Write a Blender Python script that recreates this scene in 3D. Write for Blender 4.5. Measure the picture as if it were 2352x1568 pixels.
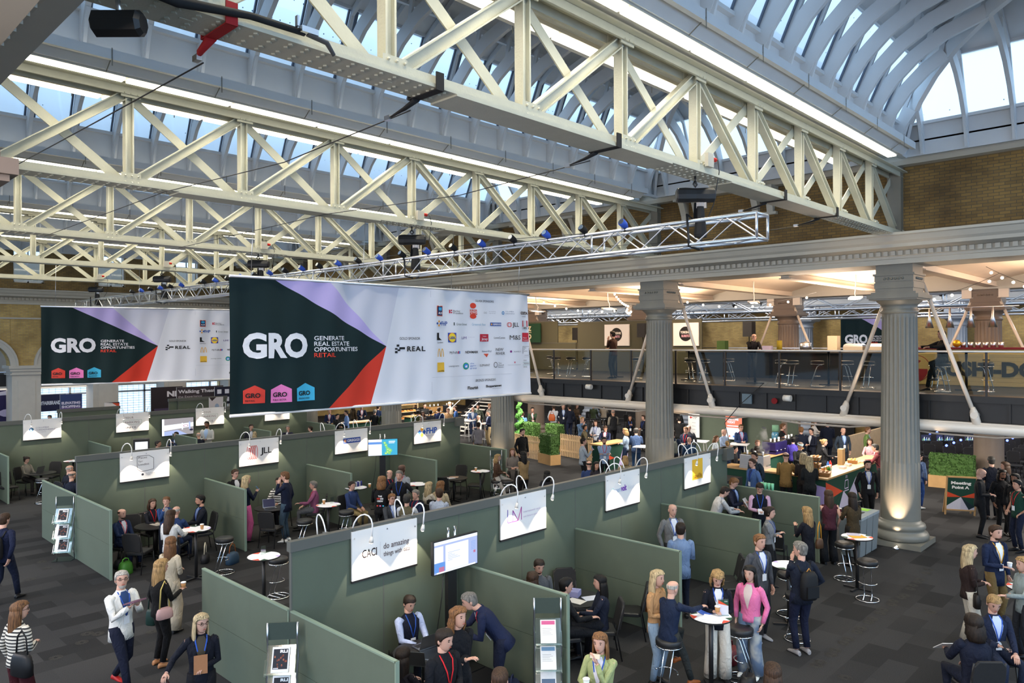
import bpy, math, random
from math import sin, cos, pi, radians, sqrt, atan2
from mathutils import Vector, Matrix
random.seed(7)
for o in list(bpy.data.objects): bpy.data.objects.remove(o)
SC = bpy.context.scene
COL = SC.collection

# ---------------- camera ----------------
CZ = 5.15                      # eye height on the near gallery
HEAD = radians(43.9)           # heading from +X (trusses run along X, colonnades along Y)
FPX = 1704.0
F0 = Vector((cos(HEAD), sin(HEAD), 0)); R0 = Vector((sin(HEAD), -cos(HEAD), 0)); Z0 = Vector((0,0,1))
ROLL = 0.0044; PIT = 0.0006
_r = R0*cos(ROLL) - Z0*sin(ROLL); _u = R0*sin(ROLL) + Z0*cos(ROLL)
_f = (F0 + _u*PIT).normalized(); _u = _r.cross(_f).normalized()
cam_d = bpy.data.cameras.new('camera'); cam = bpy.data.objects.new('camera', cam_d); COL.objects.link(cam)
cam.matrix_world = Matrix(((_r.x,_u.x,-_f.x,0),(_r.y,_u.y,-_f.y,0),(_r.z,_u.z,-_f.z,CZ),(0,0,0,1)))
cam_d.sensor_width = 36; cam_d.lens = FPX/2352*36; cam_d.clip_start = .05; cam_d.clip_end = 300
cam_d.dof.use_dof = False
SC.camera = cam

# ---------------- world: overcast daylight outside the roof lights and windows ----------------
W = bpy.data.worlds.new('sky'); SC.world = W; W.use_nodes = True
nt = W.node_tree; nt.nodes.clear()
wo = nt.nodes.new('ShaderNodeOutputWorld'); bg = nt.nodes.new('ShaderNodeBackground')
tc = nt.nodes.new('ShaderNodeTexCoord'); nz = nt.nodes.new('ShaderNodeTexNoise'); nz.inputs['Scale'].default_value = 2.2; nz.inputs['Detail'].default_value = 5
rp = nt.nodes.new('ShaderNodeValToRGB')
rp.color_ramp.elements[0].position = .35; rp.color_ramp.elements[0].color = (.34,.56,.90,1)
rp.color_ramp.elements[1].position = .65; rp.color_ramp.elements[1].color = (.62,.82,1.0,1)
nt.links.new(tc.outputs['Generated'], nz.inputs['Vector']); nt.links.new(nz.outputs['Fac'], rp.inputs['Fac'])
nt.links.new(rp.outputs['Color'], bg.inputs['Color']); bg.inputs['Strength'].default_value = 1.95
nt.links.new(bg.outputs[0], wo.inputs[0])
SC.view_settings.view_transform = 'Standard'; SC.view_settings.look = 'None'
SC.view_settings.gamma = 1; SC.view_settings.use_curve_mapping = False
SC.view_settings.exposure = 0.35

def area(name, loc, size, energy, col=(1,1,1), rot=(0,0,0), spread=180):
    l = bpy.data.lights.new(name, 'AREA'); l.shape = 'RECTANGLE'; l.size = size[0]; l.size_y = size[1]
    l.energy = energy; l.color = col; l.spread = radians(spread)
    o = bpy.data.objects.new(name, l); o.location = loc; o.rotation_euler = rot; COL.objects.link(o); return o
def spot(name, loc, target, energy, col=(1,1,1), angle=60, blend=.5, r=.03):
    l = bpy.data.lights.new(name, 'SPOT'); l.energy = energy; l.color = col; l.spot_size = radians(angle); l.spot_blend = blend; l.shadow_soft_size = r
    o = bpy.data.objects.new(name, l); o.location = loc
    o.rotation_euler = (Vector(target)-Vector(loc)).to_track_quat('-Z','Y').to_euler(); COL.objects.link(o); return o
WARM = (1,.86,.66); NEUT = (1,.96,.86)
YT = [-1.1, 6.0, 13.1, 20.2, 27.3, 34.4]           # truss lines
for yt in YT[0:]:
    for s in (-1, 1):                               # light of the fluorescent strips beside each top chord
        area('strip_light_lamp', (10.3, yt+s*.57, 9.285), (15.6, .16), 140, (1,.90,.70), spread=125)
        area('strip_light_uplight', (10.3, yt+s*.57, 9.60), (15.6, .16), 9, (1,.90,.70), rot=(pi,0,0))
for yc in (-1.1, 6, 13.15, 20.25, 27.35, 34.4):     # flood lamps under the gallery ceiling
    area('gallery_lamp', (25.4, yc+3.5, 6.85), (3.0, .5), 120, (1,.80,.60))
    area('gallery_uplamp', (25.4, yc+3.5, 6.3), (5.0, 2.5), 330, (1,.76,.56), rot=(pi,0,0))
    area('under_deck_lamp', (25.4, yc+3.5, 3.05), (4.5, 2.2), 420, (1,.90,.78))
    area('far_hall_lamp', (35.5, yc+3.5, 8.2), (4.0, 1.0), 260, (1,.95,.9))
for yy in (-3,3,10,17,24): area('near_gallery_lamp', (-2.5,yy,6.3),(3,2),280,(1,.76,.58),rot=(0,radians(-75),0))
for yc in (12, 24):
    area('left_hall_lamp', (9, 43.5, 3.0), (7, 2), 120, (1,.9,.8))

def at(px, py, Z):
    """point of the place at height Z seen at photo pixel (px,py)"""
    d = _f + _r*((px-1176)/FPX) - _u*((py-784)/FPX)
    t = (Z-CZ)/d.z
    return Vector((d.x*t, d.y*t, Z))
def onY(px, Y):
    d = _f + _r*((px-1176)/FPX); return d.x/d.y*Y
def depthpt(px, D):
    return F0*D + R0*(D*(px-1176)/FPX)

# ---------------- materials ----------------
M = {}
def mat(name, col, rough=.6, metal=0, spec=.5, noise=0, nscale=20, bump=0, bscale=60, emit=None, es=1, coat=0, trans=0):
    m = bpy.data.materials.new(name); m.use_nodes = True; n = m.node_tree; b = n.nodes['Principled BSDF']
    c = (col[0],col[1],col[2],1)
    b.inputs['Base Color'].default_value = c; b.inputs['Roughness'].default_value = rough; b.inputs['Metallic'].default_value = metal
    b.inputs['Specular IOR Level'].default_value = spec
    if coat: b.inputs['Coat Weight'].default_value = coat
    if trans: b.inputs['Transmission Weight'].default_value = trans
    if noise:
        t = n.nodes.new('ShaderNodeTexCoord'); z = n.nodes.new('ShaderNodeTexNoise'); z.inputs['Scale'].default_value = nscale; z.inputs['Detail'].default_value = 4
        mx = n.nodes.new('ShaderNodeMix'); mx.data_type = 'RGBA'
        mx.inputs['A'].default_value = tuple(max(0,v*(1-noise)) for v in col)+(1,)
        mx.inputs['B'].default_value = tuple(min(1,v*(1+noise)) for v in col)+(1,)
        n.links.new(t.outputs['Object'], z.inputs['Vector']); n.links.new(z.outputs['Fac'], mx.inputs['Factor']); n.links.new(mx.outputs['Result'], b.inputs['Base Color'])
    if bump:
        t = n.nodes.new('ShaderNodeTexCoord'); z = n.nodes.new('ShaderNodeTexNoise'); z.inputs['Scale'].default_value = bscale
        bp = n.nodes.new('ShaderNodeBump'); bp.inputs['Strength'].default_value = bump; bp.inputs['Distance'].default_value = .01
        n.links.new(t.outputs['Object'], z.inputs['Vector']); n.links.new(z.outputs['Fac'], bp.inputs['Height']); n.links.new(bp.outputs[0], b.inputs['Normal'])
    if emit:
        b.inputs['Emission Color'].default_value = (emit[0],emit[1],emit[2],1); b.inputs['Emission Strength'].default_value = es
    M[name] = m; return m
_cc = {}
def C(hexcol, rough=.75, metal=0, spec=.35):
    """plain material from an sRGB hex colour"""
    k = (hexcol, rough, metal)
    if k in _cc: return _cc[k]
    v = [int(hexcol[i:i+2],16)/255 for i in (0,2,4)]
    lin = [x/12.92 if x <= .04045 else ((x+.055)/1.055)**2.4 for x in v]
    m = mat('paint_'+hexcol+('' if metal == 0 else '_metal'), lin, rough, metal, spec, noise=.07, nscale=30); _cc[k] = m; return m

mat('truss_cream', (.52,.51,.41), .45, noise=.10, nscale=6, bump=.25, bscale=40)
mat('roof_white', (.62,.635,.65), .55, noise=.06, nscale=3)
mat('roof_frame', (.10,.13,.18), .5)
mat('trim_cream', (.50,.47,.40), .5, noise=.06, nscale=3)
mat('column_grey', (.185,.178,.15), .42, noise=.08, nscale=5, bump=.2, bscale=60)
mat('column_brown', (.20,.15,.115), .5, noise=.1, nscale=5)
mat('booth_green', (.095,.122,.088), .75, noise=.10, nscale=2.5, bump=.15, bscale=250)
mat('booth_trim', (.10,.105,.095), .45)
mat('booth_edge', (.20,.27,.21), .5)
mat('black', (.012,.012,.013), .45); mat('black_matt', (.01,.01,.011), .8, noise=.3, nscale=20)
mat('steel', (.62,.63,.66), .28, metal=1); mat('chrome', (.75,.75,.77), .08, metal=1)
mat('alu', (.72,.73,.76), .3, metal=.85)
mat('white', (.80,.80,.80), .5); mat('offwhite', (.78,.74,.68), .4)
mat('pipe_white', (.80,.69,.57), .3, coat=.3)
mat('ceiling_cream', (.72,.60,.47), .7, noise=.05, nscale=2)
mat('deck_black', (.013,.013,.014), .5, noise=.2, nscale=8)
mat('wood', (.55,.33,.14), .45, noise=.15, nscale=6); mat('wood_pale', (.66,.47,.27), .55, noise=.15, nscale=8)
mat('wicker', (.30,.16,.06), .7, noise=.4, nscale=80)
mat('leaf', (.07,.16,.03), .7, noise=.55, nscale=60)
mat('strip_emit', (1,1,1), .5, emit=(1,.93,.72), es=4.5)
mat('bulb_emit', (1,1,1), .5, emit=(1,.82,.55), es=12)
mat('lamp_emit', (1,1,1), .5, emit=(1,.86,.66), es=14)
mat('skin_a', (.56,.33,.25), .5, spec=.3); mat('skin_b', (.48,.26,.18), .5, spec=.3); mat('skin_c', (.24,.12,.075), .5, spec=.3); mat('skin_d', (.09,.045,.03), .5, spec=.3)

def glass_mat(name, tint, alpha=.85, rough=.05, wire=False, frost=0):
    m = bpy.data.materials.new(name); m.use_nodes = True; n = m.node_tree; n.nodes.clear()
    out = n.nodes.new('ShaderNodeOutputMaterial'); tr = n.nodes.new('ShaderNodeBsdfTransparent'); gl = n.nodes.new('ShaderNodeBsdfGlossy'); mx = n.nodes.new('ShaderNodeMixShader')
    tr.inputs['Color'].default_value = tint+(1,); gl.inputs['Roughness'].default_value = rough; gl.inputs['Color'].default_value = (1,1,1,1)
    mx.inputs[0].default_value = 1-alpha
    n.links.new(tr.outputs[0], mx.inputs[1]); n.links.new(gl.outputs[0], mx.inputs[2])
    last = mx
    if frost:
        df = n.nodes.new('ShaderNodeBsdfTranslucent'); df.inputs['Color'].default_value = (.88,.95,1,1); m2 = n.nodes.new('ShaderNodeMixShader'); m2.inputs[0].default_value = frost
        n.links.new(last.outputs[0], m2.inputs[1]); n.links.new(df.outputs[0], m2.inputs[2]); last = m2
    if wire:      # patent glazing with a wire grid and small fixing dots
        t = n.nodes.new('ShaderNodeTexCoord'); v = n.nodes.new('ShaderNodeTexVoronoi'); v.inputs['Scale'].default_value = 5.5; v.inputs['Randomness'].default_value = .15
        cr = n.nodes.new('ShaderNodeMath'); cr.operation = 'LESS_THAN'; cr.inputs[1].default_value = .07
        n.links.new(t.outputs['Object'], v.inputs['Vector']); n.links.new(v.outputs['Distance'], cr.inputs[0])
        dk = n.nodes.new('ShaderNodeBsdfDiffuse'); dk.inputs['Color'].default_value = (.12,.2,.3,1); m3 = n.nodes.new('ShaderNodeMixShader')
        n.links.new(cr.outputs[0], m3.inputs[0]); n.links.new(last.outputs[0], m3.inputs[1]); n.links.new(dk.outputs[0], m3.inputs[2]); last = m3
    n.links.new(last.outputs[0], out.inputs[0]); M[name] = m; return m
glass_mat('roof_glass', (.93,.97,1), .93, wire=True, frost=.86); glass_mat('rail_glass', (.72,.75,.73), .988); glass_mat('window_glass', (.93,.97,1), .92); glass_mat('clear_plastic', (.82,.9,.88), .78, rough=.1)

def brick_mat(name, c1, c2, mortar, sc=1.0):
    m = bpy.data.materials.new(name); m.use_nodes = True; n = m.node_tree; b = n.nodes['Principled BSDF']; b.inputs['Roughness'].default_value = .85
    t = n.nodes.new('ShaderNodeTexCoord'); g = n.nodes.new('ShaderNodeNewGeometry'); sx = n.nodes.new('ShaderNodeSeparateXYZ'); sn = n.nodes.new('ShaderNodeSeparateXYZ')
    ab = n.nodes.new('ShaderNodeMath'); ab.operation = 'ABSOLUTE'; gt = n.nodes.new('ShaderNodeMath'); gt.operation = 'GREATER_THAN'; gt.inputs[1].default_value = .5
    mxu = n.nodes.new('ShaderNodeMix'); mxu.data_type = 'FLOAT'; cb = n.nodes.new('ShaderNodeCombineXYZ'); br = n.nodes.new('ShaderNodeTexBrick')
    n.links.new(t.outputs['Object'], sx.inputs[0]); n.links.new(g.outputs['Normal'], sn.inputs[0]); n.links.new(sn.outputs['X'], ab.inputs[0]); n.links.new(ab.outputs[0], gt.inputs[0])
    n.links.new(gt.outputs[0], mxu.inputs['Factor']); n.links.new(sx.outputs['X'], mxu.inputs['A']); n.links.new(sx.outputs['Y'], mxu.inputs['B'])
    n.links.new(mxu.outputs['Result'], cb.inputs['X']); n.links.new(sx.outputs['Z'], cb.inputs['Y']); n.links.new(cb.outputs[0], br.inputs['Vector'])
    br.inputs['Scale'].default_value = 1; br.inputs['Brick Width'].default_value = .225*sc; br.inputs['Row Height'].default_value = .075*sc; br.inputs['Mortar Size'].default_value = .007*sc
    br.inputs['Color1'].default_value = c1+(1,); br.inputs['Color2'].default_value = c2+(1,); br.inputs['Mortar'].default_value = mortar+(1,); br.inputs['Bias'].default_value = -.2
    z = n.nodes.new('ShaderNodeTexNoise'); z.inputs['Scale'].default_value = .9; z.inputs['Detail'].default_value = 6; mm = n.nodes.new('ShaderNodeMix'); mm.data_type = 'RGBA'; mm.blend_type = 'MULTIPLY'; mm.inputs['Factor'].default_value = .75
    rr = n.nodes.new('ShaderNodeValToRGB'); rr.color_ramp.elements[0].position = .3; rr.color_ramp.elements[0].color = (.28,.26,.25,1); rr.color_ramp.elements[1].position = .66
    n.links.new(t.outputs['Object'], z.inputs['Vector']); n.links.new(z.outputs['Fac'], rr.inputs['Fac'])
    n.links.new(br.outputs['Color'], mm.inputs['A']); n.links.new(rr.outputs['Color'], mm.inputs['B']); n.links.new(mm.outputs['Result'], b.inputs['Base Color']); M[name] = m
brick_mat('brick', (.33,.20,.06), (.21,.13,.045), (.13,.10,.06)); brick_mat('brick_bright', (.66,.46,.16), (.52,.34,.12), (.42,.34,.2))

def carpet_mat():
    m = bpy.data.materials.new('carpet'); m.use_nodes = True; n = m.node_tree; b = n.nodes['Principled BSDF']; b.inputs['Roughness'].default_value = .95; b.inputs['Specular IOR Level'].default_value = .15
    t = n.nodes.new('ShaderNodeTexCoord'); mp = n.nodes.new('ShaderNodeMapping'); br = n.nodes.new('ShaderNodeTexBrick')
    n.links.new(t.outputs['Object'], mp.inputs['Vector']); n.links.new(mp.outputs[0], br.inputs['Vector']); mp.inputs['Location'].default_value = (.2,.1,0)
    br.inputs['Scale'].default_value = 1; br.inputs['Brick Width'].default_value = .9; br.inputs['Row Height'].default_value = .45; br.inputs['Mortar Size'].default_value = 0; br.offset = .5
    br.inputs['Color1'].default_value = (.011,.011,.012,1); br.inputs['Color2'].default_value = (.043,.043,.045,1); br.inputs['Mortar'].default_value = (.04,.04,.04,1); br.inputs['Bias'].default_value = .25
    v = n.nodes.new('ShaderNodeTexNoise'); v.inputs['Scale'].default_value = 90; v.inputs['Detail'].default_value = 6; mx = n.nodes.new('ShaderNodeMix'); mx.data_type = 'RGBA'; mx.blend_type = 'MULTIPLY'; mx.inputs['Factor'].default_value = .6
    rr = n.nodes.new('ShaderNodeValToRGB'); rr.color_ramp.elements[0].position = .35; rr.color_ramp.elements[0].color = (.4,.4,.4,1); rr.color_ramp.elements[1].position = .6
    n.links.new(t.outputs['Object'], v.inputs['Vector']); n.links.new(v.outputs['Fac'], rr.inputs['Fac']); n.links.new(br.outputs['Color'], mx.inputs['A']); n.links.new(rr.outputs['Color'], mx.inputs['B']); n.links.new(mx.outputs['Result'], b.inputs['Base Color'])
    bp = n.nodes.new('ShaderNodeBump'); bp.inputs['Strength'].default_value = .4; bp.inputs['Distance'].default_value = .005; n.links.new(v.outputs['Fac'], bp.inputs['Height']); n.links.new(bp.outputs[0], b.inputs['Normal']); M['carpet'] = m
carpet_mat()

# ---------------- mesh builder ----------------
class MB:
    def __init__(s): s.v=[]; s.f=[]; s.m=[]; s.s=[]; s.mi=0
    def face(s, idx, sm=False): s.f.append(tuple(idx)); s.m.append(s.mi); s.s.append(sm)
    def quad(s, a,b,c,d, sm=False):
        n=len(s.v); s.v += [Vector(a),Vector(b),Vector(c),Vector(d)]; s.face((n,n+1,n+2,n+3), sm)
    def hexa(s, p):           # 8 points: bottom 0-3, top 4-7
        n=len(s.v); s.v += [Vector(q) for q in p]
        for q in ((3,2,1,0),(4,5,6,7),(0,1,5,4),(1,2,6,5),(2,3,7,6),(3,0,4,7)): s.face([n+i for i in q])
        return s
    def box(s, c, d, rz=0, R=None):
        hx,hy,hz = d[0]/2,d[1]/2,d[2]/2; P=[]
        for z in (-hz,hz):
            for x,y in ((-hx,-hy),(hx,-hy),(hx,hy),(-hx,hy)):
                q = Vector((x,y,z))
                if R is not None: q = R @ q
                elif rz: q = Vector((x*cos(rz)-y*sin(rz), x*sin(rz)+y*cos(rz), z))
                P.append(Vector(c)+q)
        return s.hexa(P)
    def bb(s, a, b):          # box between two corners
        return s.box([(a[i]+b[i])/2 for i in range(3)], [abs(b[i]-a[i]) for i in range(3)])
    def bar(s, a, b, w, h, up=(0,0,1)):
        a=Vector(a); b=Vector(b); d=(b-a).normalized(); up=Vector(up); x=d.cross(up)
        if x.length<1e-4: x=d.cross(Vector((0,1,0)))
        x.normalize(); y=x.cross(d).normalized()
        P=[p+x*sx*w/2+y*sy*h/2 for p in (a,b) for sx,sy in ((-1,-1),(1,-1),(1,1),(-1,1))]
        return s.hexa(P)
    def rings(s, R, closed=True, caps=True, sm=True):
        n0=len(s.v); k=len(R[0])
        for r in R: s.v += [Vector(p) for p in r]
        for i in range(len(R)-1):
            for j in range(k if closed else k-1):
                a=n0+i*k+j; b=n0+i*k+(j+1)%k; s.face((a,b,b+k,a+k), sm)
        if caps and closed:
            s.face([n0+j for j in range(k)][::-1]); s.face([n0+(len(R)-1)*k+j for j in range(k)])
        return s
    def tube(s, pts, r, n=8, caps=True, flat=1.0):
        pts=[Vector(p) for p in pts]; R=[]; rr = r if isinstance(r,(list,tuple)) else [r]*len(pts); prev=None
        for i,p in enumerate(pts):
            d = (pts[min(i+1,len(pts)-1)]-pts[max(i-1,0)])
            if d.length<1e-6: d=Vector((0,0,1))
            d.normalize()
            if prev is None:
                x = d.cross(Vector((0,0,1)));
                if x.length<1e-3: x = d.cross(Vector((0,1,0)))
            else: x = prev - d*prev.dot(d)
            if x.length<1e-6: x=Vector((1,0,0))
            x.normalize(); prev=x; y=d.cross(x)
            R.append([p+(x*cos(2*pi*j/n)+y*sin(2*pi*j/n)*flat)*rr[i] for j in range(n)])
        return s.rings(R, caps=caps)
    def lathe(s, prof, c=(0,0,0), n=20, caps=True, sm=True):
        return s.rings([[(c[0]+r*cos(2*pi*j/n), c[1]+r*sin(2*pi*j/n), c[2]+z) for j in range(n)] for r,z in prof], caps=caps, sm=sm)
    def prism(s, poly, f0, f1, sm=False):   # poly: 2D points, f(p,0/1)->3D
        n=len(s.v); k=len(poly)
        s.v += [Vector(f0(p)) for p in poly]+[Vector(f1(p)) for p in poly]
        for i in range(k): j=(i+1)%k; s.face((n+i,n+j,n+k+j,n+k+i), sm)
        s.face([n+i for i in range(k)][::-1]); s.face([n+k+i for i in range(k)])
        return s
    def sphere(s, c, r, n=10, m=7):
        r = r if isinstance(r,(tuple,list)) else (r,r,r)
        return s.rings([[(c[0]+r[0]*sin(pi*i/m)*cos(2*pi*j/n), c[1]+r[1]*sin(pi*i/m)*sin(2*pi*j/n), c[2]-r[2]*cos(pi*i/m)) for j in range(n)] for i in range(m+1)], caps=False)
    def xf(s, Mx, n0=0):
        for i in range(n0, len(s.v)): s.v[i] = Mx @ s.v[i]
        return s
    def mesh(s, name, mats):
        me = bpy.data.meshes.new(name); me.from_pydata([tuple(v) for v in s.v], [], s.f)
        for m_ in (mats if isinstance(mats,(list,tuple)) else [mats]): me.materials.append(M[m_] if isinstance(m_,str) else m_)
        me.polygons.foreach_set('material_index', s.m); me.polygons.foreach_set('use_smooth', s.s); me.update(); return me
    def build(s, name, mats, parent=None, org=None):
        """link as ONE object; with a parent the points are in the parent's frame, or the world's if the parent is plain-placed and org given"""
        if parent is not None:
            if org is not None:
                o3 = Vector(org); s.v = [v-o3 for v in s.v]
            me = s.mesh(name, mats); o = bpy.data.objects.new(name, me); COL.objects.link(o); o.parent = parent; return o
        if org is None:
            xs=[v.x for v in s.v]; ys=[v.y for v in s.v]; zs=[v.z for v in s.v]
            org = Vector(((min(xs)+max(xs))/2,(min(ys)+max(ys))/2,min(zs)))
        else: org = Vector(org)
        s.v = [v-org for v in s.v]
        me = s.mesh(name, mats); o = bpy.data.objects.new(name, me); o.location = org; COL.objects.link(o); return o
def tag(o, label=None, cat=None, group=None, kind=None):
    if label: o['label']=label
    if cat: o['category']=cat
    if group: o['group']=group
    if kind: o['kind']=kind
    return o
def empty(name, loc, rz=0, label=None, cat=None, group=None, kind=None):
    o = bpy.data.objects.new(name, None); o.empty_display_size=.1; COL.objects.link(o); o.location = loc; o.rotation_euler=(0,0,rz); return tag(o,label,cat,group,kind)
def kids(o): return [c for c in bpy.data.objects if c.parent is o]
_kidcache = {}
def copy_tree(o, parent=None, ch=None):
    c = o.copy(); COL.objects.link(c)
    if parent is not None: c.parent = parent
    if o.name not in _kidcache: _kidcache[o.name] = [k for k in o.children]
    for k in _kidcache[o.name]: copy_tree(k, c)
    return c
def place(proto, used, loc, rz=0, label=None, cat=None, group=None):
    """first call moves the prototype itself, later ones copy it"""
    o = proto if not used else copy_tree(proto)
    used.append(1); o.location = loc; o.rotation_euler = (0,0,rz)
    return tag(o, label, cat, group)

# =============== SETTING ===============
fl = MB(); fl.bb((-12,-12,-.1),(42,46,0)); tag(fl.build('floor','carpet',org=(0,0,0)), kind='structure')
# --- entablature profile (x towards the hall is negative), z absolute
ENT = [(.75,7.05),(-.55,7.05),(-.55,7.17),(-.58,7.18),(-.58,7.24),(-.62,7.25),(-.62,7.36),(-.72,7.38),(-.98,7.42),(-1.0,7.5),(-1.06,7.56),(-1.12,7.68),(-1.16,7.70),(-1.16,7.76),(.75,7.76)]
def entabl(name, mapf, a, b, side, step=.17):
    m = MB(); m.prism(ENT, lambda p: mapf(p[0],a,p[1]), lambda p: mapf(p[0],b,p[1]))
    o = m.build(name,'trim_cream'); tag(o, kind='structure')
    d = MB(); n = int((b-a)/step)
    for i in range(n):
        t = a+(i+.5)*step
        P=[]
        for z in (7.25,7.36):
            for x,y in ((-.61,t-.05),(-.69,t-.05),(-.69,t+.05),(-.61,t+.05)): P.append(mapf(x,y,z))
        d.hexa(P)
    d.build('dentil_course','trim_cream',o,o.location)
    return o
entabl('trim_1', lambda x,t,z:(20.5+x,t,z), -4, 41.5, 'right')
entabl('trim_2', lambda x,t,z:(.6-x,t,z), -2, 41.5, 'left')
entabl('trim_3', lambda x,t,z:(t,42.1+x,z), -4, 20.6, 'far')
# --- brick walls above the entablature
b = MB(); b.bb((20.3,-4,7.76),(20.9,41.5,9.55)); tag(b.build('wall_right','brick'), kind='structure')
b = MB(); b.bb((.2,-2,7.76),(.8,41.5,9.55)); tag(b.build('wall_left','brick'), kind='structure')
# cornice band under the hipped roof ends, with brackets
for X,s,nm in ((20.3,-1,'trim_4'),(.8,1,'trim_5')):
    m = MB(); m.prism([(0,9.5),(.28*s,9.5),(.34*s,9.6),(.34*s,9.72),(.42*s,9.80),(.42*s,9.9),(.6*s,9.93),(.6*s,9.97),(0,9.97)], lambda p:(X+p[0],-4 if s<0 else -2,p[1]), lambda p:(X+p[0],41.5,p[1]))
    tag(m.build(nm,'trim_cream'), kind='structure')
def bracket(x,y):
    r = empty('wall_bracket',(x,y,8.75),0,None,'bracket')
    for dy in (-.22,.22):
        m = MB(); m.prism([(0,0),(-.12,0),(-.16,.2),(-.30,.5),(-.40,.66),(0,.66)], lambda p:(x+p[0],y+dy-.09,8.8+p[1]), lambda p:(x+p[0],y+dy+.09,8.8+p[1]))
        m.build('scroll','trim_cream',r,r.location)
    m = MB(); m.bb((x-.46,y-.42,9.42),(x+.02,y+.42,9.5)); m.bb((x-.14,y-.4,8.72),(x+.02,y+.4,8.80)); m.build('shelf','trim_cream',r,r.location)
    return r
for i,(yb) in enumerate((2.4,9.5,11.8,16.6,18.8,23.7,30.8)):
    o = bracket(20.3,yb); tag(o, ['stone bracket on the brick wall at the far right, under the roof cornice','stone bracket high on the brick wall between the first and second trusses','stone bracket high on the brick wall just before the second truss end','stone bracket high on the brick wall beyond the second truss end','stone bracket on the brick wall just before the third truss end','stone bracket on the brick wall beyond the third truss','stone bracket on the brick wall beyond the fourth truss'][i],'bracket','cornice brackets on the brick wall')
# far wall over the entablature with tall windows
m = MB(); xs = [-4]
wins = [(4.4,5.7),(9.0,10.3),(12.7,14.0),(16.6,17.9)]
prev=-6
for a_,b_ in wins:
    m.bb((prev,41.6,7.76),(a_,42.2,12.5)); m.bb((a_,41.6,10.6),(b_,42.2,12.5)); m.bb((a_,41.6,7.76),(b_,42.2,8.1)); prev=b_
m.bb((prev,41.6,7.76),(20.6,42.2,12.5)); tag(m.build('wall_far','brick'), kind='structure')
for i,(a_,b_) in enumerate(wins):
    m = MB()
    for x in (a_+.04,(a_+b_)/2,b_-.04): m.bb((x-.035,41.8,8.1),(x+.035,41.86,10.6))
    for z in (8.14,9.35,10.56): m.bb((a_,41.8,z-.04),(b_,41.86,z+.04))
    w = m.build('window_%d'%(i+1),'white'); tag(w, kind='structure')
    m = MB(); m.quad((a_,41.83,8.1),(b_,41.83,8.1),(b_,41.83,10.6),(a_,41.83,10.6)); m.build('pane','window_glass',w,w.location)

# =============== columns ===============
def column_mesh(cx, cy, flute_from=2.05, n=24):
    parts = {}
    m = MB(); m.bb((cx-.64,cy-.64,0),(cx+.64,cy+.64,.13)); parts['plinth'] = m
    m = MB(); m.lathe([(.60,.13),(.64,.17),(.65,.24),(.62,.31),(.56,.34),(.54,.37),(.56,.40),(.58,.45),(.56,.52),(.51,.55),(.475,.58),(.46,.62)],(cx,cy,0),40); parts['base'] = m
    m = MB(); R=[]
    def ring(z,r,fl):
        pts=[]
        for k in range(n):
            for q,dr in ((0,0),(.22,0),(.36,-.025),(.5,-.036),(.78,-.025),(.92,0)):
                th=2*pi*(k+q)/n; rr=r+dr*fl; pts.append((cx+rr*cos(th),cy+rr*sin(th),z))
        return pts
    for z,r,fl_ in ((.6,.46,0),(1.2,.458,0),(flute_from,.452,0),(flute_from+.05,.452,1),(3.6,.435,1),(5.70,.405,1),(5.76,.405,0),(5.86,.40,0)): R.append(ring(z,r,fl_))
    m.rings(R, caps=False); parts['shaft'] = m
    m = MB(); m.lathe([(.40,5.82),(.44,5.84),(.44,5.90),(.41,5.92),(.41,6.02),(.46,6.08),(.53,6.14),(.56,6.18)],(cx,cy,0),32)
    for a_,z0,z1 in ((.56,6.16,6.20),(.60,6.20,6.30),(.52,6.30,6.36),(.44,6.36,6.46),(.46,6.46,6.60),(.44,6.60,6.63),(.455,6.63,6.78),(.485,6.78,6.83),(.43,6.83,7.05)): m.bb((cx-a_,cy-a_,z0),(cx+a_,cy+a_,z1))
    for sx,sy in ((-1,0),(0,-1),(1,0),(0,1)):
        for k in range(6):
            t=(k-2.5)*.085
            m.sphere((cx+sx*.465+(t if sx==0 else 0), cy+sy*.465+(t if sy==0 else 0),6.70),.032,6,4)
    parts['capital'] = m
    return parts
CN = ['nearest','second','third','fourth','fifth','sixth']
for i,yc in enumerate((6,13.15,20.25,27.35,34.45)):
    lab = ['grey fluted iron column lit warm at its foot, nearest of the right row','grey fluted column behind the booth signed with a yellow square','grey fluted column standing by the hedges and picket fence','grey column rising behind the far end of the middle booth row','far grey column hidden behind the big banner'][i]
    r = empty('iron_column',(20.5,yc,0),0,lab,'column','columns of the right row')
    for k,m in column_mesh(20.5,yc).items(): m.build(k,'column_grey',r,r.location)
for i,yc in enumerate((6,13.15,20.25,27.35)):
    lab=['dark brown fluted column behind the tie rods at the right edge','brown fluted column behind the man leaning on the counter','brown column behind the bulb lights and upper booth wall','brown column on the far gallery behind the big banner'][i]
    r = empty('iron_column',(30.3,yc,0),0,lab,'column','columns behind the gallery deck')
    for k,m in column_mesh(30.3,yc,3.9,20).items(): m.build(k,'column_brown' ,r,r.location) if k!='plinth' else m.build(k,'column_grey',r,r.location)
r = empty('iron_column',(.6,6,0),0,'dark column capital cut by the left edge of the photo','column')
for k,m in column_mesh(.6,6).items(): m.build(k,'column_brown',r,r.location)
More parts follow.
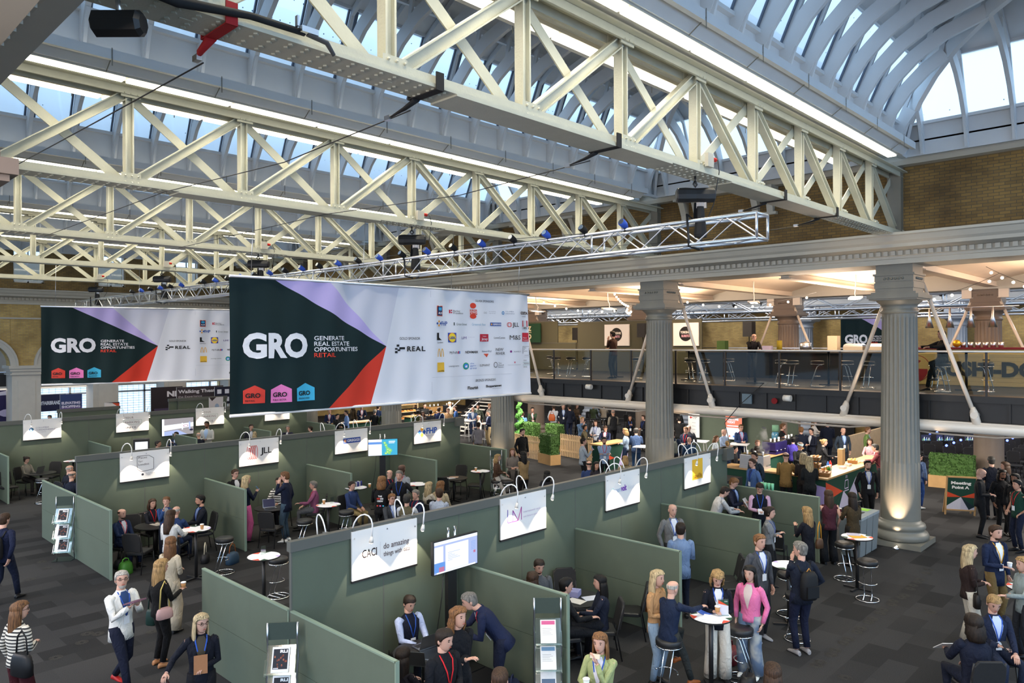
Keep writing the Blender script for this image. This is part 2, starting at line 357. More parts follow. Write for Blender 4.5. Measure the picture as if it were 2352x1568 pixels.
# =============== trusses ===============
XN = [.5+1.98*k for k in range(11)]
TL = ['nearest cream riveted roof truss across the top of the photo','second cream lattice truss with a hoist hanging over the banner','third cream lattice truss from the camera','fourth cream lattice truss from the camera','farthest cream lattice truss before the end wall']
for ti,yt in enumerate(YT[1:]):
    r = empty('roof_truss',(10.4,yt,7.7),0,TL[ti],'roof truss','cream lattice roof trusses'); near = ti<3
    m = MB()
    m.bb((.5,yt-.21,7.745),(20.3,yt+.21,7.765))                                   # bottom plate
    for s in (-1,1): m.bb((.5,yt+s*.14-.02,7.765),(20.3,yt+s*.14+.02,7.885)); m.bb((.5,yt+s*.10,7.765),(20.3,yt+s*.205,7.785))
    if near:
        for k in range(int(19.8/.16)):
            x=.6+k*.16
            for y in (-.15,-.07,.07,.15): m.box((x,yt+y,7.742),(.032,.032,.02),.78)
    for x0,x1 in ((5.2,9.4),(11.2,15.6)): m.bb((x0,yt-.215,7.725),(x1,yt+.215,7.745))
    m.build('bottom_chord','truss_cream',r,r.location)
    m = MB(); m.bb((.5,yt-.2,9.36),(20.3,yt+.2,9.40))
    for s in (-1,1): m.bb((.5,yt+s*.13-.02,9.24),(20.3,yt+s*.13+.02,9.37)); m.bb((.5,yt+s*.21-.05,9.35),(20.3,yt+s*.21+.05,9.375))
    m.build('top_chord','truss_cream',r,r.location)
    for k,x in enumerate(XN):
        w=.11
        m = MB(); m.bb((x-w/2,yt-.012,7.74),(x+w/2,yt+.012,9.36))
        for s in (-1,1): m.bb((x+s*w/2-.012,yt-.07,7.78),(x+s*w/2+.012,yt+.07,9.36))
        m.box((x,yt-.125,7.87),(.30,.02,.17)); m.box((x,yt+.125,7.87),(.30,.02,.17)); m.box((x,yt-.11,9.28),(.30,.02,.16)); m.box((x,yt+.11,9.28),(.30,.02,.16))
        if near:
            for dx in (-.1,0,.1):
                for dz in (-.05,.06): m.sphere((x+dx,yt-.163,7.84+dz),.018,6,4); m.sphere((x+dx,yt-.152,9.30+dz),.018,6,4)
        m.build('vertical','truss_cream',r,r.location)
    for k in range(10):
        x0,x1=XN[k]+.05,XN[k+1]-.05
        if k<5: up=((x0,7.82),(x1,9.26)); dn=((x0,9.26),(x1,7.82))
        else: up=((x1,7.82),(x0,9.26)); dn=((x1,9.26),(x0,7.82))
        m = MB(); a=Vector((up[0][0],yt,up[0][1])); b_=Vector((up[1][0],yt,up[1][1])); dd=(b_-a).normalized(); nn=Vector((-dd.z,0,dd.x))
        m.bar(a,b_,.02,.15,up=nn)
        for s in (-1,1): m.bar(a+nn*s*.065,b_+nn*s*.065,.13,.018,up=nn)
        m.build('diagonal_strut','truss_cream',r,r.location)
        for s in (1,):
            m = MB(); a=Vector((dn[0][0],yt+s*.09,dn[0][1])); b_=Vector((dn[1][0],yt+s*.09,dn[1][1])); dd=(b_-a).normalized(); nn=Vector((-dd.z,0,dd.x)); m.bar(a,b_,.02,.15,up=nn)
            m.build('flat_tie','truss_cream',r,r.location)
    # wall post at the right end
    m = MB(); m.bb((20.1,yt-.16,7.7),(20.3,yt+.16,9.5)); m.build('end_post','column_grey',r,r.location)
# gutters / light shelves along every truss
GUT=[(.98,9.60),(.98,9.45),(.90,9.45),(.86,9.50),(.72,9.36),(.68,9.36),(.68,9.39),(.46,9.39),(.46,9.41),(0,9.41)]
GP=GUT+[(-a,b) for a,b in GUT[::-1][1:]]
for gi,yt in enumerate(YT):
    m = MB(); poly = GP+[(-.9,9.60),(-.86,9.54),(.86,9.54),(.9,9.60)]
    m.prism(poly, lambda p:(1.6,yt+p[0],p[1]), lambda p:(18.35,yt+p[0],p[1]))
    g = m.build('trim_%d'%(10+gi),'roof_white'); tag(g, kind='structure')
    m = MB()
    for s in (-1,1):
        for k in range(10):
            x=2.2+k*1.7; m.bb((x-.008,yt+s*.985,9.35),(x+.008,yt+s*.99,9.62)); m.bar((x,yt+s*.985,9.5),(x,yt+s*.72,9.33),.012,.012)
    m.build('gutter_strap','column_grey',g,g.location)
    for s in (-1,1):
        side='near' if s<0 else 'far'
        nm=['the truss behind the camera','the nearest truss','the second truss','the third truss','the fourth truss','the farthest truss'][gi]
        L = empty('strip_light',(10.3,yt+s*.57,9.30),0,'long fluorescent strip light along the %s side of %s'%(side,nm),'strip light','fluorescent strip lights beside the top chords')
        m = MB(); m.bb((2.5,yt+s*.57-.11,9.33),(18.1,yt+s*.57+.11,9.39)); Lh=m.build('housing','trim_cream',L,L.location)
        for k in range(9):
            x0=2.5+k*1.7333; m = MB(); m.bb((x0+.03,yt+s*.57-.09,9.30),(x0+1.70,yt+s*.57+.09,9.33))
            m.build('diffuser','strip_emit',Lh,L.location)
# =============== hipped roof bays ===============
XE0,XE1 = 1.4,19.7; SP=.3; HS=3.25
SKIN=[(0,9.6),(0,10.35)]; GL=[(0,10.35),(.6,11.66)]; BD=[(.6,11.66),(3.25,13.3)]
RIN=[(.06,9.6),(.10,9.95),(.25,10.25),(.58,10.7),(1.0,11.08),(1.54,11.40),(2.4,11.66),(3.25,11.76)]
def rib_pts(umax):
    pts=[];
    for i,(u,z) in enumerate(RIN):
        if u<=umax: pts.append((u,z))
        else:
            u0,z0=RIN[i-1]; t=(umax-u0)/(u-u0); pts.append((umax,z0+(z-z0)*t)); break
    return pts
def skin_z(u):
    if u<=0: return 10.35
    if u<.6: return 10.35+u/.6*1.31
    return 11.66+(u-.6)/2.65*1.64
def rib_build(m, umax, mapf, th=.085, k=1.0):
    """one rib: curved inner member, rafter under the skin, struts. mapf(u,z,side)->point"""
    inner=rib_pts(umax)
    poly=[]; outer=[]
    for u,z in inner:
        i=inner.index((u,z))
        a=inner[max(0,i-1)]; b=inner[min(len(inner)-1,i+1)]
        du,dz=b[0]-a[0],b[1]-a[1]; L=sqrt(du*du+dz*dz) or 1; nx,nz=-dz/L,du/L
        q=.30 if i>1 else .12
        ou,oz=u+nx*q, z+nz*q
        if ou<0: ou=0
        oz=min(oz, skin_z(ou)-.02); outer.append((ou,oz))
    poly=inner+outer[::-1]
    n=len(inner)
    for i in range(n-1):
        P=[]
        for sd in (-1,1):
            for q in (inner[i],inner[i+1],outer[i+1],outer[i]): P.append(mapf(q[0],q[1],sd*th/2))
        m.hexa(P)
    # rafter
    us=[u for u in (0,.6,umax) if u<=umax+1e-6]
    for a,b in zip(us[:-1],us[1:]):
        P=[]
        for sd in (-1,1):
            for u,dz in ((a,-.02),(b,-.02),(b,-.16),(a,-.30 if a==0 else -.16)): P.append(mapf(u,skin_z(u)+dz,sd*th*.4))
        m.hexa(P)
    # panel fin between inner rib foot and glazing
    P=[]
    for sd in (-1,1):
        for u,z in ((0,9.62),(.08,9.62),(.30,10.30),(.02,10.5)): P.append(mapf(u,z,sd*th*.3))
    m.hexa(P)
    if umax>1.3:
        for u in (1.2,2.2):
            if u<umax: 
                zi=[z0+(z1-z0)*(u-u0)/(u1-u0) for (u0,z0),(u1,z1) in zip(RIN[:-1],RIN[1:]) if u0<=u<=u1][0]
                P=[]
                for sd in (-1,1):
                    for uu,zz in ((u-.05,zi+.25),(u+.05,zi+.25),(u+.15,skin_z(u)-.1),(u+.05,skin_z(u)-.1)): P.append(mapf(uu,zz,sd*th*.3))
                m.hexa(P)
for bi in range(6):
    ya=YT[bi]+SP; yb=(YT[bi+1] if bi<5 else 41.5)-SP; ym=(ya+yb)/2
    m = MB()
    for y0,sg in ((ya,1),(yb,-1)):
        for prof in (SKIN,BD):
            (u0,z0),(u1,z1)=prof
            P=[(XE0+u0,y0+sg*u0,z0),(XE1-u0,y0+sg*u0,z0),(XE1-u1,y0+sg*u1,z1),(XE0+u1,y0+sg*u1,z1)]
            t=.06; Q=[(p[0],p[1]-sg*t*(1 if u0==u1 else .6),p[2]+(0 if u0==u1 else t)) for p in P]
            m.hexa(P+Q)
    for x0,sg in ((XE0,1),(XE1,-1)):
        for prof in (SKIN,BD):
            (u0,z0),(u1,z1)=prof
            P=[(x0+sg*u0,ya+u0,z0),(x0+sg*u0,yb-u0,z0),(x0+sg*u1,yb-u1,z1),(x0+sg*u1,ya+u1,z1)]
            t=.06; Q=[(p[0]-sg*t*(1 if u0==u1 else .6),p[1],p[2]+(0 if u0==u1 else t)) for p in P]
            m.hexa(P+Q)
    # purlin / sill rails and boards' battens
    for y0,sg in ((ya,1),(yb,-1)):
        m.bb((XE0,y0,10.31),(XE1,y0+sg*.10,10.38)); m.bb((XE0+.6,y0+sg*.62,11.6),(XE1-.6,y0+sg*.55,11.68)); m.bb((XE0,y0,9.58),(XE1,y0+sg*.12,9.66))
        for u in (1.1,1.6,2.1,2.6): m.bb((XE0+u,y0+sg*u,skin_z(u)-.14),(XE1-u,y0+sg*(u+.08),skin_z(u)-.02))
    for x0,sg in ((XE0,1),(XE1,-1)):
        m.bb((x0,ya,10.31),(x0+sg*.1,yb,10.38)); m.bb((x0+sg*.62,ya+.6,11.6),(x0+sg*.55,yb-.6,11.68))
    m.bb((XE0+HS-.2,ym-.07,11.70),(XE1-HS+.2,ym+.07,12.05))
    ce = m.build('ceiling','roof_white',org=(10.5,ym,9.6)); tag(ce, kind='structure'); og=ce.location
    # glazing
    g = MB()
    for y0,sg in ((ya,1),(yb,-1)):
        (u0,z0),(u1,z1)=GL
        g.quad((XE0+u0,y0+sg*u0,z0),(XE1-u0,y0+sg*u0,z0),(XE1-u1,y0+sg*u1,z1),(XE0+u1,y0+sg*u1,z1))
    for x0,sg in ((XE0,1),(XE1,-1)):
        g.quad((x0,ya,10.35),(x0,yb,10.35),(x0+sg*.6,yb-.6,11.66),(x0+sg*.6,ya+.6,11.66))
    g.build('glazing','roof_glass',ce,og)
    # ribs on the long sides
    nr=20; xs=[XE0+(k+.5)*(XE1-XE0)/nr for k in range(nr)]
    cache={}
    for x in xs:
        um=min(HS,x-XE0,XE1-x); um=max(um,.25)
        for y0,sg in ((ya,1),(yb,-1)):
            if bi==0 and sg==1 and x<12: continue
            key=(round(um,2),sg)
            if key not in cache:
                m=MB(); rib_build(m,um,lambda u,z,s: (s,sg*u,z-9.6)); cache[key]=m.mesh('rib','roof_white' if 0 else 'roof_white')
                me=cache[key]
            o=bpy.data.objects.new('rib',cache[key]); COL.objects.link(o); o.parent=ce; o.location=(x-10.5,y0-ym,0)
            # dark glazing bar beside each rib
    m=MB()
    for x in xs:
        if min(x-XE0,XE1-x)<.7: continue
        for y0,sg in ((ya,1),(yb,-1)): m.bar((x+.10,y0+sg*.02,10.36),(x+.10,y0+sg*.60,11.64),.07,.05,up=(0,sg,-.5)); m.bar((x-.07,y0+sg*.02,10.36),(x-.07,y0+sg*.60,11.64),.04,.04,up=(0,sg,-.5))
    m.build('glazing_bar','roof_frame',ce,og)
    for x0,sg in ((XE1,-1),(XE0,1)):
        ne=7
        for k in range(ne):
            y=ya+(k+.5)*(yb-ya)/ne; um=max(.25,min(HS,y-ya,yb-y))
            m=MB(); rib_build(m,um,lambda u,z,s:(x0+sg*u,y+s,z)); m.build('end_rib','roof_white',ce,og)
        for y0,sy in ((ya,1),(yb,-1)):
            m=MB(); rib_build(m,HS,lambda u,z,s:(x0+sg*u-s*.7*sg,y0+sy*u+s*.7*sy,z),th=.12); m.build('hip_rib','roof_white',ce,og)
# =============== right aisle: gallery deck, ceiling, second hall ===============
m = MB(); m.bb((21.2,-12,3.62),(29.8,44,3.74)); m.bb((21.2,-12,3.1),(21.28,44,3.62)); m.bb((29.7,-12,3.1),(29.8,44,3.62)); m.bb((21.2,-12,3.08),(29.8,44,3.13))
for k in range(64): y=-12+k*.875; m.bb((21.15,y-.02,3.12),(21.2,y+.02,3.62))
m.bb((21.12,-12,3.60),(21.22,44,3.76)); m.bb((21.1,-12,3.06),(21.22,44,3.13))
tag(m.build('trim_20','deck_black'), kind='structure')
m = MB()
for k in range(17):       # shallow vaults between beams
    y0=-12+k*3.55
    N=8
    for j in range(N):
        a0,a1=j/N,(j+1)/N; z0=7.12+.33*sin(pi*a0); z1=7.12+.33*sin(pi*a1)
        m.quad((21.2,y0+3.55*a0,z0),(21.2,y0+3.55*a1,z1),(30.2,y0+3.55*a1,z1),(30.2,y0+3.55*a0,z0),True)
    m.bb((21.2,y0-.12,6.98),(30.2,y0+.12,7.14)); m.bb((21.2,y0-.18,6.96),(30.2,y0+.18,6.99))
m.bb((21.2,-12,7.6),(30.2,45,7.7)); tag(m.build('ceiling','ceiling_cream'), kind='structure')
m = MB(); m.bb((29.7,-12,6.9),(30.9,45,7.5)); tag(m.build('trim_21','trim_cream'), kind='structure')
m = MB(); m.bb((41,-12,0),(41.4,46,12)); m.bb((21,46,0),(41.4,46.3,12)); tag(m.build('wall_far_hall','brick_bright'), kind='structure')
m = MB(); m.bb((30.9,-12,9.4),(41.2,46,9.5)); 
for k in range(9): m.bb((30.9,-10+k*7.1,8.7),(41.2,-9.6+k*7.1,9.4))
m.bb((39.9,-12,6.8),(41,46,7.5)); m.bb((40.3,-12,7.9),(41,46,8.0)); tag(m.build('ceiling','roof_white'), kind='structure')
m = MB()
for k in range(60): m.bb((40.85,-12+k*.95,0),(41.0,-12+k*.95+.03,6.8))
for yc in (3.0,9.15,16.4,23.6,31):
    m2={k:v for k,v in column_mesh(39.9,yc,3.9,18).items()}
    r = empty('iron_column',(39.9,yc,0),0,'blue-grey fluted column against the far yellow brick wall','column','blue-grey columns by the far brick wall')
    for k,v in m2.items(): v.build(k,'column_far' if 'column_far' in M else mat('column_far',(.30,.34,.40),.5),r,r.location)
# far (left) end: arcade of piers at Y=41.5, deck and street windows behind
PX=[2.5,6.0,9.5,13.0,16.5,20.1]
m = MB()
for x in PX:
    m.bb((x-.6,41.5,0),(x+.6,42.6,3.9)); m.bb((x-.68,41.42,3.85),(x+.68,42.68,3.98)); m.bb((x-.74,41.36,3.98),(x+.74,42.74,4.12)); m.bb((x-.36,41.47,.9),(x+.36,41.5,3.4)); m.bb((x-.68,41.42,3.68),(x+.68,42.68,3.74))
tag(m.build('trim_30','trim_stone' if 0 else mat('stone',(.50,.48,.44),.7,noise=.08,nscale=4)), kind='structure')
m = MB(); NA=14
for x0,x1 in zip(PX[:-1],PX[1:]):
    cx=(x0+x1)/2; r=(x1-x0)/2-.62; N=NA
    for j in range(N):
        a0=pi*j/N; a1=pi*(j+1)/N
        p0=(cx+r*cos(a0),4.12+r*sin(a0)); p1=(cx+r*cos(a1),4.12+r*sin(a1))
        P=[(p0[0],41.62,p0[1]),(p1[0],41.62,p1[1]),(p1[0],41.62,7.1),(p0[0],41.62,7.1)]; Q=[(a,42.4,c) for a,_,c in P]
        m.hexa(P+Q)
for x in PX: m.bb((x-.63,41.62,4.1),(x+.63,42.4,7.1))
m.bb((-6,41.62,0),(1.9,42.4,7.1))
tag(m.build('wall_arcade','brick_bright'), kind='structure')
m = MB()
for x0,x1 in zip(PX[:-1],PX[1:]):
    cx=(x0+x1)/2; r=(x1-x0)/2-.62; N=18
    for rr0,rr1,yy in ((r-.02,r+.28,41.5),(r+.20,r+.30,41.46)):
        for j in range(N):
            a0=pi*j/N; a1=pi*(j+1)/N
            P=[(cx+a*cos(t),yy,4.12+a*sin(t)) for a,t in ((rr0,a0),(rr1,a0),(rr1,a1),(rr0,a1))]; Q=[(a,41.64,c) for a,_,c in P]
            m.hexa(P+Q)
m.bb((-6,41.56,6.35),(20.4,41.64,6.42)); tag(m.build('trim_31','stone'), kind='structure')
m = MB(); m.bb((-6,42.6,3.1),(22,45.6,3.7)); tag(m.build('trim_32','deck_black'), kind='structure')
m = MB(); m.bb((-6,42.6,2.92),(22,42.8,3.1)); m.bb((-6,45.9,3.7),(22,46.1,9.6)); m.bb((-6,45.9,0),(22,46.1,.35)); tag(m.build('wall_street','stone'), kind='structure')
m = MB()
for k in range(14):
    x=-5+k*1.95; m.bb((x-.05,45.85,.3),(x+.05,46.0,3.1))
for z in (.35,2.4,3.05): m.bb((-6,45.85,z-.05),(22,46,z+.05))
w=m.build('window_9','white'); tag(w,kind='structure')
m = MB(); m.quad((-6,45.92,.3),(22,45.92,.3),(22,45.92,3.1),(-6,45.92,3.1)); m.build('pane','window_glass',w,w.location)
m = MB()
for k in range(20): m.bb((-6,46.4,.4+k*.14),(22,46.42,.42+k*.14))
for k in range(90): m.bb((-6+k*.31,46.4,.3),(-5.985+k*.31,46.42,3.2))
tag(m.build('trim_33','white'),kind='structure')

# =============== lettering and flat artwork ===============
_tc = {}
def text_geo(txt, bold=0.0, sp=1.0):
    k=(txt,bold,sp)
    if k in _tc: return _tc[k]
    cu = bpy.data.curves.new('lettering','FONT'); cu.body = txt; cu.size = 1; cu.offset = bold; cu.space_character = sp; cu.resolution_u = 3; cu.align_x='LEFT'
    o = bpy.data.objects.new('lettering',cu); COL.objects.link(o); dg = bpy.context.evaluated_depsgraph_get(); dg.update()
    me = bpy.data.meshes.new_from_object(o.evaluated_get(dg)); bpy.data.objects.remove(o); bpy.data.curves.remove(cu)
    V=[(v.co.x,v.co.y) for v in me.vertices]; Fc=[tuple(p.vertices) for p in me.polygons]; bpy.data.meshes.remove(me)
    _tc[k]=(V,Fc); return _tc[k]
class Art:
    """flat artwork on a plane: point(u,v,d) with d the lift off the surface"""
    def __init__(s, fn, mats=None): s.fn=fn; s.mb=MB(); s.mats=mats or []; s.lay=0
    def _m(s,c):
        m = M[c] if c in M else C(c,.6)
        if m not in s.mats: s.mats.append(m)
        s.mb.mi = s.mats.index(m)
    def poly(s, pts, c, d=.004):
        s._m(c); n=len(s.mb.v); s.mb.v += [Vector(s.fn(u,v,d)) for u,v in pts]; s.mb.face(range(n,n+len(pts)))
    def rect(s,u0,v0,u1,v1,c,d=.004): s.poly([(u0,v0),(u1,v0),(u1,v1),(u0,v1)],c,d)
    def circ(s,u,v,r,c,d=.004,n=20,ry=None): s.poly([(u+r*cos(2*pi*i/n),v+(ry or r)*sin(2*pi*i/n)) for i in range(n)],c,d)
    def ring(s,u,v,r,w,c,d=.004,n=20,a0=0,a1=2*pi):
        for i in range(n):
            a=a0+(a1-a0)*i/n; b=a0+(a1-a0)*(i+1)/n
            s.poly([(u+(r-w)*cos(a),v+(r-w)*sin(a)),(u+r*cos(a),v+r*sin(a)),(u+r*cos(b),v+r*sin(b)),(u+(r-w)*cos(b),v+(r-w)*sin(b))],c,d)
    def line(s,u0,v0,u1,v1,w,c,d=.004):
        dx,dy=u1-u0,v1-v0; L=sqrt(dx*dx+dy*dy) or 1; nx,ny=-dy/L*w/2,dx/L*w/2
        s.poly([(u0-nx,v0-ny),(u1-nx,v1-ny),(u1+nx,v1+ny),(u0+nx,v0+ny)],c,d)
    def text(s,t,u,v,h,c,w=None,bold=0,d=.006,al='l',ital=0,sp=1.0):
        """cap height h, baseline v, optional total width w"""
        V,Fc=text_geo(t,bold,sp)
        if not V: return
        x0=min(p[0] for p in V); x1=max(p[0] for p in V); sy=h/.70; sx=sy if w is None else w/(x1-x0)
        W_=(x1-x0)*sx; u0=u if al=='l' else (u-W_/2 if al=='c' else u-W_)
        s._m(c); n=len(s.mb.v); s.mb.v += [Vector(s.fn(u0+(x-x0)*sx+ital*y*sy, v+y*sy, d)) for x,y in V]
        for f in Fc: s.mb.face([n+i for i in f],True)
    def build(s,name,parent=None,org=None): return s.mb.build(name,s.mats,parent,org)

# =============== hanging banners ===============
BW,BH = 8.1,2.55
def cloth_y(u,v):       # folds of the hanging cloth, local depth
    t=u/BW; q=v/BH
    return .05*sin(u*2.1+1.0)*(.4+.6*(1-q))+.028*sin(u*4.6+q*2.2)*(1-.4*q)+.02*sin(u*7-q*5)*q*q+.018*sin(u*9.1-q*3)+.05*math.exp(-((u-.28)/.14)**2)*(1-.25*q)
def bx(px): return atb(px)
def _bp(px,py):        # banner coordinates of a point of its artwork
    d = _f + _r*((px-1176)/FPX) - _u*((py-784)/FPX); t = 13.2/d.y; p=d*t+Vector((0,0,CZ)); return (p.x-BX0, p.z-BZ0)
BX0 = 6.25; BZ0 = 3.82
def banner_cloth_mat():
    m = bpy.data.materials.new('banner_cloth'); m.use_nodes=True; n=m.node_tree; b=n.nodes['Principled BSDF']; b.inputs['Roughness'].default_value=.7; b.inputs['Specular IOR Level'].default_value=.2
    t=n.nodes.new('ShaderNodeTexCoord'); sx=n.nodes.new('ShaderNodeSeparateXYZ'); n.links.new(t.outputs['Object'],sx.inputs[0])
    def half(p,q):       # 1 on the left side of the directed line p->q
        nx,ny = -(q[1]-p[1]), q[0]-p[0]
        a=n.nodes.new('ShaderNodeMath'); a.operation='MULTIPLY'; a.inputs[1].default_value=nx; n.links.new(sx.outputs['X'],a.inputs[0])
        c=n.nodes.new('ShaderNodeMath'); c.operation='MULTIPLY_ADD'; c.inputs[1].default_value=ny; n.links.new(sx.outputs['Z'],c.inputs[0]); n.links.new(a.outputs[0],c.inputs[2])
        g=n.nodes.new('ShaderNodeMath'); g.operation='GREATER_THAN'; g.inputs[1].default_value=nx*p[0]+ny*p[1]; n.links.new(c.outputs[0],g.inputs[0]); return g.outputs[0]
    def mul(a,b_): x=n.nodes.new('ShaderNodeMath'); x.operation='MULTIPLY'; n.links.new(a,x.inputs[0]); n.links.new(b_,x.inputs[1]); return x.outputs[0]
    cur=None
    def layer(mask,col):
        nonlocal cur
        mx=n.nodes.new('ShaderNodeMix'); mx.data_type='RGBA'; n.links.new(mask,mx.inputs['Factor']); mx.inputs['B'].default_value=col+(1,)
        if cur is None: mx.inputs['A'].default_value=(.74,.75,.82,1)
        else: n.links.new(cur,mx.inputs['A'])
        cur=mx.outputs['Result']
    ap=_bp(887,795); A=_bp(628,640); B=_bp(757,650); Cc=_bp(918,662); Dd=_bp(752,938); E=_bp(856,928)
    layer(mul(half(B,ap) if False else half(ap,B) if False else mul(half(A,ap),half(ap,Cc)), half(ap,Cc)),(.62,.63,.73))     # grey wedge
    layer(mul(half(A,ap),half(ap,B)),(.50,.42,.76))            # lavender wedge (left of A->ap, left of ap->B)
    layer(mul(half(Dd,ap) if False else half(ap,Dd) if False else half(ap,E) if False else mul(half(E,ap),half(ap,Dd)),half(ap,Dd)),(.62,.045,.025))
    layer(mul(half(ap,A),half(Dd,ap)),(.008,.022,.024))         # dark green triangle
    n.links.new(cur,b.inputs['Base Color']); M['banner_cloth']=m
banner_cloth_mat()
def house(a,u,v,w,h,c,sub):
    for i in range(10):
        f=lambda t:v+h*(.72+.28*(1-abs(2*t-1)))
        a.poly([(u+w*i/10,v),(u+w*(i+1)/10,v),(u+w*(i+1)/10,v+h*.36),(u+w*i/10,v+h*.36)],c,.008); a.poly([(u+w*i/10,v+h*.36),(u+w*(i+1)/10,v+h*.36),(u+w*(i+1)/10,f((i+1)/10)),(u+w*i/10,f(i/10))],c,.008)
    a.text('GRO',u+w*.08,v+h*.32,h*.24,'06090b',w=w*.66,bold=.03,d=.022); a.text(sub,u+w*.08,v+h*.1,h*.10,'06090b',w=w*.62 if len(sub)>7 else w*.42,bold=.01,d=.022)
def make_banner():
    r = empty('hanging_banner',(0,0,0))
    NU,NV=110,26
    m=MB(); m.rings([[(BW*i/NU, cloth_y(BW*i/NU,BH*j/NV), BH*j/NV) for i in range(NU+1)] for j in range(NV+1)],closed=False)
    n=len(m.v); m.rings([[(BW*i/NU, cloth_y(BW*i/NU,BH*j/NV)+.006, BH*j/NV) for i in range(NU+1)] for j in range(NV+1)][::-1],closed=False)
    m.build('cloth','banner_cloth',r)
    m=MB(); m.tube([(-.02,.0,BH+.02),(BW+.02,0,BH+.02)],.028,8); m.build('top_pole','alu',r)
    m=MB(); m.tube([(0,cloth_y(0,0),-.015),(BW,cloth_y(BW,0),-.015)],.03,8); m.build('bottom_pole','white',r)
    for q in (.4,2.9,5.4,7.7): m=MB(); m.tube([(q,0,BH+.02),(q+.02,-.08,BH+1.38)],.006,5); m.build('suspension_wire','steel',r)
    a=Art(lambda u,v,d:(u,cloth_y(u,v)-d*1.6-.002,v))
    def P(px,py): return _bp(px,py)
    def T(t,px0,px1,py0,py1,c='16181c',bold=0.0,sp=1.0):       # text filling the box px0..px1, caps from py0 (top) to py1 (baseline)
        pm=(px0+px1)/2; u0,v0=P(px0,py1); u1=P(px1,py1)[0]; h=P(px0,py0)[1]-P(px0,py1)[1]
        vm=P(pm,(py0+py1)/2)[1]-h/2
        a.text(t,u0,vm,h,c,w=u1-u0,bold=bold,sp=sp,d=.013)
    def R(px0,px1,py0,py1,c,d=.004):
        pm=(px0+px1)/2; u0=P(px0,py0)[0]; u1=P(px1,py0)[0]; va=P(pm,py0)[1]; vb=P(pm,py1)[1]; a.rect(u0,vb,u1,va,c,d)
    W_='e9e9ee'
    u0,v0=P(562,822); u1,_=P(705,822); _,v1=P(562,768); a.text('GRO',u0,v0+.015,v1-v0,W_,w=u1-u0,bold=.045,d=.012)
    for t,x1,y,c in (('GENERATE',790,781,W_),('REAL ESTATE',802,794,W_),('OPPORTUNITIES',821,807,W_),('RETAIL',767,820,'e4402c')):
        uu,vv=P(720,y); ue,_=P(x1,y); a.text(t,uu,vv,.085,c,w=ue-uu,bold=.012,d=.012)
    for x0,x1,y0,y1,c,sub in ((565,609,886,928,'d23a2b','RETAIL'),(622,667,883,925,'e279b8','PUBLIC SECTOR'),(679,721,880,921,'3fb0d8','FRANCHISE')):
        uu,vv=P(x0,y1); ue,_=P(x1,y1); _,vt=P(x0,y0); house(a,uu,vv,ue-uu,vt-vv,c,sub)
    T('GOLD SPONSOR',918,963.5,774,780); T('REAL',934,974,795,806,bold=.03,sp=1.25)
    for q in ((912,918,791,796),(908,914,799,803),(918,930,797,802),(908,914,806,811),(914,920,802,806)): R(*q,'101114')
    T('SILVER SPONSORS',1092,1134,689,694); T('BRONZE SPONSORS',1093,1138,869.5,875)
    R(999,1015,702,726,'e2622b'); R(1000.2,1013.8,703.5,724.5,'0f2a5c',.006); R(1003,1012,706,713,'39a9dc',.008); T('ALDI',1001.5,1012.5,716.5,721,W_,bold=.03)
    R(1033,1036,711,719,'c0213a'); R(1037,1039.5,711,714,'c0213a'); R(1037,1039.5,716,719,'c0213a'); T('Barker',1041,1055,712,716); T('Proudlove',1041,1062,717,721)
    uu,vv=P(1087.3,714); a.circ(uu,vv+.13,.10,'d8402a',n=14,ry=.07); a.circ(uu,vv-.13,.10,'d8402a',n=14,ry=.06); T('BURGER',1079.5,1095.5,710.5,715.5,'c93a28',bold=.03); T('KING',1080,1095,717,722.5,'c93a28',bold=.05)
    T('CACI',1111,1119,716,720,'6a6f7a'); T('do amazing',1124,1138,714,716,'9a9aa6'); T('things with data',1124,1138,718,720,'9a9aa6')
    uu,vv=P(1155,718.5); a.ring(uu,vv,.045,.02,'2a7fb8'); T('COLUMBIA',1159,1176,714,717,'6f7f9a'); T('THREADNEEDLE',1159,1177,719,721.5,'6f7f9a'); T('COSTA',1191,1212,716,722,'2a1216',bold=.05); T('COFFEE',1196,1207,726,728,'6a5055')
    for k,(dx,dy,c) in enumerate(((0,-4.5,'eaa03a'),(-4.5,0,'2a57a5'),(4.5,0,'2a57a5'),(0,4.5,'eaa03a'))):
        uu,vv=P(1004.5+dx,742.5+dy); a.poly([(uu-.035,vv),(uu,vv-.035),(uu+.035,vv),(uu,vv+.035)],c)
    T('FHP',1010.5,1027.5,738,747.5,'2a57a5',bold=.02); R(1042,1044,740,747,'1f3a3a'); T('Green Street',1047,1073,741.5,747,'6b7b78'); T('Greenvolt Next',1084,1116,742,747.5,'74a8c8')
    R(1128,1151,740.5,748.5,'22509b'); T('GREGGS',1133,1150,742.5,746.5,W_,bold=.02,); R(1129.5,1132,742.5,746.5,'e8a23c',.007); uu,vv=P(1168,745.5)
    for k in (-1,0,1): a.ring(uu+k*.02,vv,.06,.008,'d4403c',n=14)
    T('JLL',1173,1186,740.5,750,'202226',bold=.01); R(1198,1211.5,736,756,'c9ccd4',.003); R(1198,1201.5,736,750,'c8202e',.006); R(1208,1211.5,736,750,'c8202e',.006); T('KFC',1200.5,1209.5,751,755,'1b1b1e',bold=.03)
    uu,vv=P(999,781); u2,_=P(1013,781); _,v3=P(999,764); a.poly([(uu,vv),(u2,vv),(uu+(u2-uu)*.4,vv+(v3-vv)*.35),(uu+(u2-uu)*.4,v3),(uu,v3)],'101114'); T('Landsec',999,1015.5,784,788)
    R(1029,1047.5,764,786,'2a4fa0'); uu,vv=P(1038.2,775); a.circ(uu,vv,.115,'d33b2c',.006); a.circ(uu,vv,.105,'f2d435',.008); T('LIDL',1031.5,1045,772.5,778,'27499b',bold=.04)
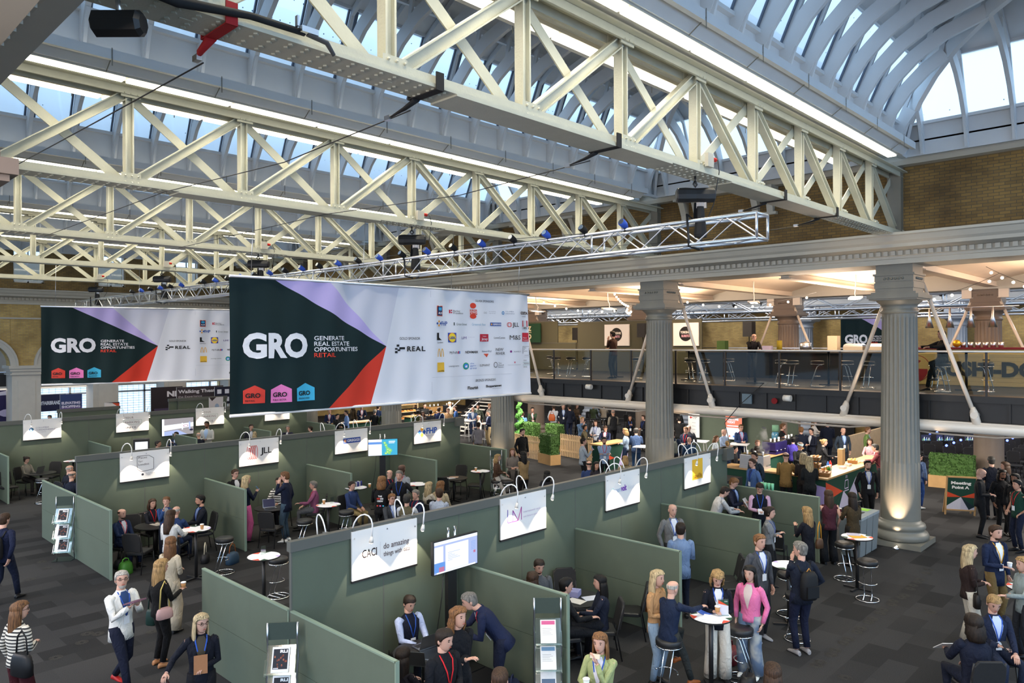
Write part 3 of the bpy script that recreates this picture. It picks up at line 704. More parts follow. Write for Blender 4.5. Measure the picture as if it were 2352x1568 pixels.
    T('LM',1061,1073,772.5,778.5,'6a5a9a'); T('international retail',1076,1089,773,775,'b6b2c8'); R(1102,1124,767,784,'bb1f3a'); T('Locate',1109,1118,770,773,W_); T('Jersey',1105,1121.5,775,781,W_,bold=.01)
    T('LoveCones',1135,1159,773,777.5); T('M&S',1168,1190,769.5,780,'3a3c42'); R(1197,1213,764,784,'c4213b'); T('Mason',1198.5,1208,774,777,W_); T('Partners',1198.5,1212,779,782,W_)
    for cx_,s_ in ((1005,1),(1014,1)):
        uu,vv=P(cx_,819); _,vt=P(cx_,800); hh=vt-vv; rr=.052
        for k in range(10):
            t0=pi*k/10; t1=pi*(k+1)/10; f=lambda t:(uu-rr*cos(t),vv+hh*sin(t)); g=lambda t:(uu-(rr-.022)*cos(t),vv+(hh-.03)*sin(t)); a.poly([f(t0),f(t1),g(t1),g(t0)],'eab03a')
    T('MyTraffic',1031,1052,806.5,812); R(1053,1056,806,812,'d33b5c'); R(1056,1059.5,806,812,'3f7fc8'); T('NEWMARK',1071,1097,805.5,811,bold=.02); T('NetworkRail',1107,1129,804,808.5,'4a5a78'); uu,vv=P(1112,815); a.poly([(uu,vv+.03),(uu+.18,vv+.03),(uu+.12,vv-.06)],'d9533a')
    T('NEW',1139,1156,799,805.5,'2a2c32'); T('RIVER',1139,1159.5,808,814.5,'2a2c32'); uu,vv=P(1171,807); a.circ(uu,vv,.03,'7a2a7a'); T('NIMBUS',1176,1191,805.5,808.5,'55585f',sp=1.4)
    for q in ((1198,1213.5,795,795.6),(1198,1198.6,795,812),(1213,1213.6,799,815),(1202,1213.5,815,815.6)): R(*q,'2a2c32')
    T('Places',1199.5,1206,797,799.5); T('for',1199.5,1203,801,803); T('London',1199.5,1208.5,804.5,807); T('the property company',1200,1213,818,819.5,'707278')
    R(1000,1018,832,854,'eab93c'); T('savills',1001.5,1016.5,849,853,'6a5a1c',bold=.01); T('sovereign centros',1028,1056,838,842,'5a5c64'); uu,vv=P(1073,840.5); a.circ(uu,vv,.085,'2d9a62'); a.circ(uu,vv,.06,'3f7fd0',.008); T('g',1070.5,1075.5,838,842,W_,bold=.05)
    T('the',1080.5,1088,832.5,836,'3f6fb8'); T('gym',1080.5,1092,837.5,841,'3f6fb8'); T('group',1080.5,1094,843,846.5,'3f6fb8'); T('ELEPHANT',1102,1125.5,836,841); uu,vv=P(1139,837.5); a.ring(uu,vv,.07,.014,'23252b')
    for t,y in (('Time',832),('Retail',836.5),('Partners',841)): T(t,1145,1157 if t!='Time' else 1152,y,y+3)
    uu,vv=P(1178,832); a.poly([(uu-.03,vv+.02),(uu,vv-.03),(uu+.03,vv+.02)],'c9546a'); T('MILLS & CO PROPERTIES',1165,1190,836.5,838.5,'9aa0aa'); T('YOUR',1198,1206,826,828.5); R(1197.5,1213.5,831,831.6,'6aa892'); R(1197.5,1213.5,837.4,838,'6aa892'); T('PARKING',1199,1212,832.7,836); T('SPACE.',1198,1207,840.5,843.5)
    T('Flourish',1076,1099,886.5,893.5,bold=.03); T('Shoppertainment',1116.5,1153,883,888,bold=.04); T('MANAGEMENT',1130,1153,890.5,892,'888b92')
    R(987,987.5,668,905,'b9bcc8'); R(988,1222,860.5,861,'b9bcc8')
    a.build('artwork',r); return r
b1 = make_banner(); tag(b1,'large nearer GRO banner hanging in the middle, dark green, lavender, red and white','banner','hanging sponsor banners'); b1.location=(BX0,13.2,BZ0)
b2 = copy_tree(b1); tag(b2,'smaller-looking farther GRO banner hanging at the left behind the nearer banner','banner','hanging sponsor banners'); b2.location=(6.85,28.1,3.82); b2.rotation_euler=(0,0,radians(-12))
b3 = copy_tree(b1); tag(b3,'far banner partly hidden behind the nearest column over the upper food counters','banner','hanging sponsor banners'); b3.location=at(1932,800,4.2)+Vector((0,0,0))
_p = depthpt(1932,38); b3.location=(_p.x,_p.y,4.0); b3.rotation_euler=(0,0,radians(-46)); b3.scale=(.85,1,.95)

# =============== box truss, hoists and cables ===============
def box_truss(name,p0,p1,w=.36,h=.36,bay=.5,r_=.026,label=None,group=None):
    p0=Vector(p0); p1=Vector(p1); d=(p1-p0); L=d.length; d.normalize(); x=d.cross(Z0).normalized()
    rt=empty(name,(p0+p1)/2,0,label,'lighting truss',group); og=rt.location
    for sx in (-1,1):
        for sz in (-1,1):
            m=MB(); m.tube([p0+x*sx*w/2+Z0*sz*h/2,p1+x*sx*w/2+Z0*sz*h/2],r_,8); m.build('chord_tube','alu',rt,og)
    n=int(L/bay); m=MB()
    for i in range(n):
        a=p0+d*(i*L/n); b=p0+d*((i+1)*L/n); s=1 if i%2 else -1
        for sx in (-1,1): m.tube([a+x*sx*w/2+Z0*s*h/2,b+x*sx*w/2-Z0*s*h/2],r_*.45,5,caps=False)
        for sz in (-1,1): m.tube([a+x*s*w/2+Z0*sz*h/2,b-x*s*w/2+Z0*sz*h/2],r_*.45,5,caps=False)
    for e in (p0,p1):
        for sx in (-1,1): m.tube([e+x*sx*w/2-Z0*h/2,e+x*sx*w/2+Z0*h/2],r_*.8,6)
        for sz in (-1,1): m.tube([e-x*w/2+Z0*sz*h/2,e+x*w/2+Z0*sz*h/2],r_*.8,6)
    for i in range(0,n+1,6):
        a=p0+d*(i*L/n)
        for sx in (-1,1): m.tube([a+x*sx*w/2-Z0*h/2,a+x*sx*w/2+Z0*h/2],r_*.7,6)
    m.build('bracing','alu',rt,og); return rt
box_truss('lighting_truss',(10.4,4.9,6.83),(10.4,36.5,6.83),label='long silver box truss hanging under the roof trusses above the banners')
def hoist(x,y,zt,label,s=1.0,zb=7.0):
    r=empty('chain_hoist',(x,y,zb),0,label,'hoist','black chain hoists on the roof trusses'); og=r.location
    m=MB(); m.tube([(x,y,zt+.01),(x,y,zt-.08),(x+.05,y,zt-.13),(x,y,zt-.18),(x-.05,y,zt-.13),(x,y,zt-.08)],.018,6); m.build('hook','black',r,og)
    m=MB(); z=zt-.30; R=[]
    for xx,k in ((-.30,.7),(-.28,.95),(-.16,1),(.0,.92),(.20,1),(.29,.95),(.31,.75)): R.append([(x+R0.x*xx*s,y+R0.y*xx*s,z)+() for _ in range(0)] or [(x+R0.x*xx*s+F0.x*.11*k*cos(2*pi*j/10),y+R0.y*xx*s+F0.y*.11*k*cos(2*pi*j/10),z+.12*k*sin(2*pi*j/10)) for j in range(10)])
    m.rings(R,sm=False); m.build('motor_body','black',r,og)
    m=MB()
    for i in range(3): m.box((x+R0.x*(.05+.05*i),y+R0.y*(.05+.05*i),z-.16),(.06,.06,.09),.3)
    m.build('hook_block','steel',r,og)
    m=MB(); R=[]
    for dz,a in ((-.18,.07),(-.30,.08),(-.45,.10),(-.62,.12),(-.66,.11)): R.append([(x+R0.x*.08+a*cos(2*pi*j/8),y+R0.y*.08+a*sin(2*pi*j/8)*.8,z+dz) for j in range(8)])
    m.rings(R,sm=False); m.build('chain_bag','black_matt',r,og)
    m=MB()
    for sg in (-1,1): m.tube([(x,y,z-.12),(x+sg*.03,y,z-.4),(x+sg*.2,y+.03,zb+.12),(x+sg*.19,y,zb-.38),(x+sg*.05,y-.1,zb-.42)],.022,6)
    m.build('sling','black',r,og)
    m=MB(); m.bb((x-.02,y-.24,zt+.12),(x+.16,y-.18,zt+.33)); cbx=m.build('control_box','trim_cream',r,og)
    m=MB(); m.tube([(x+.16,y-.21,zt+.26),(x+.26,y-.21,zt+.26)],.035,8); m.build('red_plug',C('c8281e'),cbx,og)
    m=MB(); m.tube([(x+.33,y-.21,zt+.28),(x+.40,y-.2,zt+.1),(x+.40,y-.1,zt-.4),(x+.25,y-.05,zt-.7),(x+.1,y,zt-.6)],.008,5); m.build('cable','black',r,og)
    return r
for i,yt in enumerate(YT[1:]):
    hoist(10.4,yt,7.74,['black chain hoist on the nearest truss above the box truss end','black chain hoist on the second truss above the nearer banner','black chain hoist behind the top left of the nearer banner','black chain hoist over the farther banner','small black chain hoist at the far end of the box truss'][i])
r=empty('winch_motor',(1.95,6,7.3),0,'black motor unit hanging at the top left corner of the photo','hoist'); m=MB()
R=[]
for xx,k in ((-.19,.7),(-.17,1),(.15,1),(.18,.7)): R.append([(1.95+R0.x*xx+F0.x*.1*k*cos(2*pi*j/8),5.9+R0.y*xx+F0.y*.1*k*cos(2*pi*j/8),7.52+.1*k*sin(2*pi*j/8)) for j in range(8)])
m.rings(R,sm=False); m.build('motor_body','black',r,r.location); m=MB(); m.tube([(1.95,5.9,7.6),(1.95,5.95,7.76)],.02,6); m.build('hook','steel',r,r.location)
# small blue and black clamps with par lamps along the box truss
for k in range(26):
    y=7.2+k*.85*(1 if k<20 else 1.05)
    blue=k%2==0
    r=empty('truss_lamp',(10.22,y,7.0),0,None,'spotlight'); m=MB(); c0=Vector((10.2,y,7.08)); 
    m.tube([c0+Vector((-.10,0,.05)),c0+Vector((.0,0,0)),c0+Vector((.06,0,-.02))],[.065,.06,.03],8); m.build('lamp_body',C('2b4fb0' if blue else '101114'),r,r.location); m=MB(); m.tube([c0+Vector((-.104,0,.052)),c0+Vector((-.11,0,.055))],.05,8); m.build('lens','steel',r,r.location)
    m=MB(); m.tube([(10.22,y,7.04),(10.22,y,6.98)],.03,6); m.build('clamp','black',r,r.location)
    tag(r,('blue' if blue else 'black')+' clamp lamp number %s along the long box truss from its near end'%(['one','two','three','four','five','six','seven','eight','nine','ten','eleven','twelve','thirteen','fourteen','fifteen','sixteen','seventeen','eighteen','nineteen','twenty','twenty one','twenty two','twenty three','twenty four','twenty five','twenty six'][k]),'spotlight','lamps along the box truss')
def cable(name,pts,r_,mt,label): m=MB(); m.tube(pts,r_,6); return tag(m.build(name,mt),label,'cable','guy wires between the trusses')
for i,(x,lab) in enumerate(((2.75,'black guy wire hooked to the red strap at top left'),(4.95,'thin guy wire from the second black strap on the nearest truss'),(8.05,'thin guy wire from the black sling left of the truss middle'),(13.2,'thin guy wire from the lower truss right of the hoist'),(15.7,'thin guy wire low at the right end of the nearest truss'))):
    s0=5.9 if i else 5.9
    cable('guy_wire',[(x,s0+.35,7.62),(x,s0+3.0,7.52),(x,12.9,7.70),(x,20.0,7.68)] if i!=0 else [(x,s0+.4,7.55),(x-.02,s0+3,7.60),(x-.02,13,7.72)],.007,'black',lab)
    r=empty('ratchet_strap',(x,6,7.6),0,None,'strap','straps around the nearest truss'); tag(r,['red webbing strap knotted round the nearest truss at top left','black ratchet strap with brass buckle round the nearest truss','black sling round the nearest truss left of the hoist','black strap at the lower chord right of the hoist','black strap at the far right of the nearest lower chord'][i])
    m=MB(); 
    m.bb((x-.05,5.77,7.715),(x+.05,6.23,7.725)); m.bb((x-.05,5.76,7.715),(x+.05,5.775,7.9)); m.bb((x-.05,6.225,7.715),(x+.05,6.24,7.9)); m.tube([(x,6.15,7.71),(x,6.35,7.66),(x,6.62 if i else 6.4,7.62)],[.05,.035,.012],6,flat=.5)
    m.build('webbing',C('a02024') if i==0 else 'black_matt',r,r.location)
    m=MB(); m.box((x,6.64 if i else 6.42,7.62),(.05,.09,.05)); m.build('shackle','steel',r,r.location)
r=empty('cable_wrap',(3.0,5.75,7.8),0,'black taped cable bundle with a ratchet buckle along the nearest lower chord','cable bundle')
m=MB(); m.tube([(1.7,5.76,7.80),(2.3,5.72,7.74),(2.9,5.75,7.83),(3.4,5.76,7.84)],[.03,.045,.032,.03],8); m.build('bundle','black_matt',r,r.location)
m=MB(); m.box((3.42,5.72,7.85),(.16,.06,.05)); m.bb((3.3,5.70,7.86),(3.32,5.74,7.95)); m.build('buckle','steel',r,r.location)
m=MB(); m.tube([(3.42,5.74,7.83),(3.6,5.72,7.80),(3.66,5.70,7.70)],[.035,.035,.025],8,flat=.5); m.build('loose_tail',C('565a5e'),r,r.location)

# =============== exhibition stands ===============
HW=2.46; HL=1.53
ROWS=[('front',9.15,5.16,3.04,4),('middle',19.85,5.57,3.08,4),('rear',30.65,5.96,3.04,4)]
def wall_x(x0,x1,y,label,h=HW,t=.045,cap=True,pan=1.52,z0=0,name='partition_wall'):
    r=empty(name,((x0+x1)/2,y,z0),0,label,'partition'); og=r.location; n=max(1,round((x1-x0)/pan)); w=(x1-x0)/n
    for i in range(n):
        m=MB(); m.bb((x0+i*w+.006,y-t/2,z0+.01),(x0+(i+1)*w-.006,y+t/2,z0+h-.03)); m.build('panel','booth_green',r,og)
    for i in range(n+1):
        m=MB(); m.bb((x0+i*w-.008,y-t/2-.003,z0),(x0+i*w+.008,y+t/2+.003,z0+h-.02)); m.build('pole','booth_trim',r,og)
    if cap:
        m=MB(); m.bb((x0-.03,y-.05,z0+h-.14),(x1+.03,y+.05,z0+h)); m.build('cap_rail','booth_trim',r,og)
    return r
def wall_y(x,y0,y1,label,h=HL,t=.045,pan=1.15,z0=0):
    r=empty('low_partition',(x,(y0+y1)/2,z0),0,label,'partition'); og=r.location
    for a,b in ((z0+.01,z0+h*.5),(z0+h*.5+.006,z0+h-.02)):
        m=MB(); m.bb((x-t/2,y0,a),(x+t/2,y1,b)); m.build('panel','booth_green',r,og)
    m=MB(); m.bb((x-t/2-.004,y0,z0+h-.02),(x+t/2+.004,y1,z0+h)); m.bb((x-t/2-.004,y0-.01,z0),(x+t/2+.004,y0+.012,z0+h)); m.build('edge_strip','booth_edge',r,og)
    return r
ord4=['first','second','third','fourth','fifth']
for nm,y,x0,p,n in ROWS:
    wall_x(x0,x0+p*n,y,{'front':'tall green partition wall of the nearest booth row','middle':'tall green partition wall of the middle booth row','rear':'tall green partition wall of the rear booth row under the farther banner'}[nm])
    for k in range(n+1):
        wall_y(x0+k*p,y-2.35,y-.03,'low green divider, %s from the left on the camera side of the %s booth row'%(ord4[k],nm))
        if nm!='rear' and k in (0,1,3): wall_y(x0+k*p,y+.03,y+(2.75 if nm=='front' else 2.9),'low green divider behind the %s booth row, %s from its left end'%(nm,ord4[k]))
wall_x(3.0,5.9,30.65,'green partition wall at the left edge, level with the rear booth row')
wall_x(2.0,6.1,33.6,'taller-looking green partition behind the rear row at the far left',h=2.46)
wall_y(3.9,27.9,30.6,'low green divider cut by the left edge of the photo'); wall_y(4.25,28.3-2.6,28.2,'green divider end at the left edge beside the dark bag') if 0 else None
wall_x(14.2,16.4,36.5,'green booth wall with an orange and white poster under the farther banner',h=2.5); wall_x(19.5,22,38.5,'green booth wall far behind the right end of the farther banner',h=2.5)
# --- signs with gooseneck lamps
def lamp(x,y,z,dx,label,back=False,energy=38):
    s=1 if back else -1
    r=empty('gooseneck_lamp',(x,y,z),0,label,'lamp','gooseneck lamps clipped over the booth signs'); og=r.location
    pts=[]; 
    for k in range(9):
        a=pi*k/8; pts.append((x+dx*(1-cos(a))*.5*.5,y+s*(.02+.27*(1-cos(a))*.5+.06*sin(a)),z+.22*sin(a)))
    e=Vector(pts[-1]); pts.append(e+Vector((0,-s*.01,-.10)))
    m=MB(); m.tube(pts,.011,6); m.build('arm','white',r,og)
    m=MB(); h0=e+Vector((0,-s*.01,-.10)); h1=h0+Vector((0,-s*.02,-.09)); m.tube([h0,h0.lerp(h1,.5),h1],[.018,.028,.034],8); lh=m.build('lamp_head','offwhite',r,og)
    m=MB(); m.box((x,y,z-.02),(.06,.12,.05)); m.build('clip','booth_trim',r,og)
    m=MB(); m.tube([h1,h1+Vector((0,-s*.003,-.006))],.026,8); m.build('bulb','lamp_emit',lh,og)
    if not back: spot('sign_lamp',h1+Vector((0,0,-.01)),(h1.x+(.12 if dx>.1 else -.12),h1.y+.22,z-1.35),energy,(1,.83,.64),78,.14,.012)
def board(x,y,ztop,art,label,w=1.19,h=.71,lamps=True,desc=''):
    r=empty('sign_board',(x+w/2,y-.05,ztop-h),0,label,'sign','booth signs under gooseneck lamps'); og=r.location
    m=MB(); m.bb((x,y-.075,ztop-h),(x+w,y-.05,ztop)); m.build('board','white',r,og)
    m=MB(); m.bb((x-.004,y-.079,ztop-h-.03),(x+w+.004,y-.045,ztop-h)); m.build('bottom_rail','black',r,og)
    m=MB()
    for a,b in ((.04,.1),(.62,.06),(w-.04,.12)): m.tube([(x+a,y-.075,ztop-b),(x+a,y-.082,ztop-b)],.012,8)
    m.build('fixings','steel',r,og)
    a=Art(lambda u,v,d:(x+u,y-.076-d,ztop-h+v)); art(a,w,h); a.build('artwork',r,og)
    if lamps:
        lamp(x+.05,y,HW,.30 if 0 else .30,'white gooseneck lamp on the left over '+desc); lamp(x+w-.05,y,HW,.02,'white gooseneck lamp on the right over '+desc)
def a_caci(a,w,h):
    a.text('CACI',.17,.30,.115,'1a1216',w=.26,bold=.015); a.rect(.17,.275,.43,.28,'d98a98'); a.rect(.49,.22,.493,.48,'c8c4c4'); a.text('do amazing',.55,.36,.085,'6a5e60',w=.48,bold=.01); a.text('things with data',.55,.25,.07,'6a5e60',w=.50,bold=.01)
def a_lm(a,w,h):
    for q in ((.17,.50,.17,.27,'4a3fa0'),(.17,.27,.30,.27,'6a3fa8'),(.30,.27,.30,.47,'8a3fa8'),(.30,.47,.43,.27,'a03fa0'),(.43,.27,.52,.50,'c04a98'),(.52,.50,.52,.27,'b04aa0'),(.30,.27,.43,.27,'8a3fb0')): a.line(q[0],q[1],q[2],q[3],.016,q[4])
    a.text('international retail',.57,.385,.035,'b7a7c4',w=.45); a.text('and leisure advisors',.57,.30,.035,'b7a7c4',w=.45)
def a_gv(a,w,h):
    a.text('G',.16,.33,.10,'c7e3e6',bold=.02); a.text('reen',.25,.33,.10,'b3c6dc',w=.24,bold=.02); a.text('volt',.50,.33,.12,'7a3fb0',w=.20,bold=.03); a.text('Next',.76,.33,.10,'d5dbe2',w=.22)
def a_sav(a,w,h):
    a.rect(.32,.16,.80,.64,'edbb35'); a.text('savills',.36,.20,.10,'8a5a10',w=.40,bold=.01,d=.008)
def a_pfl(a,w,h):
    for q in ((.40,.60,.68,.60),(.68,.60,.80,.52),(.80,.52,.80,.24),(.80,.24,.50,.20),(.50,.20,.40,.28),(.40,.28,.40,.60)): a.line(*q,.010,'3a3438')
    for t,v in (('Places',.53),('for',.44),('London',.36)): a.text(t,.43,v,.055,'4a4448',sp=1.1)
    a.circ(.53,.13,.03,'3a3a44'); a.text('The TfL Property',.60,.135,.022,'6a666a'); a.text('Company',.60,.095,.022,'6a666a')
def a_jll(a,w,h):
    for k in (-2,-1,0,1,2):
        for s in (-1,1):
            pts=[]
            for i in range(11):
                t=-1+2*i/10; u=.38+k*.055+s*.05*sqrt(max(0,1-t*t)); pts.append((u,.36+t*.19))
            for p,q in zip(pts[:-1],pts[1:]): a.line(*p,*q,.014,'d43a30')
            if k in (-2,2) and s*k<0: pass
    a.text('J',.62,.30,.17,'17181c',w=.09,bold=.01); a.text('LL',.73,.30,.17,'17181c',w=.24,bold=.01)
def a_grg(a,w,h):
    a.rect(.28,.30,.92,.46,'2b4c9c'); a.text('GREGGS',.42,.345,.075,'e8e8f0',w=.47,bold=.03,d=.01)
    for i in (0,1):
        for j in (0,1): a.rect(.31+i*.045,.335+j*.048,.345+i*.045,.372+j*.048,'eda44a',.01)
def a_fhp(a,w,h):
    for dx,dy,c in ((0,.10,'eda73e'),(-.10,0,'2f5fb5'),(.10,0,'2f5fb5'),(0,-.10,'eda73e')): u,v=.33+dx,.38+dy; a.poly([(u-.075,v),(u,v-.09),(u+.075,v),(u,v+.09)],c)
    a.text('FHP',.52,.31,.19,'2f5fb5',w=.48,bold=.035); a.text('Property Consultants',.52,.22,.035,'9a9ac0',w=.48)
def a_col(a,w,h):
    a.ring(.25,.36,.07,.03,'3a6fae',n=8); a.circ(.28,.38,.035,'6ab4e0'); a.text('COLUMBIA',.38,.39,.05,'a3a0ae',w=.42); a.text('THREADNEEDLE',.38,.31,.05,'a3a0ae',w=.62,bold=.01); a.text('INVESTMENTS',.38,.24,.025,'b0adb8',w=.32)
def a_yps(a,w,h):
    a.text('YOUR',.32,.50,.075,'9a8f88',w=.30,sp=1.2); a.text('PARKING',.32,.32,.075,'6a6360',w=.52,sp=1.2); a.text('SPACE.',.32,.12,.075,'5a5452',w=.42,sp=1.2)
    for q in ((.26,.44,.92,.44),(.26,.27,.92,.27),(.26,.27,.26,.44),(.92,.27,.92,.44)): a.line(*q,.01,'a5bfae')
def a_cof(a,w,h):
    a.text('COSTA',.3,.42,.14,'4a1a24',w=.6,bold=.05); a.text('COFFEE',.42,.22,.05,'7a5a58',w=.36,sp=1.3)
for k,(fn,lab,ds) in enumerate(((a_caci,'white sign with a dark serif four letter wordmark, nearest of the front row','the nearest sign of the front row'),(a_lm,'white sign with a purple line monogram, second along the front row','the purple monogram sign'),(a_gv,'white sign with faded lilac lettering, third along the front row','the lilac lettered sign'),(a_sav,'white sign with a yellow square, last of the front row','the yellow square sign'))):
    board(6.09+3.04*k,9.15-.0,2.42,fn,lab,desc=ds)
for k,(fn,lab,ds) in enumerate(((a_pfl,'white sign with a black outlined box, first of the middle row','the outlined box sign'),(a_jll,'white sign with red curved rings and black letters','the red ringed sign'),(a_grg,'white sign with a blue bar and orange squares','the blue bar sign'),(a_fhp,'white sign with blue and orange diamonds, last of the middle row','the diamonds sign'))):
    board(6.51+3.085*k,19.85,2.42,fn,lab,desc=ds)
for k,(fn,lab,ds) in enumerate(((a_col,'white sign with grey wordmark and blue ring at the far left','the far left sign'),(a_yps,'white sign with boxed parking wording, left of the wall screen','the parking sign left of the screen'),(a_yps,'white sign with boxed parking wording, right of the wall screen','the parking sign right of the screen'),(a_cof,'white sign half hidden under the nearer banner','the sign under the nearer banner'))):
    board(6.89+3.045*k,30.65,2.46 if k<3 else 2.42,fn,lab,desc=ds)
# lamps of the stands on the other side of the walls (seen from behind)
for (x,y,t) in ((5.75,9.2,'left end of the front row'),(7.15,9.2,'second panel of the front row'),(9.95,9.2,'middle of the front row'),(13.0,9.2,'third booth of the front row'),(12.5,9.2,'gap right of the purple monogram sign'),(15.6,9.2,'top left of the yellow square sign'),(16.2,9.2,'top right of the yellow square sign'),(12.4,19.9,'left of the blue bar sign'),(15.95,19.9,'over the diamonds sign'),(13.6,19.9,'right of the blue bar sign')):
    lamp(x,y,HW,.05,'white gooseneck lamp facing away, on top, '+t,back=True)
for px,Y,t in ((1052,19.85,'right end of the middle row wall'),(1668,9.15,'right end of the front row wall')):
    x=17.8 if Y>15 else 17.25
    m=MB(); m.bb((x-.18,Y-.16,HW-.30),(x+.18,Y+.12,HW-.02)); m.bb((x-.17,Y-.15,HW-.02),(x+.17,Y+.11,HW)); tag(m.build('socket_box','booth_trim'),'dark grey power box on the '+t,'power box')
# --- screens
def tv(cx,cy,zc,w,h,art,label,yaw=0,stand=True,label2=''):
    r=empty('television',(cx,cy,0 if stand else zc-h/2),yaw,label,'television')
    z=0 if stand else -(zc-h/2)
    m=MB(); m.bb((-w/2,-.03,z+zc-h/2),(w/2,.03,z+zc+h/2)); bz=m.build('bezel','black',r)
    a=Art(lambda u,v,d:(-w/2+.015+u*(w-.03),-.032-d,z+zc-h/2+.015+v*(h-.03))); art(a); a.build('screen',bz)
    if stand:
        m=MB(); m.bb((-.09,.06,.02),(.09,.14,zc)); m.build('stand_post','black',r)
        for s in (-.07,.07): m=MB(); m.tube([(s,.08,zc),(s,.08,zc+h/2+.14)],.022,8); m.build('tube','chrome',r)
        m=MB(); m.bb((-.4,-.25,0),(.4,.35,.02)); m.build('stand_base','black',r)
        m=MB(); m.tube([(-.2,.04,zc-h/2),(-.23,.05,1.2),(-.32,.08,.6),(-.3,.1,.05)],.008,5); m.build('cable','black',r)
    return r
def E(name,col,es): 
    if name not in M: mat(name,(.02,.02,.02),.3,emit=col,es=es)
    return name
E('scr_white',(.85,.93,1),1.0); E('scr_blue',(.12,.30,.75),.9); E('scr_cyan',(.05,.42,.66),.9); E('scr_pink',(.75,.25,.45),.6); E('scr_lilac',(.45,.55,.9),.8); E('scr_green',(.25,.75,.25),.8); E('scr_yel',(.9,.85,.3),.9); E('scr_grey',(.45,.42,.45),.7); E('scr_dark',(.03,.03,.08),.5)
def s_caci(a):
    a.rect(0,0,1,1,'scr_lilac',.001); a.rect(0,.9,1,1,'scr_white',.003); a.rect(.25,.06,.78,.84,'scr_white',.005); a.rect(0,.35,.2,.84,'scr_white',.004); a.rect(0,.05,.24,.34,'scr_blue',.004); a.rect(.1,.05,.22,.2,'scr_pink',.006); a.rect(.82,.08,.98,.82,'scr_lilac',.004); a.rect(.05,.0,.95,.05,'scr_white',.004); a.rect(.90,.38,.95,.46,'scr_pink',.007)
    for k in range(6): a.rect(.3,.34+k*.05,.3+.1+.06*((k*3)%4),.355+k*.05,'scr_lilac',.008); a.rect(.84,.5+k*.05,.95,.51+k*.05,'scr_blue',.008)
def s_map(a):
    a.rect(0,0,.46,1,'scr_white',.001); a.rect(.46,0,1,1,'scr_cyan',.001); a.rect(0,.70,.46,.84,'scr_blue',.004); a.rect(.70,.82,.92,.88,'scr_white',.004); a.rect(.70,.74,.90,.78,'scr_white',.004)
    for u,v,r in ((.56,.78,.05),(.60,.64,.06),(.63,.5,.05),(.68,.36,.08),(.74,.28,.08),(.66,.2,.07),(.60,.12,.05),(.72,.12,.05)): a.circ(u,v,r,'scr_green',.004,ry=r*1.5,n=9)
    for u,v in ((.60,.62),(.67,.36),(.74,.3),(.66,.2),(.56,.77),(.60,.12)): a.circ(u,v,.02,'scr_yel',.007,n=8,ry=.035)
def s_park(a):
    a.rect(0,0,1,1,'scr_grey',.001); a.rect(0,0,.07,1,'scr_white',.003); a.poly([(.07,.3),(1,.45),(1,.7),(.07,.62)],'scr_white',.004); a.poly([(.07,0),(.8,0),(.5,.3),(.07,.25)],'scr_lilac',.004)
    a.ring(.75,.52,.08,.02,'scr_pink',.006); a.rect(.62,.3,.66,.7,'scr_white',.006); a.rect(.85,.3,.9,.75,'scr_lilac',.006); a.circ(.93,.25,.06,'scr_dark',.008)
tv(7.75,8.72,1.85,.93,.52,s_caci,'television on a black post in the nearest booth showing a map page')
tv(13.9,19.0,1.88,.93,.53,s_map,'television on a black post showing a green map on blue',yaw=radians(-30))
r=tv(12.24,30.58,1.79,1.28,.70,s_park,'wall screen showing a car park between two parking signs',stand=False)
r=empty('photo_booth_machine',(9.9,27.9,0),radians(-20),'white glowing kiosk screen in front of the rear row','kiosk'); m=MB(); m.bb((-.26,-.2,0),(.26,.2,1.75)); m.build('body','black',r)
a=Art(lambda u,v,d:(-.2+u*.4,-.202-d,.85+v*.82)); a.rect(0,0,1,1,'scr_white'); a.build('screen',r)
# --- literature stands
def lit_stand(loc,yaw,label,arts):
    r=empty('literature_stand',loc,yaw,label,'literature stand','clear brochure stands')
    for s in (-.19,.19):
        m=MB(); m.tube([(s,.10,0),(s,-.02,.3),(s,.10,.55),(s,-.02,.8),(s,.10,1.05),(s,.04,1.3),(s,.06,1.5)],.014,6); m.build('side_rail','steel',r)
    m=MB(); m.bb((-.21,-.2,0),(.21,.2,.02)); m.build('base','clear_plastic',r)
    m=MB(); m.bb((-.19,.05,1.28),(.19,.07,1.5)); m.build('header',C('3a4640'),r)
    for k,z in enumerate((.22,.55,.92)):
        Rm=Matrix.Rotation(radians(-28),3,'X'); c=Vector((0,-.06,z+.14))
        m=MB(); m.box(c,(.36,.012,.36),R=Rm); m.box(c+Rm@Vector((0,-.05,-.17)),(.36,.1,.012),R=Rm); 
        for s in (-.18,.18): m.box(c+Rm@Vector((s,-.04,-.1)),(.01,.09,.2),R=Rm)
        ty=m.build('tray','clear_plastic',r)
        m=MB(); m.box(c+Rm@Vector((0,-.022,0)),(.22,.022,.31),R=Rm); m.build('brochure','white',ty)
        a=Art(lambda u,v,d,c=c,Rm=Rm: c+Rm@Vector((-.105+u*.21,-.034-d,-.15+v*.30))); arts[k](a); a.build('cover',ty)
def c_rli(a):
    a.rect(0,0,1,1,'e6e6ea',.0005); a.rect(.06,.12,.94,.93,'20242e',.001); a.text('RLI',.45,.78,.11,'e8e8ee',w=.45,bold=.05,d=.002)
    random.seed(3)
    for k in range(16): u=.15+.7*random.random(); v=.2+.5*random.random(); a.circ(u,v,.05,['6a3a2a','8a4a3a','3a2a3a','a0604a'][k%4],.0015,n=6)
    a.rect(.1,.14,.4,.18,'c8c8cc',.002)
def c_let(c1): 
    def f(a):
        a.rect(0,0,1,1,'e8e8e8',.0005); a.rect(.05,.8,.95,.97,c1,.001)
        for k in range(5): a.rect(.1,.35+k*.07,.8-.1*(k%3),.365+k*.07,'9a9a9a',.001)
    return f
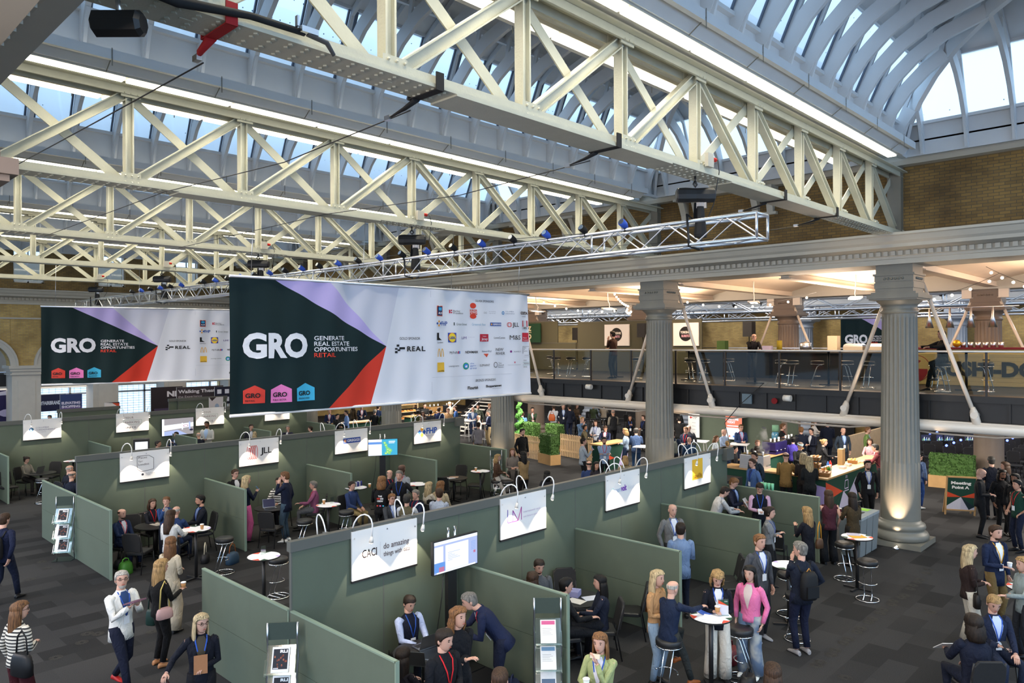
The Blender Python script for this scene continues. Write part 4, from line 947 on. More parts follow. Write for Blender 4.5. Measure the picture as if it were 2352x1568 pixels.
def c_land(a): a.rect(0,0,1,1,'e4e6ea',.0005); a.rect(.05,.1,.95,.6,'5a6f8a',.001); a.rect(.05,.1,.95,.35,'7a7450',.0015)
p_=at(148,1285,0); lit_stand((p_.x,p_.y,0),radians(-35),'clear brochure stand against the outer end of the middle booth row',[c_rli]*3)
p_=at(637,1600,0); lit_stand((4.86,8.85,0),radians(-40),'clear brochure stand with magazines at the left divider of the nearest booth',[c_rli]*3)
lit_stand((7.93,6.95,0),radians(-45),'clear brochure stand with letters at the second divider of the nearest row',[c_land,c_let('6a8fb0'),c_let('c85a88')])
lit_stand((17.6,17.7,0),radians(-40),'clear brochure stand by the woman in brown at the right end of the middle row',[c_rli]*3)
# =============== furniture prototypes ===============
def make_chair():
    r=empty('banquet_chair',(0,0,0))
    m=MB(); R=[]
    for z,k in ((.41,.96),(.42,1),(.46,1),(.475,.93)): R.append([(x*k,y*k,z) for x,y in ((-.21,-.2),(-.17,-.225),(.17,-.225),(.21,-.2),(.22,.18),(.18,.22),(-.18,.22),(-.22,.18))])
    m.rings(R,sm=False); m.build('seat','black',r)
    m=MB(); R=[]
    for yy,k in ((.235,.95),(.245,1),(.275,1),(.285,.95)): R.append([(x*k,yy+(z-.5)*.18,.72+(z-.72)*k) for x,z in ((-.19,.50),(.19,.50),(.22,.70),(.21,.86),(.15,.93),(-.15,.93),(-.21,.86),(-.22,.70))])
    m.rings(R,sm=False); m.build('backrest','black_matt',r)
    for sx in (-1,1):
        m=MB(); m.tube([(sx*.20,-.20,.41),(sx*.215,-.24,0)],.013,6); m.build('leg','black',r)
        m=MB(); m.tube([(sx*.205,.33,.9),(sx*.205,.22,.44),(sx*.215,.30,0)],.013,6); m.build('leg','black',r)
    return r
def make_stool():
    r=empty('bar_stool',(0,0,0))
    m=MB(); m.lathe([(.10,.70),(.185,.70),(.195,.72),(.195,.775),(.18,.795),(.08,.80),(.0,.80)],n=22); se=m.build('seat','black',r)
    m=MB(); m.tube([(.19*cos(2*pi*k/24),.19*sin(2*pi*k/24),.69) for k in range(25)],.011,6); m.build('seat_ring','chrome',se)
    for s in (-.07,.07):
        m=MB(); m.tube([(s,-.10,.69),(s,.0,.62),(s,.19,.08),(s,.17,.02),(s,-.13,.015)],.012,7); m.build('leg','chrome',r)
        m=MB(); m.tube([(s,-.02,.69),(s*1.0,-.14,.66),(s,-.10,.69)],.012,7); m.build('bend','chrome',r)
    m=MB(); m.tube([(.21*cos(2*pi*k/28),.21*sin(2*pi*k/28)+.0,.014) for k in range(29)],.012,6); m.build('base_ring','chrome',r)
    m=MB(); m.tube([(.17*cos(pi*k/12-.1),.08-.17*sin(pi*k/12),.32) for k in range(13)],.010,6); m.build('footrest','chrome',r)
    return r
def make_bar_table():
    r=empty('bar_table',(0,0,0))
    m=MB(); m.lathe([(0,1.06),(.29,1.06),(.31,1.07),(.31,1.085),(0,1.085)],n=28,sm=False); tt=m.build('tabletop','black',r)
    a=Art(lambda u,v,d:(u,v,1.086+d)); a.circ(0,0,.30,'e8e8ee',.0005,28)
    for a0,a1,c in ((.6,1.3,'1f4a35'),(1.3,1.9,'d8492f'),(3.4,4.0,'d8492f'),(4.0,4.5,'1f4a35'),(5.3,5.7,'b9a5e0')):
        a.poly([(.30*cos(a0),.30*sin(a0)),(.30*cos((a0+a1)/2),.30*sin((a0+a1)/2)),(.30*cos(a1),.30*sin(a1)),(.2*cos((a0+a1)/2),.2*sin((a0+a1)/2))],c,.001)
    a.build('printed_top',tt)
    m=MB(); m.tube([(0,0,.02),(0,0,1.06)],.035,12); m.build('stem','black',r)
    m=MB(); m.bar((-.28,0,.02),(.28,0,.02),.05,.03); m.bar((0,-.28,.02),(0,.28,.02),.05,.03); m.build('foot','black',r); return r
def make_round_table():
    r=empty('round_table',(0,0,0))
    m=MB(); m.lathe([(0,.72),(.44,.72),(.45,.73),(.45,.745),(0,.75)],n=30,sm=False); m.build('tabletop','black',r)
    m=MB(); m.tube([(0,0,.02),(0,0,.72)],.04,10); m.build('stem','black',r)
    m=MB(); m.bar((-.3,0,.02),(.3,0,.02),.06,.03); m.bar((0,-.3,.02),(0,.3,.02),.06,.03); m.build('foot','black',r); return r
chair0,stool0,bt0,rt0 = make_chair(),make_stool(),make_bar_table(),make_round_table(); uc,us,ub,ur=[],[],[],[]
def vyaw(phi): 
    """yaw of a thing whose +Y looks phi degrees from the camera: 0 towards it, 90 to the photo's right, 180 away"""
    d=-F0*cos(radians(phi))+R0*sin(radians(phi)); return atan2(-d.x,d.y)
def chair(x,y,phi,label,g='black banquet chairs at the round tables',z=0): return place(chair0,uc,(x,y,z),vyaw(phi),label,'chair',g)      # phi = where its sitter looks: front is -Y
def chairf(x,y,phi,label,g='black banquet chairs at the round tables',z=0): return place(chair0,uc,(x,y,z),vyaw(phi)+pi,label,'chair',g)
def stool(x,y,phi,label,z=0): return place(stool0,us,(x,y,z),vyaw(phi)+pi,label,'stool','chrome bar stools with round black seats')
def bartable(x,y,label,z=0,rz=0): return place(bt0,ub,(x,y,z),rz,label,'table','tall round white topped bar tables')
def rtable(x,y,label,z=0): return place(rt0,ur,(x,y,z),0,label,'table','low round black tables')

# =============== people ===============
SK={'a':'skin_a','b':'skin_b','c':'skin_c','d':'skin_d'}
HC={'blond':'9c7d52','lblond':'b5a17c','brown':'3d2a1c','dbrown':'22170f','black':'0d0b0a','grey':'77736d','white':'b0aca4','ginger':'7d5735','lbrown':'6b4a2e','gdark':'3a3835'}
_hm={}
def hair_mat(h):
    if h in _hm: return _hm[h]
    v=[int(h[i:i+2],16)/255 for i in (0,2,4)]; l=[x/12.92 if x<=.04045 else ((x+.055)/1.055)**2.4 for x in v]
    m=bpy.data.materials.new('hair_'+h); m.use_nodes=True; n=m.node_tree; b=n.nodes['Principled BSDF']; b.inputs['Roughness'].default_value=.6; b.inputs['Specular IOR Level'].default_value=.3
    t=n.nodes.new('ShaderNodeTexCoord'); mp=n.nodes.new('ShaderNodeMapping'); mp.inputs['Scale'].default_value=(90,90,7); z=n.nodes.new('ShaderNodeTexNoise'); z.inputs['Scale'].default_value=1; z.inputs['Detail'].default_value=3
    r=n.nodes.new('ShaderNodeValToRGB'); r.color_ramp.elements[0].position=.35; r.color_ramp.elements[0].color=tuple(x*.35 for x in l)+(1,); r.color_ramp.elements[1].position=.65; r.color_ramp.elements[1].color=tuple(min(1,x*1.25) for x in l)+(1,)
    n.links.new(t.outputs['Object'],mp.inputs[0]); n.links.new(mp.outputs[0],z.inputs['Vector']); n.links.new(z.outputs['Fac'],r.inputs['Fac']); n.links.new(r.outputs['Color'],b.inputs['Base Color'])
    bp=n.nodes.new('ShaderNodeBump'); bp.inputs['Strength'].default_value=.6; bp.inputs['Distance'].default_value=.006; n.links.new(z.outputs['Fac'],bp.inputs['Height']); n.links.new(bp.outputs[0],b.inputs['Normal']); _hm[h]=m; return m
def head_r(t,ph):
    """radius factors of a head: t 0 chin .. 1 crown, ph angle from the front"""
    prof=[(0,.30,.42),(.06,.50,.62),(.15,.66,.78),(.28,.80,.86),(.42,.90,.92),(.55,.97,.97),(.70,1,1),(.82,.94,.94),(.91,.76,.78),(.97,.48,.5),(1,.05,.05)]
    for (a,wa,da),(b,wb,db) in zip(prof[:-1],prof[1:]):
        if a<=t<=b: k=(t-a)/(b-a); return wa+(wb-wa)*k, da+(db-da)*k
    return .05,.05
def head_pt(t,ph,grow=0):
    w,d=head_r(t,ph); x=sin(ph)*(.075*w+grow); c=cos(ph); y=c*(.098*d+grow)
    fr=max(0,c)
    if grow==0 or grow<.006:
        y+= .022*math.exp(-((ph)/.16)**2)*math.exp(-((t-.40)/.07)**2)+.010*math.exp(-((ph)/.14)**2)*math.exp(-((t-.50)/.07)**2)
        for s in (-1,1): y-=.009*math.exp(-((ph-s*.38)/.17)**2)*math.exp(-((t-.54)/.05)**2)
        y+=.004*math.exp(-((ph)/.3)**2)*math.exp(-((t-.22)/.05)**2)+.008*math.exp(-(ph/.4)**2)*math.exp(-((t-.03)/.08)**2)
    if t<.25 and c<0: y+= .028*(1-t/.25)*(-c)
    return Vector((x,y+.004,(t-.5)*.232))
ARM={'down':(.05,.05,-.50),'walk':(.06,.18,-.46),'back':(.06,-.14,-.46),'pocket':(.03,.09,-.40),'hold':(-.06,.30,-.20),'phone':(-.12,.28,-.10),'cross':(-.26,.20,-.21),'face':(-.13,.17,.07),'mouth':(-.15,.19,.03),'table':(-.04,.40,-.24),'lap':(-.08,.32,-.36),'reach':(.0,.52,-.10),'hip':(.08,.02,-.36),'behind':(-.12,-.14,-.36),'waist':(-.12,.22,-.28),'type':(-.08,.36,-.28),'side':(.25,.18,-.30),'thumb':(-.06,.32,-.16)}
SEAT={}
_cl={}
def CL(h):
    if h in _cl: return _cl[h]
    v=[int(h[i:i+2],16)/255 for i in (0,2,4)]; l=[x/12.92 if x<=.04045 else ((x+.055)/1.055)**2.4 for x in v]
    m=mat('cloth_'+h,l,.85,0,.25,noise=.12,nscale=9); n=m.node_tree; b=n.nodes['Principled BSDF']
    t=n.nodes.new('ShaderNodeTexCoord'); mp=n.nodes.new('ShaderNodeMapping'); mp.inputs['Scale'].default_value=(1,1,.6); mp.inputs['Rotation'].default_value=(.5,.3,0); z=n.nodes.new('ShaderNodeTexNoise'); z.inputs['Scale'].default_value=11; z.inputs['Detail'].default_value=3; z.inputs['Distortion'].default_value=1.2
    bp=n.nodes.new('ShaderNodeBump'); bp.inputs['Strength'].default_value=.9; bp.inputs['Distance'].default_value=.035
    n.links.new(t.outputs['Object'],mp.inputs[0]); n.links.new(mp.outputs[0],z.inputs['Vector']); n.links.new(z.outputs['Fac'],bp.inputs['Height']); n.links.new(bp.outputs[0],b.inputs['Normal']); _cl[h]=m; return m
def person(px,py,zt,phi,top,leg,label,hair='brown',sk='a',arms=('down','down'),pose='stand',L='short',s=1.0,lean=0,head=(0,0),lan=None,shirt=None,shoe='151517',wide=0,group=None,fem=False,hem=-.10,sleeve=None,beard=0,glass=0,base=0,beret=None,detail=1,stripe=None,bare=0,xp=None):
    """a person whose crown is at height zt on the ray through photo pixel (px,py)"""
    k=(zt-base)/1.75 if pose=='stand' else 1.0*s
    if pose=='walk': k=(zt-base)/1.73
    wk=.90 if fem else 1.0
    hipz={'stand':.93*k,'walk':.91*k,'sit':.55,'stool':.87}[pose]
    la=radians(lean); up=.82*k
    if pose in('sit','stool'):
        k=max(.9,min(1.06,(zt-base-hipz)/.82/ (cos(la) if lean else 1))); up=.82*k
    elif lean: hipz=.93*s; k=s
    q=at(px,py,zt) if xp is None else (lambda d: Vector((xp,d.y/d.x*xp,zt)))(_f+_r*((px-1176)/FPX)); yaw=vyaw(phi); cz,sz=cos(yaw),sin(yaw)
    Tb=Matrix.Translation((0,0,hipz))@Matrix.Rotation(-la,4,'X')           # torso frame
    hp=Tb@Vector((0,.02*k,.70*k))                                            # head centre before tilt
    if lean and pose=='stand': pass
    off=Vector((hp.x*cz-hp.y*sz,hp.x*sz+hp.y*cz,0))
    root=Vector((q.x-off.x,q.y-off.y,base))
    r=empty('person',root,yaw,label,'person',group)
    SEAT[r.name]=pose
    nn=(22,15) if detail else (14,10)
    # ---- head, neck, torso core, limbs of the body: one mesh
    body=MB(); hy,hx=head
    Hm=Matrix.Translation(Tb@Vector((0,.016*k,.690*k)))@Matrix.Rotation(radians(hy),4,'Z')@Matrix.Rotation(-la*.5-radians(hx),4,'X')@Matrix.Scale((k if k<1.1 else 1.05)*1.06,4)
    n0=len(body.v)
    body.rings([[head_pt((i/nn[1])**.9 if i else .0,2*pi*j/nn[0]) for j in range(nn[0])] for i in range(nn[1]+1)])
    for e in (-1,1): body.sphere((e*.077,-.008,-.002),(.012,.022,.033),6,5)
    body.mi=1
    for e in (-1,1):
        body.sphere((e*.031,.087,.012),(.011,.006,.006),6,4)
        if detail: body.box((e*.032,.092,.034),(.030,.008,.006))
    body.mi=2; body.sphere((0,.093,-.058),(.022,.006,.007),8,4); body.mi=0
    body.xf(Hm,n0)
    n0=len(body.v); nk=Hm@Vector((0,-.015,-.06)); body.tube([Tb@Vector((0,-.02*k,.44*k)),Tb@Vector((0,-.012*k,.54*k)),nk],[.068*k*wk,.056*k*wk,.058*k*wk],12)
    sh={}
    def limb(a,b,L1,L2,hint):
        a,b=Vector(a),Vector(b); d=b-a; D=min(d.length,(L1+L2)*.995); d.normalize(); b=a+d*D
        x=(L1*L1-L2*L2+D*D)/(2*D); h=sqrt(max(0,L1*L1-x*x)); hv=Vector(hint)-d*Vector(hint).dot(d)
        if hv.length<1e-4: hv=Vector((0,-1,0))
        return a+d*x+hv.normalized()*h, b
    hands=[]; slv=MB(); tw=.185*wk*k
    for e,an in ((-1,arms[0]),(1,arms[1])):
        S=Tb@Vector((e*tw,-.005,.455*k)); ox,oy,oz=ARM[an] if isinstance(an,str) else an
        Tgt=S+Vector((e*ox*k,oy*k,oz*k)); 
        if an=='behind': hint=(e*.8,-.6,0)
        else: hint=(e*.55,-.5,-.7)
        E_,W_=limb(S,Tgt,.285*k,.255*k,hint)
        sh[e]=(S,E_,W_); dv=(W_-E_).normalized()
        body.tube([S,E_,W_+dv*.01],[.05*k,.036*k,.026*k*wk],8)
        if bare: pass
        # hand: palm, four fingers, thumb
        side=dv.cross(Vector((0,0,1))); side = side.normalized() if side.length>.1 else Vector((0,1,0))
        if abs(dv.z)>.8: side=Vector((0,1,0)); nrm=Vector((-e,0,0))
        else: nrm=side.cross(dv).normalized()*(-1 if side.cross(dv).z>0 else 1); side=side*e*-1 if False else side
        hd=W_+dv*.02; hs=k*wk
        body.tube([W_,W_+dv*.03,W_+dv*.085*hs,W_+dv*.10*hs],[.024*hs,.034*hs,.036*hs,.022*hs],8,flat=.55) if 0 else body.rings([[W_+dv*t+side*(w*cos(2*pi*j/8))+nrm*(.014*sin(2*pi*j/8)) for j in range(8)] for t,w in ((0,.024*hs),(.03,.036*hs),(.075*hs,.040*hs),(.095*hs,.034*hs))])
        th=-1 if side.z<0 or side.dot(Vector((-e,0,0)))<0 else 1
        if abs(dv.z)<=.8: th = 1 if (side.dot(Vector((-e,0,0)))>0 or side.z>.3) else -1
        else: th=1
        if detail:
            for fi in range(4):
                o=(-.028+.0187*fi)*hs; ln=(.062,.074,.07,.055)[fi if th<0 else 3-fi]*hs; b0=W_+dv*.088*hs+side*o; p1=b0+dv*ln*.5+nrm*.006; p2=p1+dv*ln*.32+nrm*.018; p3=p2+dv*ln*.1+nrm*.020
                body.tube([b0-dv*.01,p1,p2,p3],[.0095*hs,.009*hs,.008*hs,.006*hs],5)
            b0=W_+dv*.025+side*th*.026*hs; body.tube([b0,b0+dv*.03+side*th*.028*hs+nrm*.008,b0+dv*.062+side*th*.034*hs+nrm*.014],[.012*hs,.0105*hs,.008*hs],6)
        else: body.rings([[W_+dv*t+side*(w*cos(2*pi*j/6))+nrm*(.012*sin(2*pi*j/6)+(t-.09)*.25) for j in range(6)] for t,w in ((.09,.034*hs),(.15,.026*hs),(.17,.01))])
        hands.append(W_+dv*.09*hs)
        if not bare:
            slv.tube([S+Vector((-e*.05*k,0,.015*k)),S+(E_-S)*.12,S+(E_-S)*.5,E_,E_+(W_-E_)*.5,W_-dv*.005],[.064*k*wk,.062*k*wk,.056*k*wk,.049*k*wk,.044*k*wk,.036*k*wk],10)
            slv.sphere(tuple(S+Vector((0,0,-.008))),.060*k*wk,10,6)
        else: slv.tube([S+Vector((-e*.05*k,0,.01)),S+(E_-S)*.25],[.06*k*wk,.052*k*wk],10)
    # ---- legs
    kn=[]; trs=MB(); hipw=.09*k
    for e in (-1,1):
        Hj=Vector((e*hipw,0,hipz))
        if pose=='stand': ft=Vector((e*(.10 if not wide else .11),-.01 if not lean else -.06,.085*k)); 
        elif pose=='walk': ft=Vector((e*.08,.26*e*k,.09*k+(.06 if e<0 else 0)))
        elif pose=='sit': ft=Vector((e*.13,.40,.09))
        else: ft=Vector((e*.13,.30,.40)) if e<0 else Vector((e*.14,.34,.12))
        K,A=limb(Hj,ft,.44*k,.42*k,(e*.1,1,.25)); kn.append((Hj,K,A))
        body.tube([Hj,K,A],[.07*k,.048*k,.034*k],8)
        r1,r2,r3,r4=(.098*k,.082*k,.062*k,.050*k) if not wide else (.098*k,.092*k,.088*k,.105*k)
        trs.tube([Hj+Vector((0,0,.04*k)),Hj+(K-Hj)*.15,Hj+(K-Hj)*.55,K,K+(A-K)*.45,A+(K-A)*(.03 if not wide else -.05)],[.09*k,r1,r2,r3*1.05,(r3+r4)/2,r4],12)
        # shoe
        m=MB(); fd=Vector((e*.12,1,0)).normalized() if pose!='walk' else Vector((0,1,0)); sd=fd.cross(Z0); fz=A.z-.085*k; c=Vector((A.x,A.y,fz)); R=[]
        for t,w,h in ((-.07,.028,.05),(-.055,.036,.075),(0,.038,.085),(.06,.042,.062),(.13,.044,.042),(.175,.03,.03),(.19,.01,.015)):
            R.append([c+fd*t*k+sd*(w*k*cos(2*pi*j/10))+Vector((0,0,max(.0,h*k*.5+h*k*.5*sin(2*pi*j/10)))) for j in range(10)])
        m.rings(R); m.build('shoe',C(shoe,.5),r)
    trs.rings([[Vector((.165*k*w*cos(2*pi*j/16),.112*k*w*sin(2*pi*j/16)-(.02 if pose in('sit','stool') else 0),hipz+z*k)) for j in range(16)] for z,w in ((-.10,.86),(-.04,.97),(.03,.90),(.06,.84))])
    trs.build('trousers',CL(leg) if leg!='8e9296' else WASH,r)
    mats=[SK[sk],C('1a1410'),C({'a':'9a5548','b':'8a4638','c':'5a2a22','d':'3a1c18'}[sk])]
    body.build('body',mats,r)
    # ---- upper garment
    g=MB(); NT=20
    TR=[(hem,.184,.136),(max(hem+.05,-.03),.180,.130),(.08,.166,.116),(.14,.163,.114),(.25,.178,.124),(.35,.196,.126),(.42,.198,.112),(.465,.158,.094),(.495,.108,.078),(.525,.072,.066),(.545,.060,.060)]
    if fem: TR=[(z,a*(.92 if .05<z<.2 else .93),b*(1.08 if .25<=z<=.36 else .95)) for z,a,b in TR]
    def tp(z,a,b,ph,grow=0): return Tb@Vector((sin(ph)*(a+grow)*k,(cos(ph)*(b+grow)*k)-.006,z*k))
    g.rings([[tp(z,a,b,2*pi*j/NT) for j in range(NT)] for z,a,b in TR])
    if pose in ('sit','stool') and hem<-.05: pass
    if sleeve is None: 
        n=len(g.v); g.v+=slv.v; g.f+=[tuple(i+n for i in f) for f in slv.f]; g.m+=slv.m; g.s+=slv.s
    tm=CL(top) if stripe is None else stripe
    g.build('top',tm,r)
    if sleeve is not None: slv.build('sleeves',CL(sleeve),r)
    def strip(w0,w1,z0,z1,grow,col,name):
        m=MB(); R=[]
        for i in range(7):
            z=z0+(z1-z0)*i/6
            for (za,a1,b1),(zb,a2,b2) in zip(TR[:-1],TR[1:]):
                if za<=z<=zb: t=(z-za)/(zb-za); a=a1+(a2-a1)*t; b=b1+(b2-b1)*t; break
            w=(w0+(w1-w0)*i/6); R.append([tp(z,a,b,-w+2*w*j/6,grow) for j in range(7)])
        m.rings(R,closed=False); m.build(name,C(col,.7),r)
    if shirt: strip(.03,.55,.16,.53,.006,shirt,'shirt_front')
    if shirt and hem<=-.14:
        for e in (-1,1):
            m=MB(); RR=[]
            for i in range(6):
                t=i/5; z=.50-.34*t; 
                for (za,a1,b1),(zb,a2,b2) in zip(TR[:-1],TR[1:]):
                    if za<=z<=zb: q=(z-za)/(zb-za); a=a1+(a2-a1)*q; b=b1+(b2-b1)*q; break
                w0=.52*(1-t)+.03; RR.append([tp(z,a,b,e*w0,.010),tp(z,a,b,e*(w0+.10+.22*(1-abs(2*t-.6)) if t<.8 else w0+.05),.014)])
            m.rings(RR,closed=False); m.build('lapel',CL(top),r)
    if lan:
        c={'b':'2a55b0','r':'c8202a','y':'e0a62a'}[lan]
        m=MB()
        for e in (-1,1): m.tube([tp(.53,.07,.066,e*1.2,.004),tp(.47,.15,.092,e*.45,.012),tp(.36,.188,.124,e*.22,.012),tp(.20,.162,.116,e*.02,.014)],.009*k,5,flat=.4)
        ly=m.build('lanyard',C(c),r)
        m=MB(); R3=Tb.to_3x3(); m.box(tp(.13,.154,.110,0,.02),(.085,.008,.115),R=R3); m.build('name_badge',C('dfe3e8'),ly)
    # ---- hair
    if L!='none':
        hm=MB(); N=20; hc=hair_mat(HC.get(hair,hair))
        def hairline(ph):
            c=cos(ph)
            if L=='fringe': return .55 if c<.25 else 1.1
            f= .80 if c>.55 else (.52+.28*max(0,(c-.1)/.45) if c>.1 else .50-.35*min(1,(.1-c)/.5))
            if L in('long','bun','bob','curly') and c<.3: f=min(f,.2)
            return f
        top_t=.78 if L=='fringe' else 1.0
        RR=[]
        M_=8
        for i in range(M_+1):
            ring=[]
            for j in range(N):
                ph=2*pi*j/N; h0=hairline(ph)
                if L=='fringe': h0=min(h0,top_t)
                t=h0+(top_t-h0)*i/M_; gr=(.004 if i==0 else (.015 if L in('short','fringe') else .02)+(.006*sin(ph*5+i*1.3)+.006 if L=='curly' else 0))
                if L=='fringe' : gr=.004+.006*(h0<.7)
                ring.append(head_pt(min(t,.995),ph,gr)+Vector((0,0,.012 if (t>.9 and L!='fringe') else 0)))
            RR.append(ring)
        hm.rings(RR,caps=True)
        if L in('long','bob','curly'):
            ln=.30 if L=='long' else .10; RR=[]
            for i in range(7):
                t=i/6; z=.02-(ln+.10)*t; ring=[]
                for j in range(13):
                    ph=pi*.36+(2*pi-pi*.72)*j/12; w=.092+.02*sin(pi*t)-(.02*t if L=='long' else 0)+(.008*sin(j*2.1+i*2) if L=='curly' else .003*sin(j*3.0))
                    ring.append(Vector((sin(ph)*w,cos(ph)*w*1.05-.012-.03*t,z)))
                inner=[Vector((p.x*.80,p.y*.80-.002,p.z)) for p in ring[::-1]]
                RR.append(ring+inner)
            hm.rings(RR)
        if L=='bun': hm.sphere((0,-.115,.06),(.04,.04,.04),8,6)
        if L=='tail': hm.tube([(0,-.10,.05),(0,-.15,0),(0,-.14,-.12),(0,-.12,-.22)],[.02,.03,.028,.01],8)
        hm.xf(Hm); hm.build('hair',hc,r)
    if beard:
        m=MB(); m.rings([[head_pt(t,ph,.0035) for ph in [(-1.15+2.3*j/12) for j in range(13)]] for t in (.01,.07,.13,.185)],closed=False); m.xf(Hm); m.build('beard',C(HC.get(hair if beard==1 else beard,'3d2a1c')),r)
    if glass:
        m=MB()
        for e in (-1,1): m.tube([(e*.033+.021*cos(2*pi*j/10),.104-.004*abs(cos(2*pi*j/10)),.013+.015*sin(2*pi*j/10)) for j in range(11)],.0025,4); m.tube([(e*.054,.098,.016),(e*.078,.0,.014)],.0025,4)
        m.tube([(-.012,.106,.015),(.012,.106,.015)],.0025,4); m.xf(Hm); m.build('glasses',C('15130f'),r)
    if beret:
        m=MB(); m.rings([[head_pt(min(t,.995),2*pi*j/16,.02) for j in range(16)] for t in (.68,.8,.9,1)]); m.tube([(-.05,.09,.055),(0,.15,.05),(.05,.09,.055)],.014,6,flat=.5); m.xf(Hm); m.build('cap',C(beret),r)
    wm=Matrix.Translation(root)@Matrix.Rotation(yaw,4,'Z')
    return {'o':r,'h':[wm@h for h in hands],'root':root,'yaw':yaw,'T':wm@Tb,'k':k}
def cup(p,label,c='b98a5a'):
    m=MB(); m.lathe([(.028,0),(.040,.10)],n=12); r=empty('coffee_cup',p,0,label,'cup'); m.build('cup_body',C(c),r); m=MB(); m.lathe([(.043,.098),(.043,.106),(.036,.114),(0,.114)],n=12); m.build('lid','white',r); return r
def slab(name,p,d,yaw,mt,label,cat,tilt=0,parts=None):
    m=MB(); m.box((0,0,0),d,R=Matrix.Rotation(tilt,3,'X')); o=m.build(name,mt if mt in M else C(mt),org=(0,0,0)); o.location=p; o.rotation_euler=(0,0,yaw); return tag(o,label,cat)
def bag(p,yaw,w,d,h,c,label,strap=None,name='handbag',cat='bag',hs=.25,squash=1):
    r=empty(name,p,yaw,label,cat); m=MB(); R=[]
    for z,k in ((0,.86),(.05,1),(.5,1),(.85,.86),(1,.6)): R.append([(w/2*k*((abs(cos(a))**.6)*(1 if cos(a)>0 else -1)),d/2*k*((abs(sin(a))**.8)*(1 if sin(a)>0 else -1)),h*z) for a in [2*pi*j/14 for j in range(14)]])
    m.rings(R); m.build('body',C(c,.5),r)
    m=MB(); m.tube([(-w*.3,0,h*.9),(-w*.22,0,h+hs*.7),(0,0,h+hs),(w*.22,0,h+hs*.7),(w*.3,0,h*.9)],.011,6); m.build('strap',C(strap or c),r)
    m=MB(); m.bb((-w*.30,d/2*.9,h*.25),(w*.30,d/2*1.08,h*.62)); m.build('pocket',C(c,.6),r); return r
def backpack(P,c,label,w=.30,h=.44,strap=None):
    """worn on a person's back"""
    T=P['T']; k=P['k']; r=empty('backpack',T@Vector((0,-.2*k,.0)),P['yaw'],label,'backpack'); inv=r.location
    M3=T.to_3x3(); m=MB(); R=[]
    for z,s_ in ((-.02,.8),(.02,1),(.22,1.02),(.36,.92),(.43,.6)): R.append([T@Vector((w/2*s_*((abs(cos(a))**.6)*(1 if cos(a)>0 else -1)),(-.205+.085*s_*sin(a)),z)) for a in [2*pi*j/14 for j in range(14)]])
    def loc(m): 
        Ri=Matrix.Rotation(-P['yaw'],4,'Z')@Matrix.Translation(-inv); m.xf(Ri); return m
    m.rings(R); loc(m).build('body',C(c,.7),r)
    m=MB(); m.box(T@Vector((0,-.30,.12)),(w*.7,.03,.18),R=M3); loc(m).build('pocket',C(c,.6),r)
    for e in (-1,1): m=MB(); m.tube([T@Vector((e*.09,-.13,.40)),T@Vector((e*.11,-.07,.50)),T@Vector((e*.12,.09,.44)),T@Vector((e*.13,.145,.28)),T@Vector((e*.15,.0,.08))],.016,6); loc(m).build('shoulder_strap',C(c,.7),r)
    m=MB(); m.tube([T@Vector((-.04,-.19,.42)),T@Vector((0,-.2,.48)),T@Vector((.04,-.19,.42))],.010,6); loc(m).build('handle',C(strap or c),r); return r

# =============== the crowd, front to back ===============
def stripe_mat(a,b,sc,name):
    m=bpy.data.materials.new(name); m.use_nodes=True; n=m.node_tree; t=n.nodes.new('ShaderNodeTexCoord'); w=n.nodes.new('ShaderNodeTexWave'); w.bands_direction='Z'; w.inputs['Scale'].default_value=sc; w.inputs['Distortion'].default_value=.6
    r=n.nodes.new('ShaderNodeValToRGB'); r.color_ramp.interpolation='CONSTANT'; r.color_ramp.elements[0].color=a+(1,); r.color_ramp.elements[1].color=b+(1,); r.color_ramp.elements[1].position=.42
    n.links.new(t.outputs['Object'],w.inputs['Vector']); n.links.new(w.outputs['Fac'],r.inputs['Fac']); n.links.new(r.outputs['Color'],n.nodes['Principled BSDF'].inputs['Base Color']); n.nodes['Principled BSDF'].inputs['Roughness'].default_value=.9; return m
def noise_mat(a,b,sc,name):
    m=bpy.data.materials.new(name); m.use_nodes=True; n=m.node_tree; t=n.nodes.new('ShaderNodeTexCoord'); w=n.nodes.new('ShaderNodeTexNoise'); w.inputs['Scale'].default_value=sc
    r=n.nodes.new('ShaderNodeValToRGB'); r.color_ramp.elements[0].color=a+(1,); r.color_ramp.elements[0].position=.42; r.color_ramp.elements[1].color=b+(1,); r.color_ramp.elements[1].position=.6
    n.links.new(t.outputs['Object'],w.inputs['Vector']); n.links.new(w.outputs['Fac'],r.inputs['Fac']); n.links.new(r.outputs['Color'],n.nodes['Principled BSDF'].inputs['Base Color']); n.nodes['Principled BSDF'].inputs['Roughness'].default_value=.9; return m
BRET=stripe_mat((.03,.03,.03),(.62,.58,.50),7,'breton_stripe'); CHECK=stripe_mat((.02,.02,.02),(.6,.6,.6),5,'check_cloth'); CAMO=noise_mat((.04,.06,.04),(.22,.25,.2),12,'camo_cloth'); WASH=noise_mat((.10,.15,.24),(.34,.36,.36),5,'washed_denim')
P={}
def pp(key,*a,**k): P[key]=person(*a,**k); return P[key]
